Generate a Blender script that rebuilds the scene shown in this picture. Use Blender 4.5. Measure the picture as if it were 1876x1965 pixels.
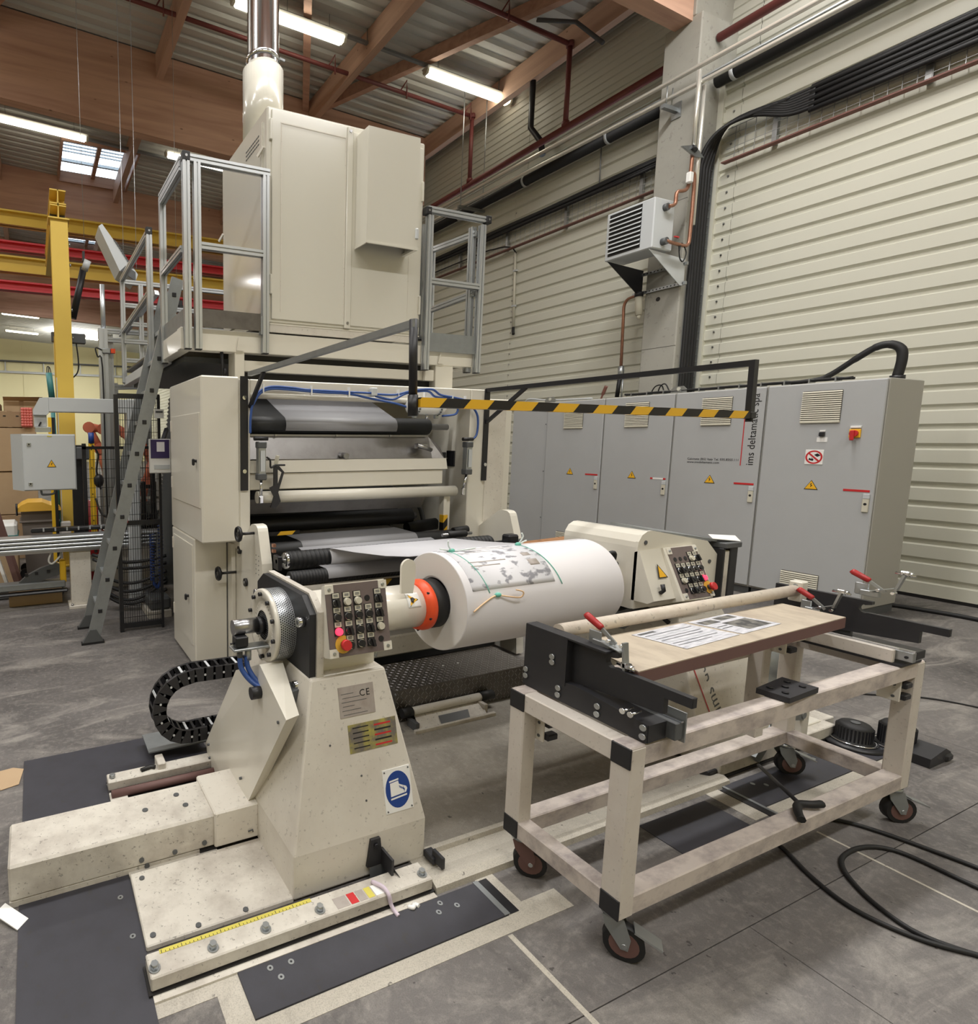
import bpy, bmesh, math, random
from mathutils import Vector, Matrix
for _o in list(bpy.data.objects): bpy.data.objects.remove(_o)
random.seed(7)
PI = math.pi
scn = bpy.context.scene
COL = scn.collection

# ------------------------------------------------------------------ camera, world, light, exposure
def look(yaw, pitch, roll):
    ca, sa, cb, sb, cc, sc = math.cos(yaw), math.sin(yaw), math.cos(pitch), math.sin(pitch), math.cos(roll), math.sin(roll)
    f = Vector((-sa*cb, ca*cb, -sb)); r0 = Vector((ca, sa, 0)); d0 = f.cross(r0)
    r = cc*r0 + sc*d0; d = -sc*r0 + cc*d0
    return Matrix(((r.x, -d.x, -f.x), (r.y, -d.y, -f.y), (r.z, -d.z, -f.z)))
cam_data = bpy.data.cameras.new('camera'); cam = bpy.data.objects.new('camera', cam_data); COL.objects.link(cam)
m4 = look(-.3894, .1167, -.0011).to_4x4(); m4.translation = (0, 0, 1.65); cam.matrix_world = m4
cam_data.sensor_fit = 'HORIZONTAL'; cam_data.sensor_width = 36; cam_data.lens = 36*1080/1876
cam_data.shift_x = (938-507.4)/1876; cam_data.shift_y = -(982.5-972.6)/1876
cam_data.clip_start = .05; cam_data.clip_end = 300
scn.camera = cam

world = bpy.data.worlds.new('world'); scn.world = world; world.use_nodes = True
bg = world.node_tree.nodes['Background']; bg.inputs[0].default_value = (.80, .90, 1, 1); bg.inputs[1].default_value = 4.5

scn.view_settings.view_transform = 'Standard'; scn.view_settings.look = 'None'
scn.view_settings.gamma = 1; scn.view_settings.use_curve_mapping = False
scn.view_settings.exposure = 0.12
scn.cycles.use_denoising = True
scn.cycles.max_bounces = 8; scn.cycles.diffuse_bounces = 5; scn.cycles.glossy_bounces = 3; scn.cycles.transmission_bounces = 4
scn.cycles.sample_clamp_indirect = 6; scn.cycles.caustics_reflective = False; scn.cycles.caustics_refractive = False

def area(name, loc, sx, sy, power, col=(1, .985, .955), up=False):
    d = bpy.data.lights.new(name, 'AREA'); d.shape = 'RECTANGLE'; d.size = sx; d.size_y = sy; d.energy = power; d.color = col
    o = bpy.data.objects.new(name, d); o.location = loc; COL.objects.link(o)
    if up: o.rotation_euler = (PI, 0, 0)
    return o
# the rows of the hall's own fluorescent battens that hang outside the frame
for (lx, ly, pw) in ((-3.5, 3.2, 110), (.8, 3.4, 150), (4.6, 3.4, 170), (7.0, 3.4, 90), (-3.5, -2.4, 110), (.8, -2.4, 150), (4.6, -2.4, 150), (-3.5, 9.2, 120),
                     (-7.5, 4.0, 110), (-7.5, -2.4, 80), (-6, 14, 140), (-6, 22, 160), (-6, 30, 200), (3, 40, 420), (-6, 40, 300), (.8, 26, 140)):
    area('batten_row', (lx, ly, 8.0), 3.0, .35, pw)
    area('roof_fill_upward', (lx, ly, 7.9), 3.2, 1.2, pw*.45, up=True)  # added upward fill that brightens the roof deck, no fitting of its own

# ------------------------------------------------------------------ materials
def lin(c):
    c = c/255.
    return c/12.92 if c <= .04045 else ((c+.055)/1.055)**2.4
def rgb(c): return (lin(c[0]), lin(c[1]), lin(c[2]), 1)
def M(name, col, rough=.5, metal=0., dirt=0., dscale=4., dcol=(90, 82, 74), bump=0., bscale=80., coat=0., stretch=None, emit=None, spots=0., sscale=25., grain=0.):
    m = bpy.data.materials.new(name); m.use_nodes = True
    nt = m.node_tree; b = nt.nodes['Principled BSDF']
    b.inputs['Base Color'].default_value = rgb(col); b.inputs['Roughness'].default_value = rough; b.inputs['Metallic'].default_value = metal
    if coat: b.inputs['Coat Weight'].default_value = coat; b.inputs['Coat Roughness'].default_value = .12
    if emit:
        b.inputs['Emission Color'].default_value = rgb(col); b.inputs['Emission Strength'].default_value = emit
    N = nt.nodes.new; L = nt.links.new
    if dirt or bump or spots or grain:
        tc = N('ShaderNodeTexCoord'); mp = N('ShaderNodeMapping'); L(tc.outputs['Object'], mp.inputs[0])
        if stretch: mp.inputs['Scale'].default_value = stretch
        cur = None
        def mixin(fac, c2, prev):
            mx = N('ShaderNodeMix'); mx.data_type = 'RGBA'; L(fac, mx.inputs[0])
            if prev is None: mx.inputs[6].default_value = rgb(col)
            else: L(prev, mx.inputs[6])
            mx.inputs[7].default_value = rgb(c2); return mx.outputs[2]
        def noise_ramp(scale, lo, hi, top, detail=6., rough_=.65):
            n = N('ShaderNodeTexNoise'); n.inputs['Scale'].default_value = scale; n.inputs['Detail'].default_value = detail; n.inputs['Roughness'].default_value = rough_
            L(mp.outputs[0], n.inputs['Vector'])
            r = N('ShaderNodeMapRange'); r.inputs['From Min'].default_value = lo; r.inputs['From Max'].default_value = hi; r.inputs['To Max'].default_value = top; r.clamp = True
            L(n.outputs[0], r.inputs[0]); return r.outputs[0]
        if dirt:
            cur = mixin(noise_ramp(dscale, .42, .72, dirt), dcol, cur)
        if spots:
            cur = mixin(noise_ramp(sscale, .62, .68, spots, 3.), (60, 56, 52), cur)
        if grain:
            cur = mixin(noise_ramp(420., .35, .75, grain, 2.), (40, 38, 36), cur)
        if cur: L(cur, b.inputs['Base Color'])
        if bump:
            n = N('ShaderNodeTexNoise'); n.inputs['Scale'].default_value = bscale; n.inputs['Detail'].default_value = 3; L(mp.outputs[0], n.inputs['Vector'])
            bp = N('ShaderNodeBump'); bp.inputs['Strength'].default_value = bump; bp.inputs['Distance'].default_value = .01; L(n.outputs[0], bp.inputs['Height']); L(bp.outputs[0], b.inputs['Normal'])
    return m
def concrete(name, base, dark, light, amt_d=.8, amt_l=.55):
    m = bpy.data.materials.new(name); m.use_nodes = True; nt = m.node_tree; b = nt.nodes['Principled BSDF']; N = nt.nodes.new; L = nt.links.new
    b.inputs['Roughness'].default_value = .62
    g = N('ShaderNodeNewGeometry')
    def nz(scale, lo, hi, top, detail=8, sc=None, rg=.68, dist=0.):
        v = g.outputs['Position']
        if sc:
            mp = N('ShaderNodeMapping'); mp.inputs['Scale'].default_value = sc; L(v, mp.inputs[0]); v = mp.outputs[0]
        n = N('ShaderNodeTexNoise'); n.inputs['Scale'].default_value = scale; n.inputs['Detail'].default_value = detail; n.inputs['Roughness'].default_value = rg; n.inputs['Distortion'].default_value = dist; L(v, n.inputs['Vector'])
        r = N('ShaderNodeMapRange'); r.inputs['From Min'].default_value = lo; r.inputs['From Max'].default_value = hi; r.inputs['To Max'].default_value = top; L(n.outputs[0], r.inputs[0]); return r.outputs[0]
    cur = None
    def mix(fac, c, prev):
        mx = N('ShaderNodeMix'); mx.data_type = 'RGBA'; L(fac, mx.inputs[0])
        if prev is None: mx.inputs[6].default_value = rgb(base)
        else: L(prev, mx.inputs[6])
        mx.inputs[7].default_value = rgb(c); return mx.outputs[2]
    cur = mix(nz(.9, .45, .68, amt_d, 9, None, .6, .6), dark, cur)
    cur = mix(nz(2.2, .5, .7, amt_l, 10, (.5, 1.6, 1), .7, 1.2), light, cur)
    cur = mix(nz(9, .52, .75, .5, 8, (1, .6, 1), .75, .8), dark, cur)
    cur = mix(nz(34, .5, .72, .35, 6), light, cur)
    cur = mix(nz(26, .70, .73, .7, 2), (44, 41, 41), cur)
    cur = mix(nz(260, .45, .75, .35, 2), (50, 48, 48), cur)
    L(cur, b.inputs['Base Color'])
    n = N('ShaderNodeTexNoise'); n.inputs['Scale'].default_value = 120; n.inputs['Detail'].default_value = 4; L(g.outputs['Position'], n.inputs['Vector'])
    bp = N('ShaderNodeBump'); bp.inputs['Strength'].default_value = .12; bp.inputs['Distance'].default_value = .01; L(n.outputs[0], bp.inputs['Height']); L(bp.outputs[0], b.inputs['Normal'])
    return m
def stripes(name, axis, pitch, c1, c2, shear=1.0, rough=.5, ax2='z', duty=.5):
    m = bpy.data.materials.new(name); m.use_nodes = True; nt = m.node_tree; b = nt.nodes['Principled BSDF']; N = nt.nodes.new; L = nt.links.new
    b.inputs['Roughness'].default_value = rough
    tc = N('ShaderNodeTexCoord'); sp = N('ShaderNodeSeparateXYZ'); L(tc.outputs['Object'], sp.inputs[0])
    a = sp.outputs['XYZ'.index(axis.upper())]; z = sp.outputs['XYZ'.index(ax2.upper())]
    ml = N('ShaderNodeMath'); ml.operation = 'MULTIPLY_ADD'; L(z, ml.inputs[0]); ml.inputs[1].default_value = -shear; L(a, ml.inputs[2])
    dv = N('ShaderNodeMath'); dv.operation = 'DIVIDE'; L(ml.outputs[0], dv.inputs[0]); dv.inputs[1].default_value = pitch
    fr = N('ShaderNodeMath'); fr.operation = 'FRACT'; L(dv.outputs[0], fr.inputs[0])
    gt = N('ShaderNodeMath'); gt.operation = 'GREATER_THAN'; L(fr.outputs[0], gt.inputs[0]); gt.inputs[1].default_value = duty
    mx = N('ShaderNodeMix'); mx.data_type = 'RGBA'; L(gt.outputs[0], mx.inputs[0]); mx.inputs[6].default_value = rgb(c1); mx.inputs[7].default_value = rgb(c2)
    L(mx.outputs[2], b.inputs['Base Color']); return m
def wood(name, base, dark, sc=(.6, 9, 9)):
    m = bpy.data.materials.new(name); m.use_nodes = True; nt = m.node_tree; b = nt.nodes['Principled BSDF']; N = nt.nodes.new; L = nt.links.new
    b.inputs['Roughness'].default_value = .6
    g = N('ShaderNodeNewGeometry'); mp = N('ShaderNodeMapping'); mp.inputs['Scale'].default_value = sc; L(g.outputs['Position'], mp.inputs[0])
    n = N('ShaderNodeTexNoise'); n.inputs['Scale'].default_value = 1.; n.inputs['Detail'].default_value = 6; n.inputs['Distortion'].default_value = .4; L(mp.outputs[0], n.inputs['Vector'])
    r = N('ShaderNodeMapRange'); r.inputs['From Min'].default_value = .35; r.inputs['From Max'].default_value = .7; L(n.outputs[0], r.inputs[0])
    mx = N('ShaderNodeMix'); mx.data_type = 'RGBA'; L(r.outputs[0], mx.inputs[0]); mx.inputs[6].default_value = rgb(base); mx.inputs[7].default_value = rgb(dark)
    v = N('ShaderNodeTexVoronoi'); v.inputs['Scale'].default_value = 2.6; mp2 = N('ShaderNodeMapping'); mp2.inputs['Scale'].default_value = (.6, 1, 1.5); L(g.outputs['Position'], mp2.inputs[0]); L(mp2.outputs[0], v.inputs['Vector'])
    r2 = N('ShaderNodeMapRange'); r2.inputs['From Min'].default_value = .06; r2.inputs['From Max'].default_value = .03; r2.inputs['To Min'].default_value = 0; r2.inputs['To Max'].default_value = .7; L(v.outputs['Distance'], r2.inputs[0])
    mx2 = N('ShaderNodeMix'); mx2.data_type = 'RGBA'; L(r2.outputs[0], mx2.inputs[0]); L(mx.outputs[2], mx2.inputs[6]); mx2.inputs[7].default_value = rgb((88, 58, 44))
    L(mx2.outputs[2], b.inputs['Base Color']); return m

CREAM = M('cream_enamel', (222, 218, 207), .32, dirt=.10, dscale=2.5, dcol=(196, 186, 166), coat=.35)
CREAMD = M('cream_worn', (216, 211, 201), .45, dirt=.4, dscale=4, dcol=(184, 174, 164), spots=.3, sscale=60)
CREAMW = M('cream_scuffed', (208, 203, 193), .5, dirt=.75, dscale=6, dcol=(156, 147, 138), spots=.5, sscale=70)
HOODM = M('hood_enamel', (214, 211, 200), .2, dirt=.12, dscale=1.2, dcol=(202, 196, 182), coat=.6)
GREYCAB = M('cabinet_grey', (176, 178, 180), .42, dirt=.15, dscale=3, dcol=(160, 160, 160))
GREYSIDE = M('cabinet_side', (166, 164, 158), .45)
GREYLT = M('light_grey', (196, 200, 203), .4)
GREYDK = M('dark_grey', (84, 86, 88), .5)
BLACK = M('black_paint', (30, 30, 34), .42)
BLACKM = M('black_phenolic', (36, 36, 40), .5, dirt=.25, dscale=6, dcol=(62, 60, 62))
RUBBER = M('black_rubber', (24, 24, 26), .6)
RUBROLL = M('rubber_roller', (34, 35, 37), .55, grain=.2)
PIPEB = M('bright_pipe', (226, 224, 216), .28, .6)
ROBOT = M('robot_orange', (204, 112, 84), .5)
PINKWRAP = M('pink_wrap', (226, 124, 116), .4)
TRAYRED = M('tray_rust', (118, 78, 70), .6)
STEEL = M('steel', (176, 176, 178), .3, 1.)
CHROME = M('chrome', (220, 222, 226), .12, 1.)
ZINC = M('zinc', (176, 180, 182), .38, .9)
ALU = M('aluminium', (196, 200, 204), .36, .75)
ALUD = M('alu_slot', (70, 72, 76), .6)
STAINLESS = M('stainless', (158, 156, 156), .38, .85, dirt=.35, dscale=9, dcol=(118, 114, 112))
TREAD = M('tread_plate', (112, 108, 104), .42, .7, dirt=.5, dscale=8, dcol=(74, 68, 64))
GALV = M('galvanised', (150, 154, 156), .45, .6, dirt=.3, dscale=14, dcol=(120, 122, 122))
ORANGE = M('orange_paint', (236, 84, 40), .42, dirt=.2, dscale=12, dcol=(176, 62, 34))
RED = M('red_paint', (196, 44, 48), .42)
REDGRIP = M('red_grip', (168, 34, 36), .4, dirt=.2, dscale=30)
REDPIPE = M('red_pipe', (116, 58, 56), .5)
REDBEAM = M('red_crane', (214, 62, 72), .45)
YELLOW = M('crane_yellow', (226, 192, 84), .5, dirt=.12, dscale=3, dcol=(196, 160, 60))
YELLOWB = M('bright_yellow', (236, 190, 44), .5)
LIDYEL = M('lid_yellow', (224, 176, 66), .55)
BINGREY = M('bin_grey', (118, 110, 104), .6)
BLUE = M('blue_hose', (52, 84, 150), .4)
BLUED = M('blue_sign', (32, 66, 140), .4)
TEAL = M('teal', (64, 128, 128), .45)
WHITE = M('white', (236, 236, 234), .5)
PAPER = M('white_paper', (228, 226, 230), .65)
PAPEREND = M('roll_end', (226, 224, 220), .7, dirt=.12, dscale=10, dcol=(206, 202, 196))
WEB = M('paper_web', (206, 206, 212), .55)
WEBGREY = M('grey_web', (150, 150, 154), .5)
PANELBR = M('panel_plate', (112, 100, 98), .5, dirt=.3, dscale=14, dcol=(88, 80, 80))
COPPER = M('copper', (168, 122, 100), .4, .6, dirt=.4, dscale=30, dcol=(110, 84, 70))
CONC = M('concrete_column', (164, 162, 154), .75, dirt=.45, dscale=1.5, dcol=(140, 138, 130), spots=.25, sscale=14)
CLAD = M('cladding', (208, 207, 194), .42, dirt=.08, dscale=.8, dcol=(188, 186, 170))
CLADUP = M('cladding_upper', (196, 196, 186), .5)
DECK = M('roof_deck', (206, 206, 200), .5, dirt=.2, dscale=.6, dcol=(186, 186, 182))
GLULAM = wood('glulam', (210, 170, 148), (186, 146, 126))
GLULAMX = wood('glulam_along_wall', (208, 174, 152), (188, 152, 132), (9, .6, 9))
FLOORM = concrete('floor_concrete', (108, 104, 102), (60, 57, 57), (166, 161, 154), .9, .7)
FLOORW = concrete('floor_dusty_paint', (146, 140, 130), (104, 99, 93), (180, 174, 162), .7, .6)
PAINTF = concrete('floor_cream_paint', (188, 182, 170), (138, 132, 124), (206, 200, 188), .5, .5)
MATDK = M('dark_floor_plate', (58, 58, 66), .55, dirt=.4, dscale=9, dcol=(42, 41, 46), spots=.4, sscale=18, grain=.25)
PIT = M('gap_shade_grease_black', (26, 24, 24), .5)  # near-black standing in for shade in gaps and holes, also used for grease
CARDB = M('cardboard', (164, 138, 108), .75, dirt=.2, dscale=4, dcol=(144, 118, 92))
CARDB2 = M('cardboard_pale', (184, 158, 126), .75, dirt=.2, dscale=4, dcol=(160, 134, 104))
WOODP = wood('plywood', (190, 140, 98), (160, 112, 76))
BOARD = M('dusty_board', (186, 174, 156), .6, dirt=.75, dscale=9, dcol=(150, 136, 122), stretch=(1.4, .7, 1))
BOARDE = M('board_edge', (104, 76, 72), .6)
GREYPLATE = M('nameplate_grey', (170, 162, 156), .5, dirt=.5, dscale=20, dcol=(140, 126, 116))
YELPLATE = M('warning_plate', (110, 104, 98), .45, dirt=.8, dscale=16, dcol=(196, 186, 60))
TAPEY = M('tape_yellow', (208, 196, 90), .5)
WALLFAR = M('far_wall', (236, 228, 184), .6)
LAMPW = M('lamp_diffuser', (255, 247, 226), .4, emit=9.)
LAMPH = M('lamp_housing', (196, 196, 190), .5)
REDLAMP = M('red_lamp', (255, 60, 92), .4, emit=1.3)
VENTC = M('vent_cream', (204, 200, 184), .5)
VENTD = M('vent_dark', (70, 66, 60), .7)
SIGNY = M('sign_yellow', (240, 184, 40), .5)
ORANGESTICK = M('tan_wood', (112, 72, 62), .6)
PURPLE = M('print_purple', (58, 44, 92), .5)
SKIN_T = M('masking_tape', (224, 190, 150), .6)
MINT = M('teal_string', (110, 190, 172), .5)
LACE = M('white_ribbon', (222, 232, 230), .5)
PINKR = M('lilac_ribbon', (206, 192, 206), .6)
HAZX = stripes('hazard_x', 'x', .235, (24, 22, 22), (226, 176, 40), 1.0)
HAZZ = stripes('hazard_z', 'z', .13, (24, 22, 22), (226, 176, 40), 1.0, ax2='x')
HAZL = stripes('hazard_low', 'x', .20, (24, 22, 22), (212, 170, 48), 1.0)
def blotch(name, base, c, scale, lo=.5, hi=.6, st=(1, 1, 1)):
    m = M(name, base, .6); nt = m.node_tree; b = nt.nodes['Principled BSDF']; N = nt.nodes.new; L = nt.links.new
    tc = N('ShaderNodeTexCoord'); mp = N('ShaderNodeMapping'); mp.inputs['Scale'].default_value = st; L(tc.outputs['Object'], mp.inputs[0])
    n = N('ShaderNodeTexNoise'); n.inputs['Scale'].default_value = scale; n.inputs['Detail'].default_value = 3; L(mp.outputs[0], n.inputs['Vector'])
    r = N('ShaderNodeMapRange'); r.inputs['From Min'].default_value = lo; r.inputs['From Max'].default_value = hi; L(n.outputs[0], r.inputs[0])
    mx = N('ShaderNodeMix'); mx.data_type = 'RGBA'; L(r.outputs[0], mx.inputs[0]); mx.inputs[6].default_value = rgb(base); mx.inputs[7].default_value = rgb(c); L(mx.outputs[2], b.inputs['Base Color']); return m
LABELP = blotch('shipping_label_print', (224, 224, 230), (150, 150, 158), 16, .54, .62, (1, 2.2, 1))
PRINTP = blotch('printed_page', (206, 206, 212), (150, 152, 162), 30, .45, .7, (.6, 6, 1))
PHOTOP = blotch('printed_photo', (120, 118, 112), (60, 60, 62), 24, .4, .6)
glass = bpy.data.materials.new('skylight_glass'); glass.use_nodes = True
_b = glass.node_tree.nodes['Principled BSDF']; _b.inputs['Base Color'].default_value = (.92, .96, 1, 1); _b.inputs['Roughness'].default_value = .05; _b.inputs['Transmission Weight'].default_value = 1; _b.inputs['IOR'].default_value = 1.02

# ------------------------------------------------------------------ mesh helpers (all coordinates are world metres)
class MB:
    def __init__(s): s.v = []; s.f = []; s.sm = []
    def add(s, vs, fs, smooth=False):
        o = len(s.v); s.v.extend([tuple(v) for v in vs])
        for i, f in enumerate(fs):
            s.f.append([o+k for k in f]); s.sm.append(smooth if isinstance(smooth, bool) else smooth[i])
        return s
    def box(s, x0, x1, y0, y1, z0, z1, c=0.):
        if x0 > x1: x0, x1 = x1, x0
        if y0 > y1: y0, y1 = y1, y0
        if z0 > z1: z0, z1 = z1, z0
        c = min(c, .45*min(x1-x0, y1-y0, z1-z0))
        if c <= 0:
            v = [(x, y, z) for x in (x0, x1) for y in (y0, y1) for z in (z0, z1)]
            return s.add(v, [(0, 1, 3, 2), (4, 6, 7, 5), (0, 4, 5, 1), (2, 3, 7, 6), (0, 2, 6, 4), (1, 5, 7, 3)])
        V = []; idx = {}
        for i, (x, dx) in enumerate(((x0, 1), (x1, -1))):
            for j, (y, dy) in enumerate(((y0, 1), (y1, -1))):
                for k, (z, dz) in enumerate(((z0, 1), (z1, -1))):
                    for a in range(3):
                        p = [x+dx*c, y+dy*c, z+dz*c]; p[a] = (x, y, z)[a]; idx[i, j, k, a] = len(V); V.append(p)
        F = []
        for i in (0, 1): q = [(i, 0, 0), (i, 1, 0), (i, 1, 1), (i, 0, 1)]; q = q[::-1] if i == 0 else q; F.append([idx[t+(0,)] for t in q])
        for j in (0, 1): q = [(0, j, 0), (1, j, 0), (1, j, 1), (0, j, 1)]; q = q[::-1] if j == 1 else q; F.append([idx[t+(1,)] for t in q])
        for k in (0, 1): q = [(0, 0, k), (1, 0, k), (1, 1, k), (0, 1, k)]; q = q[::-1] if k == 0 else q; F.append([idx[t+(2,)] for t in q])
        for j in (0, 1):
            for k in (0, 1): F.append([idx[0, j, k, 1], idx[1, j, k, 1], idx[1, j, k, 2], idx[0, j, k, 2]])
        for i in (0, 1):
            for k in (0, 1): F.append([idx[i, 0, k, 0], idx[i, 1, k, 0], idx[i, 1, k, 2], idx[i, 0, k, 2]])
        for i in (0, 1):
            for j in (0, 1): F.append([idx[i, j, 0, 0], idx[i, j, 1, 0], idx[i, j, 1, 1], idx[i, j, 0, 1]])
        for i in (0, 1):
            for j in (0, 1):
                for k in (0, 1): F.append([idx[i, j, k, 0], idx[i, j, k, 1], idx[i, j, k, 2]])
        return s.add(V, F)
    def sweep(s, poly, p0, p1, up=(0, 0, 1), smooth=False, scale1=1.):
        p0, p1 = Vector(p0), Vector(p1); d = (p1-p0).normalized(); u = Vector(up)
        if abs(d.dot(u)) > .99: u = Vector((0, 1, 0))
        a = d.cross(u).normalized(); b = a.cross(d)
        n = len(poly)
        V = [p0+a*x+b*y for x, y in poly]+[p1+a*x*scale1+b*y*scale1 for x, y in poly]
        F = [(i, (i+1) % n, n+(i+1) % n, n+i) for i in range(n)]
        s.add(V, F+[list(range(n))[::-1], list(range(n, 2*n))], [smooth]*n+[False, False]); return s
    def bar(s, p0, p1, w, h=None, up=(0, 0, 1)):
        h = h or w; return s.sweep([(-w/2, -h/2), (w/2, -h/2), (w/2, h/2), (-w/2, h/2)], p0, p1, up)
    def tslot(s, p0, p1, w, up=(0, 0, 1)):
        a = w/2; g = w*.1; d = w*.16
        q = [(-a, -a), (-g, -a), (-g, -a+d), (g, -a+d), (g, -a), (a, -a), (a, -g), (a-d, -g), (a-d, g), (a, g), (a, a), (g, a), (g, a-d), (-g, a-d), (-g, a), (-a, a), (-a, g), (-a+d, g), (-a+d, -g), (-a, -g)]
        return s.sweep(q, p0, p1, up)
    def cyl(s, p0, p1, r, n=20, r2=None, caps=True):
        p0, p1 = Vector(p0), Vector(p1); d = (p1-p0).normalized(); u = Vector((0, 0, 1)) if abs(d.z) < .95 else Vector((0, 1, 0))
        a = d.cross(u).normalized(); b = a.cross(d); r2 = r if r2 is None else r2
        V = [p0+(a*math.cos(2*PI*i/n)+b*math.sin(2*PI*i/n))*r for i in range(n)]+[p1+(a*math.cos(2*PI*i/n)+b*math.sin(2*PI*i/n))*r2 for i in range(n)]
        F = [(i, (i+1) % n, n+(i+1) % n, n+i) for i in range(n)]; sm = [True]*n
        if caps: F += [list(range(n))[::-1], list(range(n, 2*n))]; sm += [False, False]
        return s.add(V, F, sm)
    def lathe(s, prof, o, axis='x', n=32, closed=False, smooth=True):
        # prof: (along, radius)
        V = []; o = Vector(o)
        for (t, r) in prof:
            for i in range(n):
                c, q = r*math.cos(2*PI*i/n), r*math.sin(2*PI*i/n)
                V.append(o+Vector({'x': (t, c, q), 'y': (c, t, q), 'z': (c, q, t)}[axis]))
        F = []; m = len(prof)
        for j in range(m if closed else m-1):
            k = (j+1) % m
            for i in range(n): F.append((j*n+i, j*n+(i+1) % n, k*n+(i+1) % n, k*n+i))
        return s.add(V, F, smooth)
    def prism(s, poly, axis, a, b):
        def P(t, u, w): return {'x': (t, u, w), 'y': (u, t, w), 'z': (u, w, t)}[axis]
        n = len(poly); V = [P(a, *q) for q in poly]+[P(b, *q) for q in poly]
        F = [(i, (i+1) % n, n+(i+1) % n, n+i) for i in range(n)]+[list(range(n))[::-1], list(range(n, 2*n))]
        return s.add(V, F)
    def tube(s, pts, r, n=8, caps=True):
        pts = [Vector(p) for p in pts]; m = len(pts); V = []; prev = None
        for i, p in enumerate(pts):
            d = (pts[min(i+1, m-1)]-pts[max(i-1, 0)]).normalized()
            if prev is None:
                u = Vector((0, 0, 1)) if abs(d.z) < .9 else Vector((1, 0, 0)); a = d.cross(u).normalized()
            else: a = (prev-d*prev.dot(d)).normalized()
            prev = a; b = d.cross(a); rr = r[i] if isinstance(r, (list, tuple)) else r
            V += [p+(a*math.cos(2*PI*k/n)+b*math.sin(2*PI*k/n))*rr for k in range(n)]
        F = [(i*n+k, i*n+(k+1) % n, (i+1)*n+(k+1) % n, (i+1)*n+k) for i in range(m-1) for k in range(n)]; sm = [True]*len(F)
        if caps: F += [list(range(n))[::-1], list(range((m-1)*n, m*n))]; sm += [False, False]
        return s.add(V, F, sm)
    def sphere(s, c, r, n=12, sc=(1, 1, 1)):
        prof = [(-math.cos(PI*i/n)*r, max(1e-4, math.sin(PI*i/n)*r)) for i in range(n+1)]
        o = len(s.v); s.lathe(prof, (0, 0, 0), 'z', n*2)
        for i in range(o, len(s.v)): v = s.v[i]; s.v[i] = (c[0]+v[0]*sc[0], c[1]+v[1]*sc[1], c[2]+v[2]*sc[2])
        return s
    def quad(s, a, b, c, d): return s.add([a, b, c, d], [(0, 1, 2, 3)])
    def slab(s, a, b, c, d, t):
        # four corners of the front face, thickness t along its back
        a, b, c, d = map(Vector, (a, b, c, d)); nrm = (b-a).cross(d-a).normalized()*t
        return s.add([a, b, c, d, a-nrm, b-nrm, c-nrm, d-nrm], [(0, 1, 2, 3), (7, 6, 5, 4), (0, 4, 5, 1), (1, 5, 6, 2), (2, 6, 7, 3), (3, 7, 4, 0)])
    def build(s, name, mt, parent=None, recalc=True):
        me = bpy.data.meshes.new(name)
        if parent is None:
            xs = [v[0] for v in s.v]; ys = [v[1] for v in s.v]; zs = [v[2] for v in s.v]
            org = Vector(((min(xs)+max(xs))/2, (min(ys)+max(ys))/2, min(zs)))
        else: org = ORG[parent.name]
        me.from_pydata([Vector(v)-org for v in s.v], [], s.f)
        me.polygons.foreach_set('use_smooth', s.sm)
        if recalc:
            bm = bmesh.new(); bm.from_mesh(me); bmesh.ops.recalc_face_normals(bm, faces=bm.faces); bm.to_mesh(me); bm.free()
        me.materials.append(mt); me.update()
        o = bpy.data.objects.new(name, me); COL.objects.link(o)
        if parent is None: o.location = org
        else: o.parent = parent
        ORG[o.name] = org
        return o
ORG = {}
def thing(name, label, cat, loc, group=None):
    o = bpy.data.objects.new(name, None); COL.objects.link(o); o.location = loc; ORG[o.name] = Vector(loc)
    o['label'] = label; o['category'] = cat
    if group: o['group'] = group
    return o
def tag(o, label, cat, group=None):
    o['label'] = label; o['category'] = cat
    if group: o['group'] = group
    return o
def struct(o, label=None):
    o['kind'] = 'structure'
    if label: o['label'] = label
    return o
def stuff(o): o['kind'] = 'stuff'; return o
def copy(o, off, parent=None):
    c = o.copy(); COL.objects.link(c); c.location = o.location+Vector(off)
    if parent is not None: c.parent = parent
    ORG[c.name] = ORG[o.name]
    return c
def copytree(root, off, label=None):
    r = root.copy(); COL.objects.link(r); r.location = root.location+Vector(off); ORG[r.name] = ORG[root.name]+Vector(off)
    if label: r['label'] = label
    for ch in list(root.children):
        c = ch.copy(); COL.objects.link(c); c.parent = r; ORG[c.name] = ORG[ch.name]
        for g in list(ch.children):
            d = g.copy(); COL.objects.link(d); d.parent = c
    return r
def spl(pts, k=6):
    P = [Vector(p) for p in pts]; out = []
    for i in range(len(P)-1):
        a, b, c, d = P[max(i-1, 0)], P[i], P[i+1], P[min(i+2, len(P)-1)]
        for j in range(k):
            t = j/k; out.append(.5*((2*b)+(c-a)*t+(2*a-5*b+4*c-d)*t*t+(3*b-a-3*c+d)*t**3))
    out.append(P[-1]); return out
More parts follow.
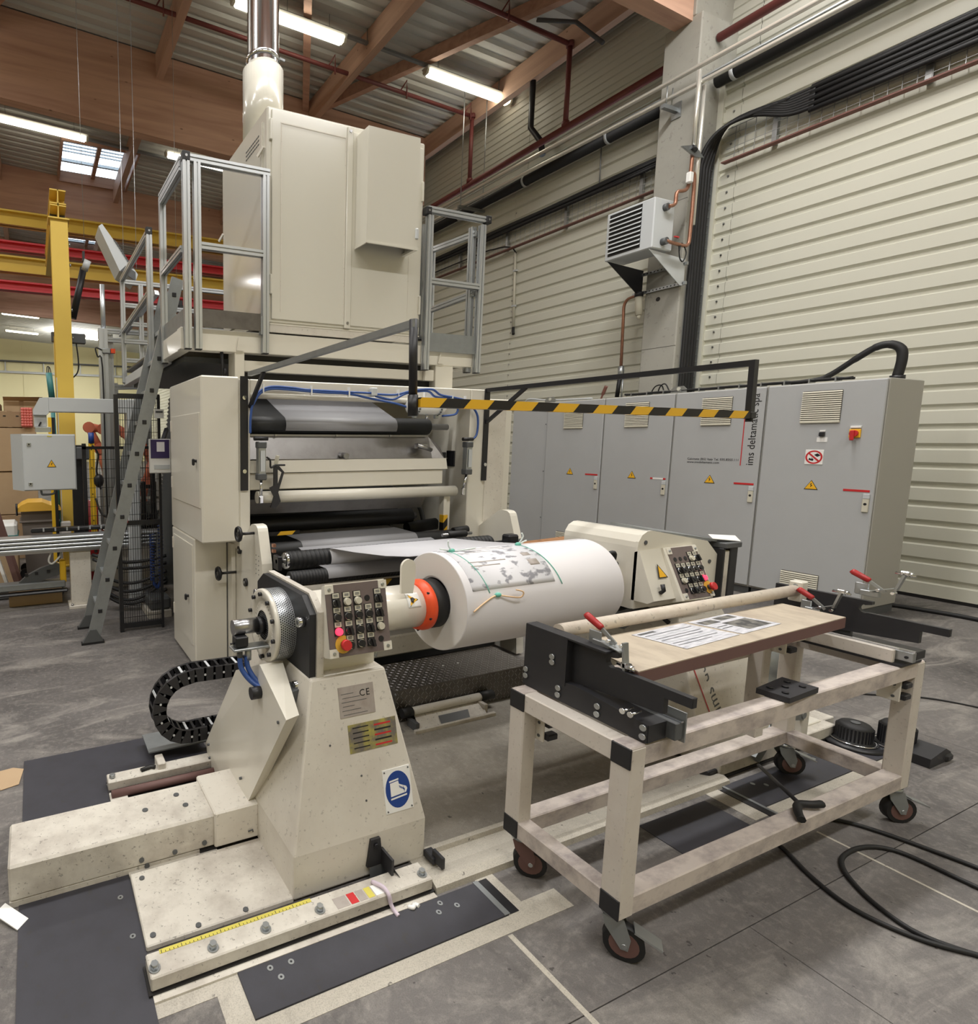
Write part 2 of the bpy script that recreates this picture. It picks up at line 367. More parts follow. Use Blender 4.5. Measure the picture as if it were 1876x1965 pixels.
def text(name, body, size, mt, parent, loc, xdir, ydir, align='LEFT', ext=.0006, spacing=1.):
    cu = bpy.data.curves.new(name, 'FONT'); cu.body = body; cu.size = size; cu.extrude = ext; cu.align_x = align; cu.space_character = spacing; cu.resolution_u = 3
    tmp = bpy.data.objects.new('tmp_text', cu); COL.objects.link(tmp)
    dg = bpy.context.evaluated_depsgraph_get(); me = bpy.data.meshes.new_from_object(tmp.evaluated_get(dg)); bpy.data.objects.remove(tmp)
    me.materials.clear(); me.materials.append(mt)
    x, y = Vector(xdir).normalized(), Vector(ydir).normalized(); z = x.cross(y)
    mm = Matrix(((x.x, y.x, z.x), (x.y, y.y, z.y), (x.z, y.z, z.z))).to_4x4(); mm.translation = Vector(loc)-ORG[parent.name]
    me.transform(mm); o = bpy.data.objects.new(name, me); COL.objects.link(o); o.parent = parent; ORG[o.name] = ORG[parent.name]
    return o
def arc(cx, cy, r, a0, a1, n):
    return [(cx+r*math.cos(math.radians(a0+(a1-a0)*i/n)), cy+r*math.sin(math.radians(a0+(a1-a0)*i/n))) for i in range(n+1)]

# ------------------------------------------------------------------ setting
def roofz(x, z0=8.5): return z0-.0469*(x-8.7)
fl = MB().box(-16, 9.2, -8, 46, -.12, -.012).build('floor', PIT); struct(fl, 'grey worn concrete workshop floor with sawn joints')
for (x0, x1, y0, y1) in ((-16, 2.1985, -8, .9845), (2.2015, 3.0165, -8, .9845), (3.0195, 9.2, -8, .9845), (-16, 4.6, .9875, 46), (4.604, 9.2, .9875, 46)):
    MB().box(x0, x1, y0, y1, -.012, 0, .0008).build('slab', FLOORM, fl)
MB().box(3.012, 3.024, -2, 1.16, -.01, .0012).build('joint_filler', PAINTF, fl)
MB().box(1.405, 1.425, -1.0, 1.27, 0, .0012).build('painted_line', PAINTF, fl)
MB().box(1.335, 3.06, 1.67, 2.5, 0, .004).build('dusty_floor_plate', FLOORW, fl)
MB().box(1.9, 3.9, 2.3, 2.62, 0, .003).build('dusty_floor_plate', FLOORW, fl)
# painted border round the recessed plates
for (x0, x1, y0, y1) in ((.44, 1.72, 1.275, 1.33), (.44, .52, 1.33, 1.5), (1.475, 1.56, 1.33, 1.5), (1.56, 1.72, 1.33, 1.36), (.2, .44, 1.44, 1.5), (2.86, 2.95, 1.30, 1.5), (2.95, 4.1, 1.28, 1.335), (.27, .5, 1.22, 1.29), (.44, .52, 1.0, 1.275)):
    MB().box(x0, x1, y0, y1, 0, .0015).build('cream_border', PAINTF, fl)

# sheet cladding of the long wall: horizontal ribs every 0.2 m
def clad_profile(z0, z1, x, pitch=.2, depth=.032, sign=1):
    P = []; z = z0
    while z < z1-1e-6:
        P += [(x-depth, z), (x-depth, z+pitch*.64), (x, z+pitch*.72), (x, z+pitch*.88)]
        z += pitch
    P.append((x-depth, z1)); return P
def clad_sheet(name, x, y0, y1, z0, z1, mt, parent, pitch=.2, depth=.032):
    P = clad_profile(z0, z1, x, pitch, depth); n = len(P)
    V = [(a, y0, b) for a, b in P]+[(a, y1, b) for a, b in P]+[(x+.02, y0, b) for a, b in P]+[(x+.02, y1, b) for a, b in P]
    F = [(i, i+1, n+i+1, n+i) for i in range(n-1)]+[(2*n+i+1, 2*n+i, i, i+1)[::-1] for i in range(n-1)]
    return MB().add(V, F).build(name, mt, parent, False)
wr = MB().box(8.74, 8.8, -8, 46, 0, 6.36).build('wall_right', CLADUP); struct(wr, 'long wall of cream horizontally ribbed sheet cladding')
ys = [-8, -3.4, 0.6, 4.9, 8.6, 12.8, 17, 23, 29, 35, 41, 46]
for i in range(len(ys)-1):
    clad_sheet('cladding_sheet', 8.69+(.004 if i % 2 else 0), ys[i]+.003, ys[i+1]-.003+(.03 if i % 2 else 0), .035, 6.30, CLAD, wr)
    n = 0
for k in range(30):
    for y in (4.98, 5.02+3.55):
        MB().cyl((8.655, y, .13+.2*k), (8.648, y, .13+.2*k), .012, 8).build('cladding_screw', STEEL, wr)
MB().prism([(8.63, 6.30), (8.66, 6.33), (8.74, 6.36), (8.74, 6.40), (8.64, 6.36), (8.615, 6.31)], 'y', -8, 46).build('ledge_flashing', CLAD, wr)
MB().box(8.655, 8.74, -8, 46, -.01, .03).build('base_gap_shade', PIT, wr)  # black strip painting the shade of the gap below the sheets
wu = MB().box(8.95, 9.0, -8, 46, 6.3, 9.0).build('wall_right_upper', CLADUP); struct(wu, 'grey finely ribbed upper wall above the pipes')
for i in range(len(ys)-1):
    clad_sheet('cladding_sheet', 8.93, ys[i]+.004, ys[i+1]-.004, 6.3, 8.6, CLADUP, wu, .12, .014)
wb = MB().box(-16, 9.2, 46, 46.2, 0, 10).build('wall_back', WALLFAR); struct(wb, 'far pale yellow end wall of the hall')
for k in range(7):
    MB().box(-14+3.4*k, -14+3.4*k+3.38, 45.95, 46, 0, 9.6).build('wall_panel', WALLFAR, wb)
MB().box(-16, 9, 45.7, 45.95, 7.35, 7.45).build('cable_ledge', GREYDK, wb)
MB().box(-16, 9, 45.8, 45.95, 6.55, 6.7).build('cable_ledge', GREYLT, wb)
for k in range(8):
    MB().box(-12+2.6*k, -11.92+2.6*k, 45.8, 45.95, 6.7, 7.35).build('ledge_bracket', GREYLT, wb)
struct(MB().box(-16.2, -16, -8, 46.2, 0, 10).build('wall_left', WALLFAR), 'pale side wall of the hall beyond the frame')
struct(MB().box(-16.2, 9.2, -8.2, -8, 0, 10).build('wall_front', WALLFAR), 'pale wall of the hall behind the viewpoint')

# sloping profiled roof deck with two openings for rooflights
ce = MB().add([(-16, -8, roofz(-16, 8.75)), (9.2, -8, roofz(9.2, 8.75)), (9.2, -7.5, roofz(9.2, 8.75)), (-16, -7.5, roofz(-16, 8.75))], [(0, 1, 2, 3)]).build('ceiling', DECK); struct(ce, 'grey profiled steel roof deck sloping towards the long wall')
def deck(x0, x1, y0, y1, pitch=.25, d=.055):
    prof = []; y = y0
    while y < y1-1e-6:
        prof += [(y, 0), (min(y+pitch*.45, y1), 0), (min(y+pitch*.55, y1), d), (min(y+pitch*.9, y1), d)]; y += pitch
    prof.append((y1, 0)); n = len(prof)
    V = [(x0, y, roofz(x0)+z) for y, z in prof]+[(x1, y, roofz(x1)+z) for y, z in prof]+[(x0, y, roofz(x0)+.12) for y, z in prof]+[(x1, y, roofz(x1)+.12) for y, z in prof]
    F = [(i, n+i, n+i+1, i+1) for i in range(n-1)]+[(2*n+i, 2*n+i+1, 3*n+i+1, 3*n+i) for i in range(n-1)]
    MB().add(V, F).build('deck_sheet', DECK, ce, False)
for (ya, yb) in ((-8, -.6), (-.6, 5.4), (5.4, 11.4), (11.4, 15.0), (17.2, 21.7), (22.9, 29.4), (29.4, 35.4), (35.4, 46)):
    for (xa, xb) in ((-16, -6), (-6, 0), (0, 6), (6, 9.2)): deck(xa, xb, ya, yb)
for (xa, xb, ya, yb) in ((-16, 1.0, 15, 17.2), (2.75, 9.2, 15, 17.2), (-16, 1.45, 21.7, 22.9), (2.9, 9.2, 21.7, 22.9)): deck(xa, xb, ya, yb)
for n_, (xa, xb, ya, yb) in enumerate(((1.0, 2.75, 15.0, 17.2), (1.45, 2.9, 21.7, 22.9))):
    zc = roofz((xa+xb)/2)
    w = MB()
    for (a, b, c, d) in ((xa-.05, xa, ya-.05, yb+.05), (xb, xb+.05, ya-.05, yb+.05), (xa, xb, ya-.05, ya), (xa, xb, yb, yb+.05)): w.box(a, b, c, d, zc-.12, zc+.16)
    w = w.build('window_%d' % (n_+1), GLULAM); struct(w, ['rooflight with pale sky between the timber roof beams', 'smaller rooflight behind the red crane girder'][n_])
    xm = (xa+xb)/2; ym = (ya+yb)/2
    MB().box(xa, xb, ya, yb, zc+.15, zc+.16).build('pane', glass, w)
    MB().box(xm-.05, xm+.05, ya, yb, zc+.05, zc+.15).build('glazing_bar', GLULAM, w)
    MB().box(xa, xb, ym+.35, ym+.42, zc+.08, zc+.15).build('glazing_bar', GALV, w)
    bar = MB().bar((xa, ya+.3, zc+.1), (xb, ya+.3, zc+.1), .03).build('safety_bar', GALV, w)
    for k in range(1, 5): copy(bar, (0, k*.16, 0))
# glulam portal beams and timber purlins
for y in (-.6, 5.4, 11.4, 17.4, 23.4, 29.4):
    b = MB().add([(x, yy, roofz(x)+dz) for x in (-16, 8.6) for yy in (y-.11, y+.11) for dz in (-1.45, -.005)], [(0, 1, 3, 2), (4, 6, 7, 5), (0, 4, 5, 1), (2, 3, 7, 6), (0, 2, 6, 4), (1, 5, 7, 3)]).build('beam', GLULAM)
    struct(b, 'deep laminated timber roof beam')
for x in (-6.3, -3.4, -.5, 2.5, 5.68, 8.62):
    z = roofz(x)
    b = MB().box(x-.07, x+.07, -8, 29.4, z-.42, z-.01).build('beam', GLULAMX); struct(b, 'timber purlin running under the roof deck')
for (a, b_) in (((5.75, 11.3, 0), (8.5, 5.6, 0)), ((5.55, 11.3, 0), (2.8, 5.6, 0)), ((-.4, 11.3, 0), (2.3, 5.6, 0))):
    za, zb = roofz(a[0])-.11, roofz(b_[0])-.11
    struct(MB().bar((a[0], a[1], za), (b_[0], b_[1], zb), .13, .2).build('beam', GLULAM), 'diagonal timber wind brace under the roof deck')
# concrete column
co = MB().box(8.17, 8.95, 5.165, 5.64, 0, 7.13, .015).build('column', CONC); struct(co, 'square cast concrete column standing proud of the ribbed wall')
MB().box(8.17, 8.95, 5.25, 5.55, 7.13, 8.4, .01).build('column_head', CONC, co)
MB().box(8.63, 8.70, 5.10, 5.165, 0, 6.3).build('flashing_strip', CLAD, co)
MB().cyl((8.168, 5.45, 3.62), (8.175, 5.45, 3.62), .03, 12).build('tie_hole', PIT, co)
for k in (2.95, 4.86): MB().box(8.168, 8.172, 5.165, 5.64, k, k+.004).build('formwork_joint', PIT, co)

# ------------------------------------------------------------------ ceiling lights
def light(x0, y, label, grp=None, L_=2.02):
    z = roofz(x0+1, 8.18); sl = -.0469
    t = thing('ceiling_light', label, 'light', (x0+L_/2, y, z))
    def taper(x0, x1, w, z0, z1, tp):
        return [(x0+tp, y-w*.3, z0), (x0, y-w/2, z1), (x0, y+w/2, z1), (x0+tp, y+w*.3, z0), (x1-tp, y-w*.3, z0), (x1, y-w/2, z1), (x1, y+w/2, z1), (x1-tp, y+w*.3, z0)]
    F = [(0, 1, 2, 3), (4, 7, 6, 5), (0, 4, 5, 1), (3, 2, 6, 7), (0, 3, 7, 4), (1, 5, 6, 2)]
    def sh(V): return [(a, b, c+sl*(a-x0-L_/2)) for a, b, c in V]
    MB().add(sh(taper(x0+.05, x0+L_-.05, .17, z-.07, z, .03)), F).build('diffuser', LAMPW, t)
    MB().add(sh(taper(x0, x0+L_, .19, z, z+.05, -.0)), F).build('housing', LAMPH, t)
    for e, q in ((x0+.0, x0+.05), (x0+L_-.05, x0+L_)):
        MB().add(sh(taper(e, q, .15, z-.06, z-.001, .0)), F).build('end_cap', VENTC, t)
    for q in (x0+.3, x0+L_-.3):
        MB().cyl((q, y, z+.05), (q, y, roofz(q)), .006, 6).build('hanger', GALV, t)
    return t
for x, y, lb in ((3.15, 9.05, 'lit fluorescent batten passing behind the chrome exhaust duct'), (6.82, 9.05, 'lit fluorescent batten nearest the long ribbed wall'),
                 (-.53, 14.3, 'lit fluorescent batten next to the near rooflight'), (3.22, 14.1, 'lit fluorescent batten end showing above the platform railing corner'),
                 (-1.62, 19.6, 'lit fluorescent batten above the yellow crane girder, left of the yellow column'), (2.72, 19.4, 'lit fluorescent batten behind the platform railing above the crane'),
                 (-1.4, 30, 'far lit batten just below the red girder, left of the yellow column'), (2.86, 29.4, 'far lit batten right below the lower red girder'),
                 (-1.3, 35.2, 'second farthest lit batten left of the yellow column'), (2.98, 34.6, 'second farthest lit batten right of the yellow column'),
                 (-1.3, 40.5, 'farthest lit batten left of the yellow column'), (3.05, 40, 'farthest lit batten beside the aluminium mast')):
    light(x, y, lb)
t = thing('lighting_trunking', 'thin grey trunking carrying the battens towards the wall', 'trunking', (6, 9.05, 8.2))
MB().bar((2.2, 9.05, roofz(2.2, 8.27)), (8.9, 9.05, roofz(8.9, 8.27)), .06, .04).build('rail', GALV, t)
for k in range(5): MB().cyl((2.6+1.5*k, 9.05, roofz(2.6+1.5*k, 8.27)), (2.6+1.5*k, 9.05, roofz(2.6+1.5*k)), .006, 6).build('hanger', GALV, t)
t = thing('lighting_trunking', 'grey trunking crossing under the rooflight', 'trunking', (1, 14.3, 8.4))
MB().bar((-6, 14.5, roofz(-6, 8.27)), (8.9, 14.5, roofz(8.9, 8.27)), .08, .05).build('rail', GALV, t)

# ------------------------------------------------------------------ services on the long wall
def pipe(name, label, cat, pts, r, mt, parent=None):
    o = MB().tube(pts, r, 10).build(name, mt, parent)
    if parent is None: tag(o, label, cat)
    return o
t = thing('sprinkler_main', 'dark red sprinkler main running along the wall above the chrome pipes', 'pipe', (8.5, 6, 6.8))
MB().tube([(8.5, -7.9, 6.93), (8.5, 5.15, 6.87)], .055, 12).build('pipe_run', REDPIPE, t); MB().tube([(8.5, 5.65, 6.87), (8.5, 20, 6.82), (8.5, 45, 6.8)], .055, 12).build('pipe_run', REDPIPE, t)
for y, xs, xe in ((7.45, 3.0, 8.5), (9.7, 1.2, 8.5)):
    z0, z1 = roofz(xs, 8.15), roofz(xe, 8.15)
    MB().tube([(xs, y, z0), (xe, y, z1)], .035, 8).build('branch_pipe', REDPIPE, t)
    MB().tube([(xe, y-.0, z1+.04), (xe, y, 6.85)], .04, 8).build('drop_pipe', REDPIPE, t)
    for q in (z1, 6.93): MB().cyl((xe, y, q-.04), (xe, y, q+.04), .06, 10).build('pipe_collar', REDPIPE, t)
    k = xs+.9
    while k < xe:
        zz = roofz(k, 8.15); MB().tube([(k, y, zz), (k+.12, y-.05, zz+.2), (k+.12, y-.05, zz+.02), (k+.12, y-.05, zz-.12)], .014, 6).build('sprinkler_head', REDPIPE, t); k += 1.55
pipe('chrome_pipe', 'upper bright pipe running in front of the concrete column', 'pipe', [(8.0, -6, 6.33), (8.0, 3, 6.33), (8.0, 12, 6.45), (8.0, 30, 6.45)], .03, PIPEB)
pipe('chrome_pipe', 'lower bright pipe running in front of the concrete column', 'pipe', [(8.02, -6, 6.10), (8.02, 5, 6.16), (8.02, 12, 6.3), (8.02, 30, 6.3)], .03, PIPEB)
pipe('grey_pipe', 'slim grey conduit just above the black insulated pipe', 'pipe', [(8.2, -6, 6.28), (8.2, 30, 6.36)], .022, GALV)
t = thing('insulated_pipe', 'black insulated pipe with light clips below the bright pipes', 'pipe', (8.46, 5, 6.35))
MB().tube([(8.46, -6, 6.30), (8.46, 5.1, 6.31)], .085, 12).build('pipe_run', RUBBER, t); MB().tube([(8.46, 5.7, 6.32), (8.46, 32, 6.38)], .085, 12).build('pipe_run', RUBBER, t)
for y in (1.6, 3.4, 4.9, 5.75, 6.6, 8.2, 9.9, 11.5): MB().lathe([(-.02, .09), (.02, .09), (.02, .1), (-.02, .1)], (8.46, y, 6.32), 'y', 16, True).build('pipe_clip', GREYLT, t)
t = thing('pipe_bracket', 'grey channel bracket bolted to the column under the bright pipes', 'bracket', (8.1, 5.3, 6.0))
MB().bar((7.88, 5.4, 6.04), (8.17, 5.4, 6.04), .05, .05).build('channel', GALV, t); MB().box(8.155, 8.17, 5.34, 5.46, 5.94, 6.14).build('base_plate', ZINC, t)
for x in (7.95, 8.06): MB().cyl((x, 5.4, 6.05), (x, 5.4, 6.3), .008, 6).build('stud', ZINC, t)
t = thing('pipe_trapeze', 'suspended trapeze hanger carrying the wall pipes beyond the railing', 'bracket', (8.2, 9.3, 6.2))
MB().bar((7.9, 9.3, 6.2), (8.55, 9.3, 6.2), .05, .05).build('channel', GALV, t)
for x in (7.95, 8.5): MB().cyl((x, 9.3, 6.2), (x, 9.3, roofz(x)), .009, 6).build('rod', ZINC, t)
pipe('downpipe', 'black offset drain pipe dropping past the upper wall', 'pipe', [(8.62, 8.3, 8.3), (8.62, 8.3, 7.3), (8.62, 8.05, 6.95), (8.62, 8.0, 6.7)], .05, BLACK)
pipe('riser_pipe', 'dark sprinkler riser bent under the roof beside the wall', 'pipe', [(8.2, 6.6, 7.6), (8.2, 7.1, 8.2), (7.6, 7.3, 8.2)], .03, GREYDK)
# mesh cable trays with black cables
def mesh_tray(label, y0, y1, z, x=8.60, w=.09, h=.42):
    t = thing('cable_tray', label, 'cable tray', (x, (y0+y1)/2, z))
    m = MB(); k = y0
    while k < y1:
        m.box(x-.002, x+.002, k, k+.006, z-h, z); m.box(x-w, x, k, k+.006, z-h, z-h+.005); k += .11
    for q in range(6): m.box(x-.003, x+.003, y0, y1, z-h+q*h/5, z-h+q*h/5+.006)
    stuff(m.build('wire_mesh', ZINC, t))
    MB().box(x-w, x, y0, y1, z-h-.012, z-h+.004).build('base_rail', TRAYRED, t)
    k = y0+.35
    while k < y1: MB().box(x, x+.05, k, k+.05, z-h, z).build('wall_bracket', ZINC, t); k += 1.3
    return t
mesh_tray('wire mesh cable tray on the wall between the column and the platform', 5.75, 16, 5.70)
mesh_tray('wire mesh cable tray on the wall on the near side of the column', -5, 5.0, 5.70)
def bundle(name, label, ya, yb, zs, x=8.52):
    t = thing(name, label, 'cable', (x, (ya+yb)/2, zs[0]))
    for i, z in enumerate(zs):
        pts = [(x-.02*(i % 2), ya+(yb-ya)*k/14., z+.008*math.sin(k*1.7+i)) for k in range(15)]
        MB().tube(pts, .027, 6).build('cable', RUBBER, t)
    return t
bundle('cable_bundle', 'black cables lying in the wall tray beyond the column', 5.75, 16, [5.70, 5.665, 5.635, 5.60])
bundle('cable_bundle', 'thick black cables lying in the wall tray near the viewer', -5, 4.1, [5.73, 5.70, 5.67, 5.64, 5.61, 5.58, 5.55, 5.52, 5.49, 5.455])
pipe('black_cable', 'single black cable looping along the tray towards the conduit', 'cable', spl([(8.58, 16, 5.42), (8.58, 10, 5.43), (8.58, 9.0, 5.40), (8.6, 8.62, 5.32), (8.63, 8.5, 5.18)]), .012, RUBBER)
t = thing('wall_conduit', 'thin cream conduit with a black end hanging down the ribbed wall', 'conduit', (8.64, 8.5, 3.7))
MB().cyl((8.63, 8.52, 5.2), (8.63, 8.48, 3.82), .022, 10).build('tube', VENTC, t); MB().tube([(8.63, 8.48, 3.82), (8.62, 8.47, 3.74), (8.60, 8.44, 3.68)], .026, 8).build('end_plug', RUBBER, t)
for z in (4.2, 4.85): MB().box(8.60, 8.66, 8.46, 8.53, z, z+.03).build('clip', GREYLT, t)
pipe('wall_rod', 'thin steel rod hanging between the flashing and the cable tray', 'rod', [(8.6, 6.83, 6.37), (8.6, 6.82, 5.72)], .01, GALV)
pipe('wall_rod', 'thin steel rod above the tray near the top corner of the wall', 'rod', [(8.6, 2.9, 6.37), (8.6, 2.88, 5.72)], .01, GALV)
t = thing('riser_cables', 'black cable bundle dropping down the side of the concrete column', 'cable', (8.4, 5.12, 3))
for i in range(8):
    dx = 8.29+.03*i; dy = 5.135-.012*(i % 2)
    MB().tube(spl([(dx, dy, .4), (dx, dy, 3.0), (dx-.0, dy, 4.9), (dx+.02, dy-.01, 5.35), (dx+.08, dy-.15, 5.62+.02*i), (8.49, 4.7-.05*i, 5.70), (8.5, 4.3, 5.52+.026*i), (8.5, 4.05, 5.49+.03*i)], 8), .024, 6).build('cable', RUBBER, t)
t = thing('riser_tray', 'vertical cable ladder on the column side carrying the black riser', 'cable tray', (8.5, 5.13, 3))
for x in (8.28, 8.6): MB().box(x, x+.008, 5.13, 5.16, .2, 5.45).build('side_rail', GALV, t)
m = MB()
for k in range(52): m.box(8.28, 8.61, 5.14, 5.146, .25+.1*k, .256+.1*k)
stuff(m.build('rungs', GALV, t))
# unit heater on the column
t = thing('unit_heater', 'grey louvred fan heater on a bracket in front of the concrete column', 'heater', (7.75, 5.4, 4.05))
MB().box(7.43, 7.82, 5.09, 5.74, 4.11, 4.73, .012).build('casing', GREYLT, t)
MB().box(7.425, 7.44, 5.25, 5.69, 4.16, 4.70).build('opening', PIT, t)
sl = None
for k in range(9):
    z = 4.19+.055*k
    o = MB().slab((7.405, 5.25, z), (7.405, 5.69, z), (7.435, 5.69, z+.03), (7.435, 5.25, z+.03), .005).build('louvre', GREYLT, t) if sl is None else copy(sl, (0, 0, .055*k))
    sl = sl or o
for y in (5.12, 5.68):
    MB().prism([(7.42, 4.10), (8.16, 4.06), (8.16, 3.72), (8.08, 3.72)], 'y', y, y+.008).build('side_bracket', GREYLT if y < 5.3 else BLACK, t)
for z in (3.75, 4.0): MB().box(8.13, 8.165, 5.08, 5.80, z-.02, z+.02).build('perforated_rail', ZINC, t)
m = MB()
for k in range(14):
    for z in (3.75, 4.0): m.cyl((8.126, 5.12+.048*k, z), (8.131, 5.12+.048*k, z), .009, 8)
stuff(m.build('rail_holes', PIT, t))
for (z, L_) in ((4.62, .1), (4.2, .14)): MB().cyl((7.62, 5.09, z), (7.62, 5.09-L_*.45, z), .045, 14).build('pipe_stub', GREYDK, t)
t = thing('heating_pipes', 'copper pipework with valves feeding the fan heater', 'pipe', (8.0, 5.08, 4.6))
MB().tube(spl([(7.62, 5.04, 4.62), (7.72, 5.03, 4.66), (7.74, 5.03, 4.80), (7.86, 5.03, 4.84), (7.93, 5.03, 4.88), (7.97, 5.03, 5.0), (7.98, 5.03, 5.3)], 4), .022, 8).build('supply_pipe', COPPER, t)
MB().tube(spl([(7.62, 5.04, 4.2), (7.9, 5.03, 4.18), (8.03, 5.03, 4.2), (8.06, 5.03, 4.35), (8.06, 5.03, 5.0), (8.0, 5.03, 5.08)], 4), .022, 8).build('return_pipe', COPPER, t)
for x, z0, z1 in ((7.99, 5.35, 6.3), (8.10, 4.45, 6.14)): MB().cyl((x, 5.03, z0), (x, 5.03, z1), .026, 10).build('bright_riser', PIPEB, t)
MB().prism([(7.72, 5.34), (7.98, 5.40), (8.16, 5.28), (8.0, 5.26)], 'y', 5.0, 5.02).build('valve_bracket', ZINC, t)
MB().cyl((7.9, 5.0, 5.36), (7.98, 5.0, 5.33), .03, 10).build('valve_head', BLACK, t); MB().box(7.88, 7.95, 4.97, 5.03, 4.93, 5.06, .01).build('actuator', WHITE, t)
MB().box(7.7, 7.78, 4.98, 5.0, 4.24, 4.255).build('valve_lever', RED, t)
MB().tube(spl([(7.86, 5.03, 4.18), (7.88, 5.02, 4.02), (7.95, 5.02, 3.98), (8.0, 5.02, 4.1), (7.9, 5.02, 4.2), (7.86, 5.02, 4.1)], 5), .008, 6).build('sensor_wire', RUBBER, t)
t = thing('water_filter', 'cream filter cartridge and drain pipe on the wall left of the column', 'filter', (8.2, 5.7, 3.4))
MB().cyl((8.1, 5.68, 3.70), (8.1, 5.66, 3.44), .045, 14).build('cartridge', VENTC, t); MB().cyl((8.1, 5.66, 3.44), (8.1, 5.66, 3.39), .03, 12, .02).build('drain_cap', VENTC, t)
MB().cyl((8.1, 5.68, 3.70), (8.1, 5.68, 3.76), .055, 14).build('filter_head', BLACK, t)
MB().tube(spl([(8.1, 5.72, 3.72), (8.1, 5.84, 3.70), (8.1, 5.89, 3.62), (8.1, 5.89, 3.5)], 4)+[(8.1, 5.87, 2.75)], .02, 8).build('copper_pipe', COPPER, t)
MB().tube([(8.1, 5.87, 2.75), (8.1, 5.86, 2.6)], .04, 10).build('coupling', ZINC, t)
MB().tube([(8.08, 5.86, 2.6), (8.06, 5.87, 2.3)], .028, 8).build('black_hose', RUBBER, t); MB().tube([(8.13, 5.85, 2.6), (8.12, 5.84, 2.2)], .012, 8).build('drain_tube', ZINC, t)

# ------------------------------------------------------------------ grey electrical cabinets along the wall
def warn_triangle(parent, cy, cz, s, x=None, sign=-1, bolt=True):
    # yellow warning triangle on a plane facing -x
    MB().prism([(cy-s/2, cz-s*.43), (cy+s/2, cz-s*.43), (cy, cz+s*.43)], 'x', x, x-.002).build('warning_sign', BLACK, parent)
    q = s*.84; o = MB().prism([(cy-q/2, cz-q*.43-.0), (cy+q/2, cz-q*.43), (cy, cz+q*.43)], 'x', x-.002, x-.003).build('warning_sign', SIGNY, parent)
    k = s*.16
    MB().prism([(cy-k*.3, cz+k*1.3), (cy+k*.6, cz+k*.1), (cy+k*.05, cz+k*.1), (cy+k*.3, cz-k*1.5), (cy-k*.7, cz-k*.1), (cy-k*.05, cz-k*.1)], 'x', x-.003, x-.0036).build('lightning_mark', BLACK, parent)
def vent(parent, cy, zc, w=.30, h=.30, n=15, x=7.10):
    f = MB().box(x-.008, x, cy-w/2, cy+w/2, zc-h/2, zc+h/2, .004).build('vent_grille', VENTD, parent)
    o = None; p = h/n
    for k in range(n):
        z = zc-h/2+p*k
        if o is None: o = MB().slab((x-.016, cy-w/2, z), (x-.016, cy+w/2, z), (x-.009, cy+w/2, z+p*.62), (x-.009, cy-w/2, z+p*.62), .003).build('slat', VENTC, f)
        else: copy(o, (0, 0, p*k))
    MB().box(x-.018, x, cy-w/2, cy+w/2, zc-h/2-.012, zc-h/2+.008, .003).build('slat', VENTC, f)
cab_lab = {3: 'grey electrical cabinet with the red rotary isolator and no-entry style sign, end of the row',
           2: 'grey electrical cabinet printed with the vertical company lettering', 1: 'grey electrical cabinet behind the middle of the striped guard bar, red label partly white',
           0: 'grey electrical cabinet behind the wooden planks, next to the plain narrow one'}
ybounds = [(5.333, 6.242), (4.436, 5.330), (3.528, 4.433), (2.622, 3.525)]
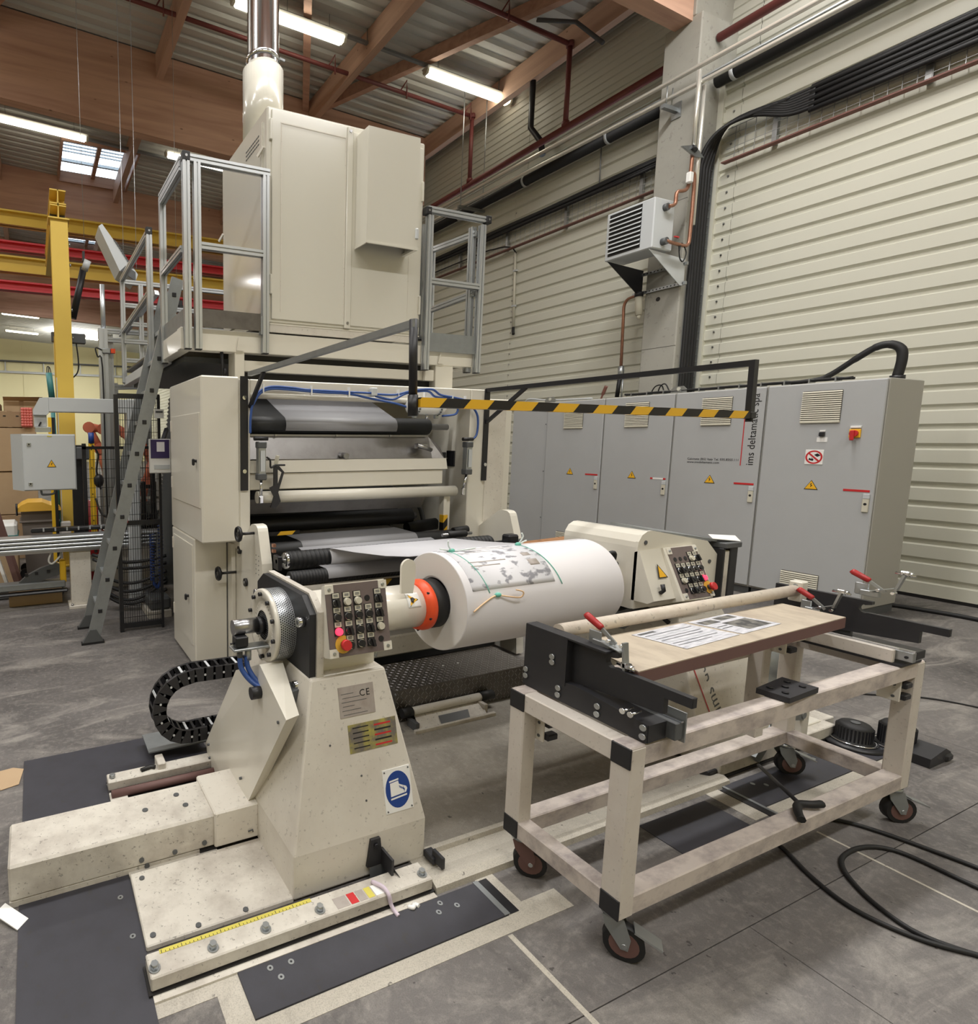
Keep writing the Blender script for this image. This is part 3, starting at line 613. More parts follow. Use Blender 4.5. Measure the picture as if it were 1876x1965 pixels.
for i, (a, b) in enumerate(ybounds):
    t = thing('electrical_cabinet', cab_lab[i], 'cabinet', (7.43, (a+b)/2, 0), 'electrical cabinets along the wall')
    MB().box(7.125, 7.75, a, b, .08, 2.22, .006).build('body', GREYSIDE, t)
    MB().box(7.15, 7.73, a+.01, b-.01, 0, .08).build('plinth', GREYDK, t)
    d = MB().box(7.10, 7.123, a+.008, b-.008, .10, 2.212, .006).build('door', GREYCAB, t)
    c = (a+b)/2
    vent(t, c, 1.99)
    if i in (0, 3): vent(t, c+.02, .19)
    warn_triangle(t, c+.01, 1.225, .11, 7.10)
    MB().box(7.097, 7.10, a+.035, a+.22, 1.185, 1.205).build('red_label', RED if i != 1 else WHITE, t)
    if i == 1:
        for q in (a+.035, a+.19): MB().box(7.0965, 7.10, q, q+.03, 1.185, 1.205).build('red_label', RED, t)
    l = MB().box(7.085, 7.10, a+.03, a+.075, 1.00, 1.125, .004).build('lock', VENTC, t); MB().box(7.083, 7.10, a+.028, a+.073, 1.125, 1.17, .003).build('lock_plate', GREYLT, t)
    MB().cyl((7.084, a+.052, 1.075), (7.086, a+.052, 1.075), .012, 10).build('keyhole', BLACK, t)
    if i in (0, 2):
        m = MB().prism([(b-.09, 2.22), (b+.09, 2.22), (b+.09, 2.26), (b+.05, 2.30), (b-.05, 2.30), (b-.09, 2.26)], 'x', 7.14, 7.15).build('lifting_eye', ZINC, t)
        MB().cyl((7.137, b, 2.268), (7.153, b, 2.268), .022, 14).build('eye_hole', CLAD, t)
    if i == 2:
        text('lettering', 'ims deltamatic spa', .098, BLACK, t, (7.0985, a+.06, 1.395), (0, 0, 1), (0, 1, 0), ext=.0005, spacing=1.04)
        MB().box(7.0975, 7.10, 3.70, 3.708, 1.39, 2.17).build('red_line', RED, t)
        text('lettering', 'Calcinate (BG) Italy Tel. 035.8355.111', .034, BLACK, t, (7.0985, 4.245, 1.438), (0, -1, 0), (0, 0, 1), ext=.0004)
        text('lettering', 'www.imsdeltamatic.com', .034, BLACK, t, (7.0985, 4.245, 1.402), (0, -1, 0), (0, 0, 1), ext=.0004)
    if i == 3:
        s = MB().box(7.095, 7.10, 3.015, 3.155, 1.425, 1.57, .002).build('prohibition_sign', WHITE, t)
        MB().lathe([(7.0945, .066), (7.0945, .052), (7.094, .052), (7.094, .066)], (0, 3.085, 1.497), 'x', 32, True, False).build('red_ring', RED, s)
        MB().bar((7.0935, 3.13, 1.54), (7.0935, 3.04, 1.454), .014, .001, (1, 0, 0)).build('red_slash', RED, s)
        MB().prism([(3.035, 1.515), (3.06, 1.535), (3.085, 1.52), (3.06, 1.50)], 'x', 7.0945, 7.094).build('bucket_mark', BLACK, s)
        MB().prism([(3.09, 1.46), (3.125, 1.47), (3.12, 1.49), (3.10, 1.478), (3.105, 1.495), (3.085, 1.475)], 'x', 7.0945, 7.094).build('hand_mark', BLACK, s)
        sw = MB().box(7.085, 7.10, 2.765, 2.845, 1.685, 1.765, .003).build('isolator_switch', SIGNY, t)
        MB().cyl((7.085, 2.805, 1.725), (7.06, 2.805, 1.725), .03, 18).build('rotary_knob', RED, sw); MB().box(7.045, 7.065, 2.795, 2.825, 1.66, 1.755, .006).build('handle', RED, sw)
        MB().box(7.085, 7.10, 2.765, 2.84, 1.775, 1.795, .002).build('isolator_label', WHITE, t)
        k = MB().box(7.07, 7.10, 3.02, 3.06, 1.70, 1.74, .006).build('key_switch', BLACK, t); MB().box(7.09, 7.10, 3.02, 3.06, 1.745, 1.76).build('switch_label', WHITE, t)
        MB().box(7.097, 7.10, 3.0, 3.08, 1.645, 1.69).build('paper_label', WHITE, t)
t = thing('electrical_cabinet', 'plain narrow grey cabinet at the far end of the row without vents', 'cabinet', (7.43, 6.57, 0), 'electrical cabinets along the wall')
MB().box(7.12, 7.75, 6.246, 6.90, 0, 2.19, .006).build('body', GREYCAB, t)
for z in (.5, 1.2, 1.9): MB().cyl((7.115, 6.27, z), (7.12, 6.27, z), .008, 8).build('screw', GREYDK, t)
t = thing('cabinet_top_cable', 'black cable tray lying along the top of the grey cabinets', 'cable', (7.2, 4, 2.23))
for i in range(3): MB().tube(spl([(7.15+.03*i, 2.9+.2*k, 2.245+.006*((k+i) % 2)) for k in range(12)], 3), .013, 6).build('cable', RUBBER, t)
for k in range(11): MB().box(7.13, 7.24, 3.0+.2*k, 3.012+.2*k, 2.22, 2.268).build('cable_clip', ZINC, t)
MB().tube(spl([(7.25, 4.75, 2.24), (7.25, 4.72, 2.33), (7.25, 4.66, 2.35), (7.25, 4.6, 2.24)], 4), .008, 6).build('cable_loop', RUBBER, t)
MB().tube(spl([(7.27, 4.85, 2.24), (7.27, 4.8, 2.33), (7.27, 4.72, 2.34), (7.27, 4.68, 2.24)], 4), .008, 6).build('cable_loop', RUBBER, t)
MB().tube(spl([(7.2, 6.75, 2.19), (7.2, 6.7, 2.30), (7.2, 6.3, 2.26), (7.2, 5.6, 2.24)], 5), .012, 6).build('grey_cable', GREYLT, t)
t = thing('corrugated_hose', 'thick black hose arching over the top of the end cabinet', 'hose', (7.4, 2.9, 2.22))
MB().tube(spl([(7.3, 3.5, 2.245), (7.33, 3.3, 2.26), (7.38, 3.17, 2.30), (7.4, 2.99, 2.44), (7.42, 2.86, 2.535), (7.44, 2.77, 2.55), (7.45, 2.70, 2.50), (7.45, 2.685, 2.40), (7.45, 2.70, 2.26)], 8), [.022]*16+[.026]*8+[.030]*8+[.034]*8+[.037]*8+[.038]*17, 12).build('hose', RUBBER, t)
MB().cyl((7.45, 2.70, 2.22), (7.45, 2.70, 2.26), .052, 16).build('gland', BLACK, t)
tag(MB().tube(spl([(7.3, 5.55, 2.22), (7.3, 5.52, 2.30), (7.3, 5.48, 2.40)], 4), [.012]*4+[.022]*5, 8).build('hand_tool', ORANGESTICK), 'brown wooden tool handle standing on top of the cabinets', 'tool')
# timber seen between machine and cabinets
t = thing('timber_planks', 'stacked pale timber planks at the foot of the far cabinets', 'timber', (5.4, 4.6, 0))
for k, (x0, x1, y, z, ang) in enumerate(((4.9, 6.1, 4.62, .42, 0), (4.9, 5.8, 4.55, .50, .1), (5.0, 6.3, 4.4, .36, -.05))):
    MB().bar((x0, y, z), (x1, y+ang, z), .16, .07).build('plank', WOODP, t)
for x in (5.0, 5.9): MB().box(x, x+.1, 4.3, 4.75, 0, .34).build('bearer', WOODP, t)

# ------------------------------------------------------------------ coating machine
mc = thing('coating_machine', 'cream paper coating machine with dark rollers and a white tube across the middle', 'machine', (2.35, 3.9, 0))
# housing on the operator side
MB().box(1.022, 1.288, 3.58, 4.47, .965, 2.072, .01).build('upper_housing', CREAM, mc)
MB().box(1.022, 1.265, 3.79, 4.46, .02, .965, .008).build('lower_housing', CREAM, mc)
for (y0, y1, z0, z1) in ((3.61, 4.40, 1.20, 1.835), (3.83, 4.40, .175, .915)):
    d = MB().box(1.016, 1.024, y0, y1, z0, z1, .003).build('door', CREAM, mc)
    for z in (z0+.08, z1-.12): MB().box(1.01, 1.024, y1+.002, y1+.022, z, z+.09, .003).build('hinge', CREAMD, d)
for y, z in ((3.68, 1.515), (3.94, .52)):
    k = MB().cyl((1.016, y, z), (1.0, y, z), .010, 10).build('door_knob', BLACK, mc); MB().box(.985, 1.003, y-.012, y+.012, z-.03, z+.016, .006).build('lever', BLACK, k)
MB().box(1.264, 1.272, 3.789, 3.80, .03, .96).build('seam', GREYDK, mc)
MB().box(1.268, 1.30, 3.70, 4.5, .02, .93, .004).build('side_frame', CREAM, mc)
MB().box(1.288, 1.365, 3.582, 4.5, .9, 2.06, .006).build('side_frame', CREAM, mc)
MB().box(3.245, 3.40, 3.582, 5.0, .02, 2.06, .006).build('side_frame', CREAM, mc)
MB().box(3.40, 3.70, 3.60, 5.0, .02, 1.99, .006).build('side_housing', CREAM, mc)
MB().box(3.43, 3.63, 3.593, 3.61, .99, 1.95, .002).build('cover_panel', CREAMD, mc)
m = MB().box(1.365, 3.245, 3.585, 3.72, 1.95, 2.06, .006).build('top_beam', CREAM, mc)
MB().tube([(1.365, 3.60, 1.955), (3.245, 3.60, 1.955)], .022, 10).build('beam_edge', CREAM, mc)
# dark interior
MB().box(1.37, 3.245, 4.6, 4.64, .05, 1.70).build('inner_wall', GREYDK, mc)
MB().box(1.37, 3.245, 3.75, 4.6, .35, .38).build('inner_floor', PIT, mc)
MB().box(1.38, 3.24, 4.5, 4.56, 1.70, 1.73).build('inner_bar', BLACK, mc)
# protruding side plates with handwheels
for (x0, x1, dy) in ((1.302, 1.372, 0), (3.385, 3.455, -.02)):
    P = [(3.79, .02), (3.79, .93), (3.60, .96), (3.47, 1.055)]+[(3.37+.06*math.cos(math.radians(a)), 1.055+.06*math.sin(math.radians(a))) for a in (60, 90)]+[(3.33, 1.114)]+[(3.325+.045*math.cos(math.radians(a)), 1.068+.045*math.sin(math.radians(a))) for a in (110, 140, 170)]+[(3.215, .88), (3.19, .6), (3.15, .02)]
    MB().prism([(a+dy, b) for a, b in P], 'x', x0, x1).build('side_plate', CREAM, mc)
for (y, z, xs) in ((3.348, 1.058, 1.19), (3.70, .725, 1.165)):
    h = MB().cyl((1.305, y, z), (xs+.03, y, z), .009, 10).build('handwheel_shaft', BLACK, mc)
    MB().lathe([(xs-.008, .046), (xs+.004, .052), (xs+.016, .046), (xs+.004, .038)], (0, y, z), 'x', 24, True).build('handwheel', BLACK, h)
    MB().cyl((xs+.03, y, z), (xs-.002, y, z), .016, 12).build('hub', BLACK, h)
    for k in range(3): a = 2*PI*k/3; MB().bar((xs+.004, y, z), (xs+.004, y+.044*math.cos(a), z+.044*math.sin(a)), .012, .008, (1, 0, 0)).build('spoke', BLACK, h)
for (y, z) in ((3.61, .90), (3.49, .70)):
    MB().cyl((1.302, y, z), (1.285, y, z), .028, 16).build('star_knob', BLACK, mc); MB().cyl((1.285, y, z), (1.281, y, z), .010, 12).build('knob_cap', STEEL, mc)
m = MB()
for yy in (3.315, 3.27):
    for k in range(5): m.cyl((1.303, yy, .80+.03*k), (1.3005, yy, .80+.03*k), .004, 8)
m.build('bolt_holes', GREYDK, mc)
# rollers
def roller(name, y, z, r, x0, x1, mt, axle=.02, ax0=None, ax1=None, ridges=0):
    m = MB()
    if ridges:
        pr = [(x0, 1e-4), (x0, r*.93)]; p = (x1-x0)/ridges
        for k in range(ridges): pr += [(x0+p*k+p*.1, r), (x0+p*k+p*.7, r), (x0+p*k+p*.8, r*.93), (x0+p*k+p, r*.93)]
        m.lathe(pr+[(x1, 1e-4)], (0, y, z), 'x', 28, False, True)
    else: m.lathe([(x0, 1e-4), (x0, r-.006), (x0+.006, r), (x1-.006, r), (x1, r-.006), (x1, 1e-4)], (0, y, z), 'x', 32)
    o = m.build(name, mt, mc)
    MB().cyl((ax0 or x0-.05, y, z), (ax1 or x1+.05, y, z), axle, 12).build('axle', STEEL, o); return o
roller('roller', 3.80, 1.765, .066, 1.37, 3.0, RUBROLL, .025, None, 3.2)
roller('roller', 3.95, 1.015, .066, 1.37, 2.97, RUBBER, .03)
roller('roller', 3.58, .885, .056, 1.50, 3.10, RUBROLL, .02)
r_ = roller('ribbed_roller', 3.15, .905, .058, 1.445, 3.08, RUBBER, .014, 1.372, 3.385, 52)
MB().lathe([(1.430, .02), (1.425, .05), (1.440, .056), (1.446, .05)], (0, 3.15, .905), 'x', 28).build('end_ring', CHROME, r_)
roller('lower_roller', 3.02, .822, .045, 1.40, 3.30, RUBBER, .02, None, None, 90)
roller('roller', 3.25, .97, .025, 2.78, 2.95, RUBBER, .012)
MB().box(3.2, 3.3, 3.08, 3.16, .88, .965, .012).build('bearing_block', BLACK, mc)
MB().box(1.372, 1.40, 3.12, 3.2, .85, .94, .004).build('bearing_block', BLACK, mc)
for z in (.985, .95): MB().box(1.372, 1.392, 3.20, 3.225, z, z+.02).build('brass_fitting', COPPER, mc)
MB().box(1.9, 3.3, 2.98, 3.0, .70, .765).build('hazard_beam', HAZL, mc)
MB().box(1.372, 3.385, 3.0, 3.10, .68, .775).build('cross_beam', CREAMD, mc)
MB().box(1.372, 3.385, 3.03, 3.3, .22, .36, .01).build('base_beam', CREAMD, mc)
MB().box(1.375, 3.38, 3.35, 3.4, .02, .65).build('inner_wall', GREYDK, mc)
MB().box(1.365, 1.75, 3.60, 3.605, .985, 1.012).build('hazard_tape', HAZX, mc)
# webs on the rollers (grey paper)
def strip(path, x0, x1, th=.0012):
    n = len(path); V = []
    for (y, z) in path: V += [(x0, y, z), (x1, y, z)]
    return V, [(2*i, 2*i+1, 2*i+3, 2*i+2) for i in range(n-1)]
def web(name, path, xa, xb, mt, parent=None, xa1=None, xb1=None):
    n = len(path); V = []
    for i, (y, z) in enumerate(path):
        f = i/(n-1); a = xa+((xa1 if xa1 is not None else xa)-xa)*f; b = xb+((xb1 if xb1 is not None else xb)-xb)*f
        V += [(a, y, z), (b, y, z)]
    V2 = [(x, y, z-.002) for x, y, z in V]; m = 2*n
    F = [(2*i, 2*i+1, 2*i+3, 2*i+2) for i in range(n-1)]+[(m+2*i, m+2*i+2, m+2*i+3, m+2*i+1) for i in range(n-1)]+[(2*i, 2*i+2, m+2*i+2, m+2*i) for i in range(n-1)]+[(2*i+1, m+2*i+1, m+2*i+3, 2*i+3) for i in range(n-1)]
    return MB().add(V+V2, F, True).build(name, mt, parent)
def wrap(y, z, r, a0, a1, n=10): return [(y+r*math.cos(math.radians(a)), z+r*math.sin(math.radians(a))) for a in [a0+(a1-a0)*k/n for k in range(n+1)]]
web('belt_web', [(4.12, 1.98)]+wrap(3.80, 1.765, .0665, 100, 215), 1.372, 1.70, RUBROLL, mc)
web('grey_web', [(4.3, 2.07), (4.12, 1.98)]+wrap(3.80, 1.765, .068, 105, 215), 1.70, 2.66, WEBGREY, mc)
web('grey_web', [(4.05, .95)]+wrap(3.58, .885, .058, 95, 210), 1.74, 2.73, WEBGREY, mc)
web('grey_web', [(3.4, .93), (3.10, .868)]+wrap(3.02, .822, .0475, 80, 190), 1.645, 2.75, WEBGREY, mc)
# doctor tray
MB().slab((1.40, 3.76, 1.69), (1.40, 3.70, 1.515), (2.98, 3.70, 1.505), (2.98, 3.76, 1.685), .004).build('tray_back', STAINLESS, mc)
MB().slab((2.98, 3.76, 1.685), (2.98, 3.70, 1.505), (3.07, 3.66, 1.505), (3.07, 3.72, 1.60), .004).build('tray_end', STAINLESS, mc)
MB().box(1.40, 2.95, 3.745, 3.765, 1.683, 1.697).build('tray_rim', STAINLESS, mc)
MB().slab((1.40, 3.63, 1.525), (3.07, 3.63, 1.515), (3.07, 3.70, 1.505), (1.40, 3.70, 1.515), .004).build('tray_lip', STAINLESS, mc)
MB().prism([(3.63, 1.515), (3.61, 1.43), (3.70, 1.43), (3.70, 1.505)], 'x', 1.375, 3.06).build('tray_front', CREAM, mc)
MB().box(1.375, 3.03, 3.625, 3.70, 1.31, 1.425, .006).build('cross_panel', CREAM, mc)
MB().cyl((1.42, 3.60, 1.262), (3.13, 3.60, 1.252), .042, 20).build('cross_tube', CREAM, mc)
MB().slab((1.37, 3.66, 1.24), (1.37, 3.72, 1.13), (2.9, 3.72, 1.115), (2.9, 3.66, 1.22), .004).build('lower_tray', STAINLESS, mc)
MB().cyl((2.14, 3.72, 1.545), (2.14, 3.62, 1.54), .022, 14).build('drain_spout', STEEL, mc)
for x in (1.62, 2.12, 2.6): MB().cyl((x, 3.748, 1.69), (x, 3.735, 1.69), .008, 8).build('bolt', STEEL, mc)
MB().box(2.8, 2.9, 3.66, 3.70, 1.59, 1.63, .004).build('clamp_block', STEEL, mc); MB().cyl((2.78, 3.64, 1.62), (2.92, 3.64, 1.58), .016, 10).build('clamp_rod', STEEL, mc)
MB().box(3.06, 3.12, 3.70, 3.71, 1.45, 1.56, .01).build('slot_opening', BLACK, mc)
MB().box(3.235, 3.25, 3.74, 3.84, 1.44, 1.57, .004).build('slot_opening', BLACK, mc)
# post with hazard sleeve beside the right-hand rollers
MB().box(3.03, 3.06, 3.60, 3.66, .88, 1.23, .004).build('support_post', CREAM, mc); MB().box(3.065, 3.11, 3.62, 3.66, .88, 1.235, .004).build('support_post', CREAM, mc)
MB().box(3.024, 3.066, 3.592, 3.64, .93, 1.06).build('hazard_sleeve', HAZZ, mc); MB().box(3.02, 3.075, 3.59, 3.65, .87, .925, .004).build('post_foot', CREAM, mc)
MB().cyl((2.90, 3.90, .92), (3.2, 3.90, .94), .05, 14).build('idle_roller', RUBBER, mc)
MB().tube(spl([(2.8, 4.0, .92), (2.85, 4.0, 1.08), (2.98, 4.0, 1.14), (3.1, 4.0, 1.08), (3.15, 4.0, .95)], 5), .02, 8).build('grey_hose', GREYDK, mc)
MB().cyl((3.10, 3.56, .93), (3.24, 3.56, .94), .03, 14).build('idle_roller', RUBBER, mc)
# pneumatic cylinders
for (x, tilt, lab) in ((1.43, 0, 'a'), (3.20, -.03, 'b')):
    c = MB().box(x-.026, x+.026, 3.52, 3.575, 1.395, 1.645, .004).build('air_cylinder', ZINC, mc)
    MB().box(x-.031, x+.031, 3.515, 3.58, 1.385, 1.43, .006).build('end_cap', GREYDK, c); MB().box(x-.031, x+.031, 3.515, 3.58, 1.60, 1.645, .006).build('end_cap', GREYDK, c)
    MB().box(x-.016, x+.016, 3.512, 3.516, 1.445, 1.585).build('label_plate', GREYLT, c)
    MB().cyl((x, 3.547, 1.39), (x+tilt, 3.547, 1.27), .010, 10).build('rod', CHROME, c)
    MB().box(x+tilt-.014, x+tilt+.014, 3.533, 3.56, 1.225, 1.275, .004).build('clevis', CHROME, c)
    MB().cyl((x-.05, 3.55, 1.665), (x+.05, 3.55, 1.665), .014, 10).build('pivot', BLACK, c)
# scraper holder hanging over the cross tube
h = MB().prism([(1.520, 1.477), (1.560, 1.478), (1.598, 1.437), (1.553, 1.298), (1.572, 1.235), (1.535, 1.185), (1.498, 1.195), (1.522, 1.27), (1.49, 1.33), (1.52, 1.345)], 'y', 3.535, 3.55).build('scraper_holder', BLACKM, mc)
MB().prism([(1.548, 1.455), (1.575, 1.435), (1.549, 1.36)], 'y', 3.533, 3.5355).build('holder_slot', CREAMD, mc)
MB().tube(spl([(1.46, 3.52, 1.54), (1.485, 3.52, 1.52), (1.49, 3.52, 1.47), (1.53, 3.53, 1.485), (1.60, 3.53, 1.485)], 4), .007, 6).build('black_wire', RUBBER, mc)
MB().bar((1.54, 3.55, 1.49), (1.55, 3.54, 1.55), .025, .02).build('cream_grip', VENTC, mc)
# air tank with straps, blue hoses
a = MB().lathe([(2.585, 1e-4), (2.59, .03), (2.61, .05), (2.64, .057), (2.88, .057), (2.91, .05), (2.93, .03), (2.935, 1e-4)], (0, 3.52, 1.905), 'x', 24).build('air_tank', WHITE, mc)
for x in (2.66, 2.86):
    MB().lathe([(x-.014, .0585), (x+.014, .0585), (x+.014, .0605), (x-.014, .0605)], (0, 3.52, 1.905), 'x', 24, True).build('strap', GREYLT, a)
    m = MB()
    for k in range(18): an = 2*PI*k/18; m.box(x-.006, x+.006, 3.52+.060*math.cos(an)-.005, 3.52+.060*math.cos(an)+.005, 1.905+.060*math.sin(an)-.005, 1.905+.060*math.sin(an)+.005)
    stuff(m.build('strap_holes', GREYDK, a))
    MB().box(x-.015, x+.015, 3.51, 3.54, 1.82, 1.85, .004).build('tank_foot', ZINC, a)
MB().cyl((2.77, 3.52, 1.85), (2.77, 3.52, 1.815), .012, 10).build('drain_valve', CHROME, a)
hz = [spl([(1.353, 3.55, 1.70), (1.355, 3.55, 1.80), (1.372, 3.55, 1.895), (1.417, 3.55, 1.975), (1.504, 3.55, 2.012), (1.658, 3.55, 2.011), (1.777, 3.55, 2.001), (2.0, 3.55, 1.998), (2.153, 3.55, 1.996), (2.29, 3.55, 1.995)], 5),
      spl([(1.372, 3.55, 1.885), (1.42, 3.55, 1.962), (1.504, 3.55, 1.997), (1.658, 3.55, 1.996), (1.9, 3.55, 1.986), (2.1, 3.55, 1.984), (2.3, 3.55, 1.955), (2.5, 3.54, 1.925), (2.6, 3.53, 1.90)], 5),
      spl([(2.33, 3.55, 1.99), (2.50, 3.55, 1.99), (2.62, 3.50, 2.02), (2.79, 3.50, 2.035), (2.9, 3.53, 2.0), (3.05, 3.55, 1.985), (3.17, 3.55, 1.96), (3.27, 3.55, 1.88), (3.295, 3.55, 1.80), (3.285, 3.55, 1.70), (3.24, 3.55, 1.66)], 5),
      spl([(2.33, 3.55, 1.975), (2.48, 3.55, 1.955), (2.58, 3.52, 2.0), (2.75, 3.50, 2.02), (2.85, 3.53, 1.985), (3.0, 3.55, 1.975), (3.08, 3.55, 1.93), (3.07, 3.55, 1.86), (2.9, 3.50, 1.84)], 5)]
for q in hz: MB().tube(q, .0085, 6).build('blue_air_hose', BLUE, mc)
for x in (1.44, 1.80, 2.10, 2.52, 2.76, 3.02, 3.15): MB().box(x, x+.008, 3.535, 3.56, 1.965 if x < 2.9 else 1.945, 2.03 if x < 2.9 else 2.0).build('cable_tie', WHITE, mc)
MB().box(2.29, 2.34, 3.535, 3.575, 1.975, 2.035, .006).build('air_valve', GREYLT, mc)
# paper web running to the big roll
tag(web('paper_web', wrap(3.15, .905, .060, 250, 118, 14)+[(3.105, .972), (2.82, .999), (2.5, 1.038), (2.3, 1.073), (2.16, 1.108), (2.09, 1.134)], 1.73, 2.70, WEB), 'sheet of white paper running from the roll top to the ribbed roller', 'paper')

# ------------------------------------------------------------------ black guard frame with striped bar
g = thing('guard_frame', 'black swing guard frame with the yellow and black striped bar', 'guard', (2.4, 2.7, 1.31))
for (x0, z0, zt, xs) in ((1.292, 1.315, 2.075, 1.345), (3.378, 1.33, 2.065, 3.425)):
    s = MB().box(x0, xs, 3.568, 3.58, z0, zt).build('mounting_strip', BLACK, g)
    for z in (z0+.13, z0+.62): MB().cyl((x0+.026, 3.568, z), (x0+.026, 3.562, z), .014, 14).build('bolt', CHROME, s)
xa, xb = 1.36, 3.40
MB().bar((xa, 3.578, 2.092), (xa, 1.81, 2.092), .028).build('arm', GALV, g); MB().bar((xb, 3.578, 2.055), (xb, 1.755, 2.045), .03).build('arm', BLACK, g)
MB().bar((xa, 3.33, 2.08), (xa, 3.575, 1.875), .022).build('brace', BLACK, g); MB().bar((xb, 3.19, 2.045), (xb, 3.57, 1.80), .024).build('brace', BLACK, g)
MB().cyl((xa, 1.826, 2.108), (xa, 1.815, 1.82), .0165, 14).build('post', BLACK, g); MB().cyl((xa, 1.815, 1.825), (xa, 1.812, 1.745), .020, 14).build('post_socket', BLACK, g)
MB().bar((xb, 1.758, 2.06), (xb, 1.755, 1.765), .034, .026).build('post', BLACK, g); MB().box(xb-.022, xb+.022, 1.735, 1.775, 1.765, 1.80, .004).build('post_socket', BLACK, g); MB().cyl((xb, 1.755, 1.766), (xb, 1.755, 1.75), .016, 10).build('nut', BLACK, g)
MB().bar((xa+.012, 1.80, 1.797), (xb-.02, 1.757, 1.784), .036, .036).build('striped_bar', HAZX, g)

# ------------------------------------------------------------------ service platform with aluminium railings
p = thing('service_platform', 'cream steel service platform on stub columns above the coating machine', 'platform', (2.3, 5.2, 2.06))
MB().box(.99, 3.62, 3.96, 4.06, 2.29, 2.44, .004).build('edge_beam', CREAM, p); MB().box(1.0, 1.08, 4.06, 4.62, 2.29, 2.44, .004).build('edge_beam', CREAM, p)
MB().box(1.0, 1.08, 4.62, 6.7, 2.27, 2.36, .004).build('edge_beam', GREYLT, p); MB().box(3.54, 3.62, 4.06, 6.7, 2.29, 2.44, .004).build('edge_beam', CREAM, p)
MB().box(1.02, 3.60, 3.98, 6.7, 2.425, 2.44).build('tread_floor', TREAD, p)
MB().box(1.66, 2.98, 3.952, 3.965, 2.45, 2.505, .003).build('sill_plate', CREAMD, p); MB().box(1.66, 3.0, 3.95, 3.975, 2.505, 2.515).build('sill_plate', CREAM, p)
for y in (4.5, 5.2, 5.9): MB().box(1.08, 3.54, y, y+.06, 2.32, 2.42).build('cross_joist', CREAMD, p)
for (x0, x1) in ((1.395, 1.47), (3.20, 3.385)):
    MB().box(x0, x1, 3.97, 4.12, 2.02, 2.30, .004).build('stub_column', CREAM, p); MB().prism([(x0+.005, 2.30), (x0+.06, 2.30), (x0+.02, 2.39)], 'y', 3.945, 3.955).build('gusset', CREAM, p)
MB().box(1.47, 3.20, 3.99, 4.05, 2.16, 2.24, .004).build('tie_beam', CREAM, p); MB().box(1.47, 3.2, 4.05, 4.1, 2.06, 2.30).build('gap_shade', PIT, p)  # the black sheet behind the tie beam paints the shade of the gap
MB().box(3.08, 3.17, 3.955, 3.985, 2.155, 2.245, .002).build('beam_end_plate', CREAM, p)
MB().tube([(1.30, 3.99, 2.30), (1.31, 4.0, 2.15), (1.31, 4.0, 2.075)], .012, 6).build('black_cable', RUBBER, p); MB().cyl((1.31, 3.985, 2.155), (1.33, 3.985, 2.155), .022, 10).build('cable_plug', BLACK, p)
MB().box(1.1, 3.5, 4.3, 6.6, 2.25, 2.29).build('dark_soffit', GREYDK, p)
def railing(label, posts, rails, toes=(), caps=()):
    t = thing('platform_railing', label, 'railing', (posts[0][0], posts[0][1], 2.29))
    for (x, y, z0, z1) in posts:
        q = MB().tslot((x, y, z0), (x, y, z1), .048, (0, 1, 0)).build('post', ALU, t); MB().box(x-.022, x+.022, y-.022, y+.022, z0-.006, z0).build('end_cap', BLACK, q)
    for (a, b) in rails: MB().tslot(a, b, .045).build('rail', ALU, t)
    for (x0, x1, y0, y1, z0, z1, mt) in toes: MB().box(x0, x1, y0, y1, z0, z1).build('toe_board', mt, t)
    for (x, y, z) in caps:
        c = MB().box(x-.027, x+.027, y-.027, y+.027, z-.03, z+.03, .004).build('corner_cube', BLACK, t); MB().cyl((x, y-.027, z), (x, y-.030, z), .009, 10).build('screw', STEEL, c)
    return t
railing('aluminium railing at the platform corner above the operator housing', [(1.035, 3.93, 2.29, 3.52), (1.11, 3.93, 2.29, 3.53), (1.015, 4.58, 2.27, 3.52), (1.615, 3.93, 2.29, 3.52)],
        [((1.06, 3.93, 3.54), (1.645, 3.93, 3.54)), ((1.135, 3.93, 2.985), (1.60, 3.93, 2.985)), ((1.02, 3.96, 3.535), (1.015, 4.61, 3.535)), ((1.02, 3.96, 2.96), (1.015, 4.56, 2.96)), ((1.02, 3.96, 3.49), (1.015, 4.6, 3.49))],
        [(1.135, 1.575, 3.915, 3.925, 2.445, 2.565, TREAD), (1.575, 1.59, 3.91, 3.95, 2.42, 2.55, GALV), (1.01, 1.018, 3.96, 4.55, 2.41, 2.56, GALV)], [(1.035, 3.93, 3.545)])
railing('aluminium railing at the platform corner on the cabinet side', [(3.055, 3.93, 2.24, 3.46), (3.60, 3.93, 2.24, 3.46), (3.56, 4.00, 2.25, 3.46), (3.075, 4.02, 2.5, 3.42)],
        [((3.03, 3.93, 3.505), (3.62, 3.93, 3.505)), ((3.075, 3.93, 2.955), (3.58, 3.93, 2.955)), ((3.57, 3.96, 3.40), (3.57, 4.56, 3.44)), ((3.57, 3.96, 2.91), (3.57, 4.54, 2.89))],
        [(3.085, 3.575, 3.925, 3.935, 2.395, 2.545, GALV)], [(3.645, 3.925, 3.505), (3.03, 3.93, 3.49)])
for y in (4.56,):
    railing('aluminium railing post behind the hood on the cabinet side', [(3.60, 4.58, 2.3, 3.46)], [((3.60, 4.6, 3.44), (3.60, 6.5, 3.44)), ((3.60, 4.6, 2.95), (3.60, 6.5, 2.95))])
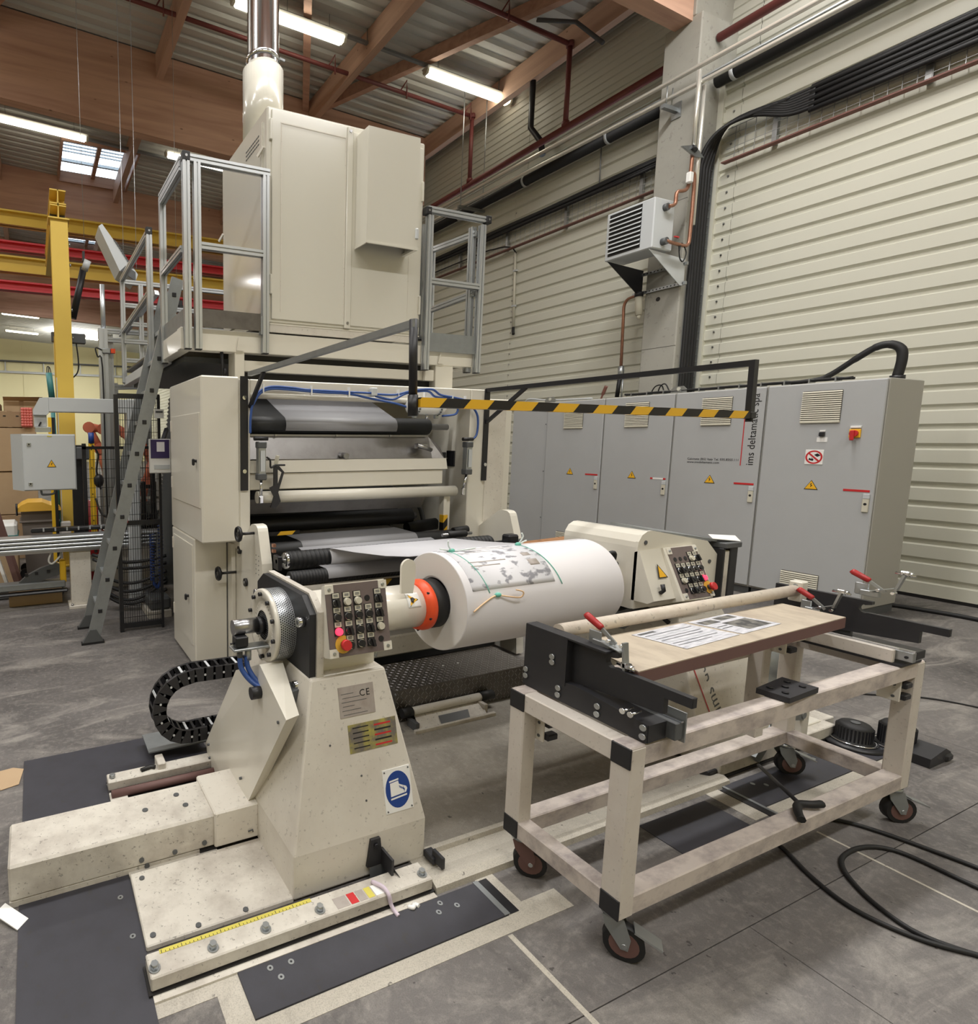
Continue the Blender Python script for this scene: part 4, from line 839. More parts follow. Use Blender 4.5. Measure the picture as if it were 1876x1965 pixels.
railing('aluminium railing along the platform side beyond the ladder', [(1.0, 5.06, 2.3, 3.40), (1.02, 5.15, 2.4, 3.4), (1.0, 6.6, 2.3, 3.4)],
        [((1.0, 5.08, 3.42), (1.0, 6.62, 3.42)), ((1.0, 5.1, 2.92), (1.0, 6.8, 2.86)), ((1.0, 6.6, 3.40), (2.6, 6.6, 3.40)), ((1.0, 6.6, 2.95), (2.6, 6.6, 2.95)), ((1.0, 6.6, 2.55), (2.6, 6.6, 2.55)), ((1.0, 6.6, 3.15), (2.6, 6.6, 3.15))], [], [(1.0, 5.06, 3.43)])
railing('aluminium railing uprights at the back of the platform near the hood', [(1.56, 6.6, 2.44, 3.38), (1.2, 6.6, 2.44, 3.38)], [((1.0, 6.55, 2.75), (2.4, 6.55, 2.75))])

# ------------------------------------------------------------------ enamelled extraction hood housing and duct
h = thing('extraction_housing', 'large glossy cream sheet metal housing standing on the platform', 'machine housing', (2.33, 4.47, 2.44))
MB().box(1.64, 3.01, 3.955, 4.98, 2.515, 4.01, .012).build('body', HOODM, h)
d = MB().box(1.672, 2.285, 3.942, 3.957, 2.545, 3.985, .003).build('door', HOODM, h)
for q in ((1.74, 2.275, 3.90, 3.908), (1.742, 1.748, 2.6, 3.90), (2.27, 2.276, 2.6, 3.90)): MB().box(q[0], q[1], 3.9395, 3.943, q[2], q[3]).build('pressed_fold', CREAMD, d)
for z in (2.72, 3.78): MB().box(1.655, 1.675, 3.935, 3.96, z, z+.14, .004).build('hinge', HOODM, d)
d = MB().box(2.34, 2.985, 3.944, 3.957, 2.545, 3.96, .003).build('door', HOODM, h)
for z in (2.68, 3.56): MB().box(2.975, 2.995, 3.93, 3.96, z, z+.15, .004).build('hinge', HOODM, d)
MB().box(2.87, 2.873, 3.942, 3.945, 2.6, 3.14).build('pressed_fold', CREAMD, d)
s = MB().box(2.285, 2.335, 3.932, 3.957, 2.52, 3.985, .004).build('centre_strip', HOODM, h)
for z in (2.56, 3.955): MB().cyl((2.31, 3.932, z), (2.31, 3.928, z), .011, 10).build('bolt', STEEL, s)
MB().box(1.628, 1.642, 4.03, 4.92, 2.6, 3.93, .003).build('side_door', HOODM, h)
m = MB()
for r in range(3):
    for k in range(8): m.box(1.625, 1.629, 4.08+.035*k, 4.105+.035*k, 3.80+.028*r, 3.807+.028*r)
stuff(m.build('louvre_slots', GREYDK, h))
for y, z in ((4.0, 3.75), (4.93, 3.45)): MB().bar((1.63, y, z), (1.605, y+.05, z-.05), .012, .02).build('latch', CREAMD, h)
# downdraught cowl on the front
MB().add([(2.37, 3.78, 3.935), (2.83, 3.78, 3.935), (2.83, 3.955, 3.935), (2.37, 3.955, 3.935), (2.37, 3.78, 3.125), (2.83, 3.78, 3.125), (2.83, 3.955, 3.125), (2.37, 3.955, 3.125)], [(0, 1, 2, 3), (0, 4, 5, 1), (0, 3, 7, 4), (1, 5, 6, 2)], ).build('cowl', HOODM, h, False)
MB().box(2.375, 2.825, 3.80, 3.95, 3.2, 3.21).build('cowl_filter', GREYDK, h); MB().box(2.80, 2.832, 3.775, 3.955, 3.118, 3.135).build('cowl_rim', HOODM, h)
MB().box(2.366, 2.80, 3.774, 3.784, 3.118, 3.13).build('cowl_rim', HOODM, h); MB().box(2.364, 2.374, 3.775, 3.955, 3.118, 3.13).build('cowl_rim', HOODM, h)
MB().box(2.805, 2.835, 3.77, 3.785, 3.20, 3.28, .006).build('repair_tape', GREYLT, h)
e = thing('exhaust_duct', 'cream and chrome round exhaust duct rising from the housing roof', 'duct', (1.83, 4.5, 4.01))
MB().cyl((1.83, 4.5, 4.008), (1.83, 4.5, 4.56), .163, 40).build('lower_duct', HOODM, e)
MB().lathe([(4.56, .163), (4.60, .132)], (1.83, 4.5, 0), 'z', 40).build('reducer', HOODM, e)
MB().cyl((1.83, 4.5, 4.60), (1.83, 4.5, 8.75), .126, 40, None, False).build('chrome_pipe', CHROME, e)
MB().lathe([(4.63, .128), (4.64, .137), (4.66, .137), (4.67, .128)], (1.83, 4.5, 0), 'z', 40).build('clamp_ring', CHROME, e); MB().bar((1.95, 4.44, 4.66), (1.985, 4.42, 4.64), .014).build('clamp_lever', ZINC, e)

# ------------------------------------------------------------------ ladder and mesh gate beside the housing
l = thing('access_ladder', 'aluminium ladder leaning against the platform side', 'ladder', (.4, 4.85, 0))
ax, az = .40, 1.0
def lp(z): return .385+z*.258
for y in (4.65, 5.07):
    MB().bar((lp(.06), y, .06), (lp(2.95), y, 2.95), .10, .028, (0, 1, 0)).build('stile', GALV, l)
    f = MB().prism([(.30, .0), (.48, .0), (.42, .12), (.37, .12)], 'y', y-.022, y+.022).build('foot', GREYDK, l); MB().box(.30, .48, y-.025, y+.025, 0, .018).build('rubber_sole', RUBBER, f)
for k in range(11):
    z = .27+.255*k; c = (lp(z), z)
    r = MB().bar((c[0], 4.65, z), (c[0], 5.07, z), .032).build('rung', ALU, l); MB().box(c[0]-.017, c[0]+.017, 4.630, 4.636, z-.017, z+.017, .003).build('rung_plug', BLACK, r)
f = thing('mesh_gate', 'black framed wire mesh guard panel with a red handle beside the housing', 'fence panel', (.85, 4.85, 0))
for x0, x1 in ((.638, .672), (1.0, 1.02)): MB().box(x0, x1, 4.83, 4.87, 0, 2.03).build('post', BLACK, f)
for z in (.03, .93, 2.0): MB().box(.67, 1.02, 4.835, 4.865, z, z+.04).build('cross_bar', BLACK, f)
m = MB()
for k in range(17): m.box(.685+.02*k, .689+.02*k, 4.848, 4.852, .05, 2.0)
for k in range(20): m.box(.67, 1.02, 4.846, 4.850, .12+.1*k, .124+.1*k)
stuff(m.build('wire_mesh', BLACK, f))
MB().box(.69, .725, 4.80, 4.83, .955, 1.14, .008).build('red_handle', RED, f); MB().box(.71, .735, 4.80, 4.84, 1.10, 1.14, .004).build('red_handle', RED, f)
MB().box(.965, 1.045, 4.80, 4.806, 1.84, 1.915).build('small_sign', WHITE, f); MB().box(.975, 1.035, 4.798, 4.80, 1.885, 1.90).build('sign_print', GREYDK, f)
# display with purple picture
d = thing('operator_display', 'flat display panel with a purple screen in front of the mesh', 'screen', (1.0, 4.70, 1.4))
MB().box(.895, 1.075, 4.69, 4.73, 1.38, 1.665, .006).build('bezel', WHITE, d)
MB().box(.905, 1.06, 4.686, 4.69, 1.505, 1.66).build('screen', PURPLE, d); MB().box(.955, 1.02, 4.684, 4.686, 1.56, 1.64).build('screen_image', PAPER, d); MB().box(.93, 1.06, 4.686, 4.69, 1.415, 1.45).build('keypad', GREYLT, d)
MB().bar((1.0, 4.74, 1.6), (1.08, 4.86, 1.75), .03).build('bracket_arm', BLACK, d)
# second fence and grey duct bundle behind
f = thing('mesh_fence', 'black mesh fence in front of the robot cell', 'fence', (.5, 6.2, 0))
for x in (.48, 1.2): MB().box(x, x+.04, 6.2, 6.24, .0, 1.62).build('post', BLACK, f)
for z in (1.56, .62): MB().box(.48, 1.24, 6.2, 6.24, z, z+.03).build('cross_bar', BLACK, f)
m = MB()
for k in range(24): m.box(.5+.03*k, .504+.03*k, 6.21, 6.215, .6, 1.56)
for k in range(9): m.box(.5, 1.22, 6.21, 6.215, .65+.1*k, .654+.1*k)
stuff(m.build('wire_mesh', BLACK, f))
t = thing('ribbed_duct', 'dark corrugated exhaust duct leaning behind the mesh panel', 'duct', (1.25, 5.4, .2))
pr = []
for k in range(46): pr += [(k*.04, .17), (k*.04+.02, .155)]
o = MB().lathe(pr, (0, 0, 0), 'z', 24)
o.v = [(1.42+v[0]-.18*(1.84-v[2])*.6, 5.5+v[1], .25+v[2]) for v in o.v]; o.build('duct', GREYDK, t)
# small red notice seen through the machine
t = thing('red_notice', 'small red notice on the wire fence seen through the machine', 'sign', (4.12, 6, 1.95))
MB().box(4.10, 4.22, 6.0, 6.01, 1.86, 2.05).build('plate', RED, t); MB().box(4.125, 4.15, 5.99, 6.0, 1.90, 2.02).build('print', WHITE, t); MB().box(4.17, 4.19, 5.99, 6.0, 1.90, 2.02).build('print', WHITE, t)
m = MB()
for k in range(30): m.box(3.7+.03*k, 3.705+.03*k, 6.02, 6.03, .2, 2.1)
for k in range(8): m.box(3.7, 4.6, 6.02, 6.03, .4+.24*k, .405+.24*k)
t = thing('mesh_fence', 'wire fence carrying the small red notice behind the machine', 'fence', (4.1, 6.02, 0)); stuff(m.build('wire_mesh', BLACK, t)); MB().box(3.7, 4.6, 6.02, 6.05, 2.1, 2.14).build('top_rail', BLACK, t); MB().box(3.7, 3.74, 6.02, 6.05, 0, 2.14).build('post', BLACK, t); MB().box(4.56, 4.6, 6.02, 6.05, 0, 2.14).build('post', BLACK, t)

# ------------------------------------------------------------------ crane structure, red girders
t = thing('crane_column', 'tall yellow steel crane column with stacked beam ends on its head', 'column', (.43, 7.8, 0))
m = MB()
for (x0, x1, y0, y1) in ((.325, .53, 7.78, 7.795), (.325, .53, 7.985, 8.0), (.42, .435, 7.795, 7.985)): m.box(x0, x1, y0, y1, 0, 4.38)
m.build('shaft', YELLOW, t); MB().box(.30, .55, 7.75, 8.03, 4.38, 4.395).build('head_plate', YELLOW, t); MB().box(.25, .6, 7.7, 8.1, 0, .02).build('base_plate', YELLOW, t)
for (z0, z1, mt) in ((4.40, 4.56, TEAL), (4.57, 4.74, YELLOW)):
    m = MB()
    m.box(.332, .52, 7.8, 10.5, z0, z0+.014).box(.332, .52, 7.8, 10.5, z1-.014, z1).box(.42, .432, 7.8, 10.5, z0, z1); m.build('beam_end', YELLOW, t)
    MB().box(.335, .52, 8.1, 8.11, z0+.014, z1-.014).build('stiffener', mt if mt is YELLOW else GREYDK, t)
for z in (2.95, 3.3, 3.85, 4.1): MB().cyl((.545, 7.85, z), (.545, 7.85, z+.03), .012, 8).build('bolt', ZINC, t)
MB().box(.32, .335, 8.02, 8.2, .3, 3.0).build('conduit', YELLOW, t)
t = thing('wall_speaker', 'dark grey box mounted across the yellow column', 'box', (.45, 8.1, 2.9))
MB().box(.29, .72, 8.03, 8.1, 2.93, 3.06, .01).build('case', GREYDK, t); MB().tube(spl([(.6, 8.06, 2.93), (.62, 8.06, 2.7), (.60, 8.06, 2.55), (.5, 8.06, 2.45)], 5), .01, 6).build('cable', RUBBER, t)
def girder(label, z0, z1, y, mt, x0=-9, x1=6, web_=.2):
    t = thing('crane_girder', label, 'girder', ((x0+x1)/2, y, z0))
    MB().box(x0, x1, y-.02, y+.02, z0, z1).build('web_plate', mt, t)
    for z in (z0, z1-.03): MB().box(x0, x1, y-web_/2, y+web_/2, z, z+.03).build('flange', mt, t)
girder('upper yellow crane girder crossing under the rooflight', 5.62, 5.88, 12, YELLOW); girder('lower yellow crane girder between the two red ones', 4.78, 5.07, 12, YELLOW)
girder('upper red crane girder behind the yellow column', 5.17, 5.335, 12, REDBEAM); girder('lower red crane girder behind the yellow column', 4.45, 4.62, 12, REDBEAM)
t = thing('radiant_heater', 'grey slotted radiant heater hung tilted beside the platform railing', 'heater', (1.0, 7, 3.55))
MB().prism([(.80, 4.06), (.84, 4.09), (1.23, 3.58), (1.20, 3.50), (1.06, 3.58), (1.02, 3.60)], 'y', 6.9, 7.3).build('casing', GREYLT, t)
m = MB()
for k in range(11): m.bar((.965+.018*k, 6.896, 3.93-.026*k), (1.0+.018*k, 6.896, 3.90-.026*k), .008, .01, (0, 1, 0))
stuff(m.build('slots', GREYDK, t))
MB().prism([(1.03, 3.6), (1.20, 3.50), (1.20, 3.60), (1.09, 3.66)], 'y', 6.885, 6.9).build('end_plate', GREYDK, t)
for q in ((1.1, 3.9), (1.25, 3.8)): MB().tube([(q[0], 7.1, q[1]-.1), (q[0], 7.1, q[1]+.6), (q[0], 7.1, 7.0)], .003, 6).build('hanger', ZINC, t)
t = thing('tool_balancer', 'dark suspended tool arm with a pale round head under the red girder', 'tool arm', (.66, 8.0, 3.2))
MB().cyl((.74, 8.2, 3.95), (.58, 8.2, 3.28), .045, 14).build('arm_tube', BLACK, t); MB().cyl((.71, 7.95, 3.93), (.79, 7.95, 3.90), .07, 16).build('head', GREYLT, t); MB().box(.71, .74, 7.98, 8.02, 3.98, 4.1).build('hook', BLACK, t)
MB().cyl((.74, 8, 4.05), (.74, 8, 8.8), .003, 6).build('wire', ZINC, t)
# aluminium mast structure
t = thing('aluminium_mast', 'tall aluminium profile mast with cross arms behind the control box', 'mast', (.83, 7.0, 0))
MB().tslot((.82, 7.0, 0), (.82, 7.0, 2.95), .10, (0, 1, 0)).build('mast_lower', ALU, t); MB().cyl((.83, 7.0, 2.9), (.83, 7.0, 3.45), .028, 12).build('mast_upper', ALU, t); MB().tslot((.91, 7.05, 0), (.91, 7.05, 2.9), .06, (0, 1, 0)).build('mast_lower', ALU, t)
for z in (2.83, 2.93): MB().tslot((.86, 7.0, z), (1.5, 7.0, z), .05).build('cross_arm', ALU, t)
MB().bar((1.05, 6.95, 2.9), (1.30, 6.2, 3.22), .05).build('diagonal_strut', ALU, t)
MB().box(.80, .90, 6.93, 6.98, 2.66, 2.72, .01).build('sensor_block', ZINC, t); MB().box(.90, .95, 6.93, 6.98, 2.67, 2.72).build('orange_clip', ORANGE, t)
MB().tube(spl([(.8, 6.95, 2.7), (.73, 6.95, 2.72), (.75, 6.95, 2.62), (.80, 6.94, 2.5), (.80, 6.94, 1.2), (.81, 6.94, .6)], 4), .009, 6).build('cable', RUBBER, t)
t = thing('aluminium_stand', 'low aluminium profile frame with a grey plate beside the ladder', 'frame', (1.2, 7.2, 0))
MB().tslot((.98, 7.2, 0), (.98, 7.2, 2.35), .05, (0, 1, 0)).build('upright', ALU, t); MB().tslot((.96, 7.2, 2.3), (1.32, 7.2, 2.32), .06).build('cross_arm', ALU, t); MB().box(1.25, 1.34, 7.18, 7.2, 1.95, 2.42).build('plate', GREYLT, t)
MB().tslot((1.36, 7.2, 0), (1.36, 7.2, 2.75), .07, (0, 1, 0)).build('upright', ALU, t)

# ------------------------------------------------------------------ hanging control box on its boom, conveyor, bins, boxes
t = thing('control_box', 'grey hanging control box with a lightning sign and boom arm', 'control box', (.1, 5.7, 1.15))
b = MB().prism([(-.09, 5.6), (.375, 5.6), (.37, 5.85), (-.18, 5.83), (-.185, 5.80)], 'z', 1.19, 1.71).build('case', GREYLT, t)
d = MB().box(-.085, .37, 5.585, 5.60, 1.195, 1.705, .006).build('door', GREYLT, t)
for z in (1.255, 1.615): q = MB().box(-.045, -.012, 5.578, 5.586, z-.016, z+.016, .002).build('lock', ZINC, d); MB().cyl((-.028, 5.578, z), (-.028, 5.575, z), .008, 8).build('keyhole', BLACK, q)
MB().prism([(.118, 1.405), (.20, 1.405), (.159, 1.475)], 'y', 5.585, 5.583).build('warning_sign', BLACK, d); MB().prism([(.126, 1.41), (.192, 1.41), (.159, 1.467)], 'y', 5.583, 5.582).build('warning_sign', SIGNY, d)
MB().prism([(.163, 1.452), (.168, 1.437), (.162, 1.437), (.16, 1.42), (.152, 1.438), (.158, 1.438)], 'y', 5.582, 5.5815).build('lightning_mark', BLACK, d)
MB().box(.13, .17, 5.583, 5.585, 1.685, 1.695).build('type_label', TAPEY, d)
MB().tube(spl([(.06, 5.62, 1.19), (.065, 5.62, 1.155), (.09, 5.62, 1.15), (.15, 5.62, 1.152), (.175, 5.62, 1.165), (.18, 5.62, 1.195)], 4), .010, 8).build('grip', GREYDK, t)
MB().box(.025, .135, 5.65, 5.75, 1.775, 1.885, .004).build('boom_joint', GREYLT, t); MB().box(.03, .17, 5.63, 5.77, 1.73, 1.775, .004).build('boom_flange', ZINC, t); MB().bar((.065, 5.645, 1.785), (.085, 5.64, 1.82), .012).build('lever', BLACK, t)
MB().prism([(.02, 1.885), (.02, 1.93), (.08, 2.04), (.155, 2.045), (.155, 1.905), (.135, 1.885)], 'y', 5.62, 5.78).build('boom_elbow', GREYLT, t)
MB().box(.155, .95, 5.62, 5.78, 1.915, 2.045, .004).build('boom_arm', GREYLT, t); MB().box(.86, .97, 5.6, 5.8, 0, 2.05, .01).build('boom_post', GREYLT, t)
t = thing('light_curtain', 'yellow and black safety light curtain posts behind the control box', 'safety post', (.55, 6.6, 0))
MB().box(.585, .645, 6.6, 6.66, .6, 1.62).build('yellow_profile', YELLOWB, t); MB().box(.40, .56, 6.65, 6.75, .0, 1.60).build('black_column', BLACK, t); MB().box(.17, .205, 6.6, 6.66, .3, 1.9).build('yellow_profile', YELLOWB, t); MB().box(.205, .24, 6.6, 6.66, .3, 1.9).build('black_column', BLACK, t)
for z in (.75, 1.05, 1.35, 1.55): MB().cyl((.61, 6.6, z), (.61, 6.596, z), .007, 8).build('bolt', BLACK, t)
MB().cyl((.615, 6.62, 1.62), (.615, 6.62, 1.74), .032, 14).build('blue_lamp', BLUED, t); MB().box(.45, .6, 6.6, 6.66, 1.44, 1.58, .01).build('junction_box', GREYDK, t)
MB().tube(spl([(.62, 6.6, 1.6), (.68, 6.6, 1.5), (.66, 6.6, 1.3), (.70, 6.6, 1.1)], 5), .012, 6).build('cable', RUBBER, t); MB().sphere((.68, 6.62, 1.2), .06, 8, (1, 1, 1.3)).build('black_pump', BLACK, t)
MB().tube(spl([(.64, 6.6, 1.0), (.70, 6.5, .82), (.85, 6.4, .8)], 5), .012, 6).build('cable', RUBBER, t)
t = thing('signal_column', 'teal cylinder standing beside the yellow column', 'gas cylinder', (.24, 7.3, 1.9))
MB().cyl((.245, 7.3, 2.14), (.22, 7.3, 2.45), .036, 14).build('barrel', TEAL, t); MB().cyl((.27, 7.3, .6), (.245, 7.3, 2.14), .026, 12).build('rod', TEAL, t); MB().tube(spl([(.2, 7.29, 2.45), (.205, 7.29, 2.52), (.24, 7.29, 2.48), (.26, 7.29, 2.2)], 5), .006, 6).build('cable', RUBBER, t); MB().cyl((.22, 7.3, 2.45), (.222, 7.3, 2.52), .006, 6).build('pin', BLACK, t)
MB().box(.30, .31, 7.3, 7.34, .5, 2.4).build('support', GREYLT, t)
t = thing('roller_conveyor', 'aluminium conveyor track on a cream leg behind the ladder', 'conveyor', (.2, 5.8, 0))
for k in range(4): MB().box(-2.2, 1.3, 5.70, 5.90, .60+.035*k, .625+.035*k, .006).build('track_profile', ALU, t)
MB().box(-2.2, 1.3, 5.72, 5.9, .575, .60).build('track_profile', STEEL, t)
MB().box(.295, .49, 5.74, 5.9, .03, .59, .004).build('leg', CREAMD, t); MB().box(.27, .51, 5.70, 5.95, 0, .03, .003).build('foot_plate', CREAMD, t)
for x in (.30, .46): MB().cyl((x, 5.72, .03), (x, 5.72, .05), .012, 6).build('bolt', STEEL, t)
MB().box(-.05, .9, 5.92, 6.02, .745, .785, .01).build('chain_guide', BLACK, t)
for k in range(6): MB().box(.06+.11*k, .075+.11*k, 5.915, 5.925, .755, .79).build('chain_clip', GREYLT, t)
MB().box(.50, .75, 5.85, 5.87, .33, .50).build('terminal_box', CREAM, t)
for k in range(3): MB().cyl((.55+.05*k, 5.84, .54), (.55+.05*k, 5.83, .54), .018, 10).build('socket', GREYDK, t)
MB().tube(spl([(.24, 5.78, .62), (.15, 5.76, .60), (.10, 5.76, .50), (.13, 5.76, .46), (.2, 5.78, .52), (.22, 5.8, .57)], 5), .010, 6).build('white_cable', WHITE, t)
MB().box(-1.0, .25, 5.82, 5.95, .20, .27, .01).build('lower_carrier', GALV, t); MB().box(-1.0, .27, 5.80, 5.9, .155, .18, .01).build('lower_carrier', BLACK, t)
o = MB()
o.prism([(-.18, .27), (-.10, .34), (.02, .40), (.15, .44), (.22, .42), (.2, .33), (.02, .27)], 'y', 5.86, 5.92); o.build('chain_cover', GREYDK, t); MB().box(.2, .26, 5.84, 5.93, .24, .47, .01).build('yellow_part', YELLOWB, t)
for x in (-.12, -.03, .08): MB().box(x, x+.03, 5.85, 5.88, .33+.1*(x+.12), .36+.1*(x+.12)).build('clip', BLACK, t)
t = thing('wooden_crate', 'flat tan carton lying under the conveyor', 'carton', (.0, 6.1, 0)); MB().box(-.28, .22, 6.0, 6.35, 0, .15, .004).build('body', CARDB2, t)
tag(MB().box(-.9, .25, 6.3, 6.6, .0, .12, .02).build('floor_cable_heap', GREYDK), 'dark machine base under the conveyor on the floor', 'machine base')
t = thing('wheeled_bin', 'grey waste bin with a yellow lid behind the conveyor', 'bin', (.03, 7.4, 0))
MB().add([(-.16+.04*(1-k)*s_, y, z) for k, z in ((0, 0), (1, .84)) for s_, y in ((1, 7.2), (1, 7.6))]+[(.25-.04*(1-k), y, z) for k, z in ((0, 0), (1, .84)) for y in (7.2, 7.6)], [(0, 1, 3, 2), (4, 6, 7, 5), (0, 2, 6, 4), (1, 5, 7, 3), (0, 4, 5, 1), (2, 3, 7, 6)]).build('body', BINGREY, t)
MB().prism([(-.215, .82), (-.215, .84), (-.15, .895), (-.08, .925), (.08, .925), (.17, .885), (.27, .875), (.29, .84), (.29, .82)], 'y', 7.14, 7.65).build('lid', LIDYEL, t)
MB().box(-.18, .27, 7.18, 7.62, .68, .70, .004).build('rim', BINGREY, t); MB().cyl((-.2, 7.12, .78), (-.2, 7.12, .92), .012, 8).build('hinge_pin', BLACK, t)
for y in (7.22, 7.56): MB().cyl((-.14, y, .06), (-.14, y+.03, .06), .06, 14).build('wheel', RUBBER, t)
t = thing('yellow_bucket_bag', 'white sack with teal straps beside the waste bin', 'sack', (-.33, 7.0, 0)); MB().box(-.9, -.2, 6.9, 7.3, .45, .72, .03).build('sack', WHITE, t); MB().box(-.905, -.19, 6.89, 7.31, .56, .585).build('strap', TEAL, t)
tag(MB().box(-.95, -.2, 6.85, 7.35, 0, .45, .01).build('carton', CARDB2), 'tan carton under the white sack beside the waste bin', 'carton')
tag(MB().box(.28, .40, 7.25, 7.35, .3, .66, .01).build('white_canister', WHITE), 'white canister between the waste bin and the yellow column', 'canister')
tag(MB().bar((-.42, 6.6, 1.0), (-.16, 6.4, .0), .05, .07).build('wooden_pole', BOARDE), 'brown post leaning in front of the white sack', 'pole')
tag(MB().bar((-.40, 6.5, .45), (-.28, 6.5, .0), .10, .03).build('white_board', WHITE), 'narrow white board leaning under the conveyor', 'board')
# stacked cartons on pallets
for i, (x0, x1, y0, y1, z0, z1, lb, mt) in enumerate(((-2.2, .02, 8.5, 9.5, 0, .62, 'lowest wide carton row behind the control box', CARDB), (-2.2, .05, 8.52, 9.5, .63, 1.22, 'middle wide carton row behind the control box', CARDB2), (-2.2, .06, 8.5, 9.5, 1.23, 1.82, 'uppermost wide carton row behind the control box', CARDB2),
                                      (-.42, -.115, 8.5, 9.0, 1.83, 2.05, 'small carton with hand holes beside the pink bubble wrap', CARDB), (-.36, .12, 9.05, 9.6, 1.83, 2.22, 'larger open carton behind the carton with hand holes', CARDB2), (-.95, -.40, 8.9, 9.5, 1.83, 2.18, 'carton at the frame edge behind the hand-hole carton', CARDB))):
    t = thing('carton', lb, 'carton', ((x0+x1)/2, (y0+y1)/2, z0))
    MB().box(x0, x1, y0, y1, z0, z1, .006).build('body', mt, t); MB().box((x0+x1)/2-.03, (x0+x1)/2+.03, y0-.002, y0, z0, z1).build('packing_tape', CARDB, t)
    if i == 3:
        for q in (-.35, -.19): MB().box(q, q+.035, y0-.003, y0, 1.975, 1.99).build('hand_hole', PIT, t)
    if i == 4: MB().quad((x0, y0, z1), (x1, y0, z1), (x1+.05, y0-.12, z1+.06), (x0, y0-.12, z1+.05)).build('flap', mt, t)
o = MB()
for k in range(7):
    for j in range(4): o.sphere((-.105+.035*j, 8.45, 1.86+.036*k), .024, 5)
t = thing('bubble_wrap', 'pink red bubble wrap roll next to the small carton', 'packaging', (-.05, 8.5, 1.83)); MB().cyl((-.05, 8.55, 1.83), (-.05, 8.55, 2.10), .075, 14).build('roll', PINKWRAP, t); stuff(o.build('bubbles', PINKWRAP, t))
# orange robots in the cell
def robot(label, x, y, z, s, pts):
    t = thing('industrial_robot', label, 'robot', (x, y, z))
    P = [(x+a*s, y, z+b*s) for a, b in pts]
    for i in range(len(P)-1): MB().cyl(P[i], P[i+1], .06*s, 12, .045*s).build('arm_segment', ROBOT, t)
    for q in P: MB().cyl((q[0], q[1]-.06*s, q[2]), (q[0], q[1]+.06*s, q[2]), .07*s, 14).build('joint', ROBOT, t)
    MB().cyl((P[-1][0], y, P[-1][2]), (P[-1][0]+.05, y, P[-1][2]-.08), .03*s, 10).build('gripper', BLACK, t)
    MB().cyl((x, y, 0), (x, y, z), .10, 16).build('pedestal', GREYDK, t); return t
robot('orange robot arm reaching over the mast behind the blue lamp', .9, 7.6, 1.2, 1., [(0, 0), (-.1, .35), (-.22, .62), (-.05, .60), (.05, .58)])
robot('orange robot arm seen through the mesh high up', 1.2, 7.7, 1.25, 1., [(0, 0), (.05, .3), (-.05, .5), (-.2, .6)])
robot('orange robot arm low behind the ladder', 1.15, 6.6, .95, .9, [(0, 0), (.08, .25), (.15, .55), (.02, .7)])
robot('small orange robot with black gripper between mast and mesh', 1.02, 8.0, 1.0, .9, [(0, 0), (.0, .15), (-.06, .28), (.05, .33)])
t = thing('workbench_machine', 'cream machine bench with fittings behind the mesh panel', 'machine', (1.0, 6.5, 0))
MB().box(.72, 1.4, 6.4, 6.8, 0, .62, .01).build('base', CREAMD, t); MB().box(.7, 1.4, 6.35, 6.8, .62, .66).build('top', STEEL, t)
random.seed(3)
for k in range(16):
    x = .75+.6*random.random(); zz = .66+random.random()*.12
    MB().box(x, x+.03+.05*random.random(), 6.4, 6.5, .66, zz+.08, .006).build('fitting', random.choice([BLACK, ZINC, CREAM, GREYDK, CHROME]), t)
MB().box(.9, 1.3, 6.3, 6.33, 1.0, 1.03).build('rail', CREAM, t); MB().box(.92, 1.25, 6.3, 6.36, 1.12, 1.16).build('rail', BLACK, t)
for x in (.93, 1.1, 1.22): MB().box(x, x+.05, 6.28, 6.36, .72, 1.2, .01).build('stanchion', BLACK if x > 1 else CREAM, t)
t = thing('coiled_hose', 'blue coiled air hose hanging behind the mesh panel', 'hose', (.98, 4.98, .4))
for (xx, z0, z1) in ((.955, .82, .40), (1.03, .40, .9)):
    n = 90; MB().tube([(xx+.022*math.cos(k*1.1), 4.98+.022*math.sin(k*1.1), z0+(z1-z0)*k/n) for k in range(n+1)], .006, 5).build('coil', BLUED, t)
MB().tube(spl([(.955, 4.98, .42), (.97, 4.98, .36), (1.0, 4.98, .33), (1.03, 4.98, .40)], 5), .015, 6).build('loop', BLUED, t)
t = thing('floor_cables', 'black cables drooping between the conveyor and the housing', 'cable', (.8, 5.6, .1))
for k, (a, b, sag) in enumerate(((.42, .40, .30), (.36, .33, .22), (.30, .3, .14), (.25, .22, .1), (.5, .48, .44), (.54, .55, .50))):
    MB().tube(spl([(.5, 5.5+.03*k, a), (.7, 5.45, sag), (.9, 5.4, sag-.01), (1.15, 5.3, b)], 6), .016, 6).build('cable', RUBBER, t)
t = thing('pallet_block', 'low timber block with grey pad on the floor behind the mesh panel', 'block', (1.0, 5.2, 0)); MB().box(.93, 1.15, 5.1, 5.5, 0, .07, .004).build('board', CREAMW, t); MB().box(.95, 1.15, 5.12, 5.45, .07, .19, .02).build('pad', GREYDK, t)
tag(MB().cyl((.63, 6.9, 0), (.63, 6.9, .95), .06, 14).build('red_cylinder', RED), 'dark red cylinder behind the safety light curtain', 'cylinder')
t = thing('hung_camera', 'black and white fixture hanging from the lower crane girder near the hood', 'fixture', (2.2, 9, 3.5))
for q in ((2.12, 3.86, WHITE, .05), (2.2, 3.8, BLACK, .09), (2.16, 3.72, BLACK, .07), (2.28, 3.74, BLACK, .06)): MB().box(q[0]-q[3], q[0]+q[3], 8.97, 9.03, q[1]-q[3]*.5, q[1]+q[3]*.5, .01).build('body', q[2], t)
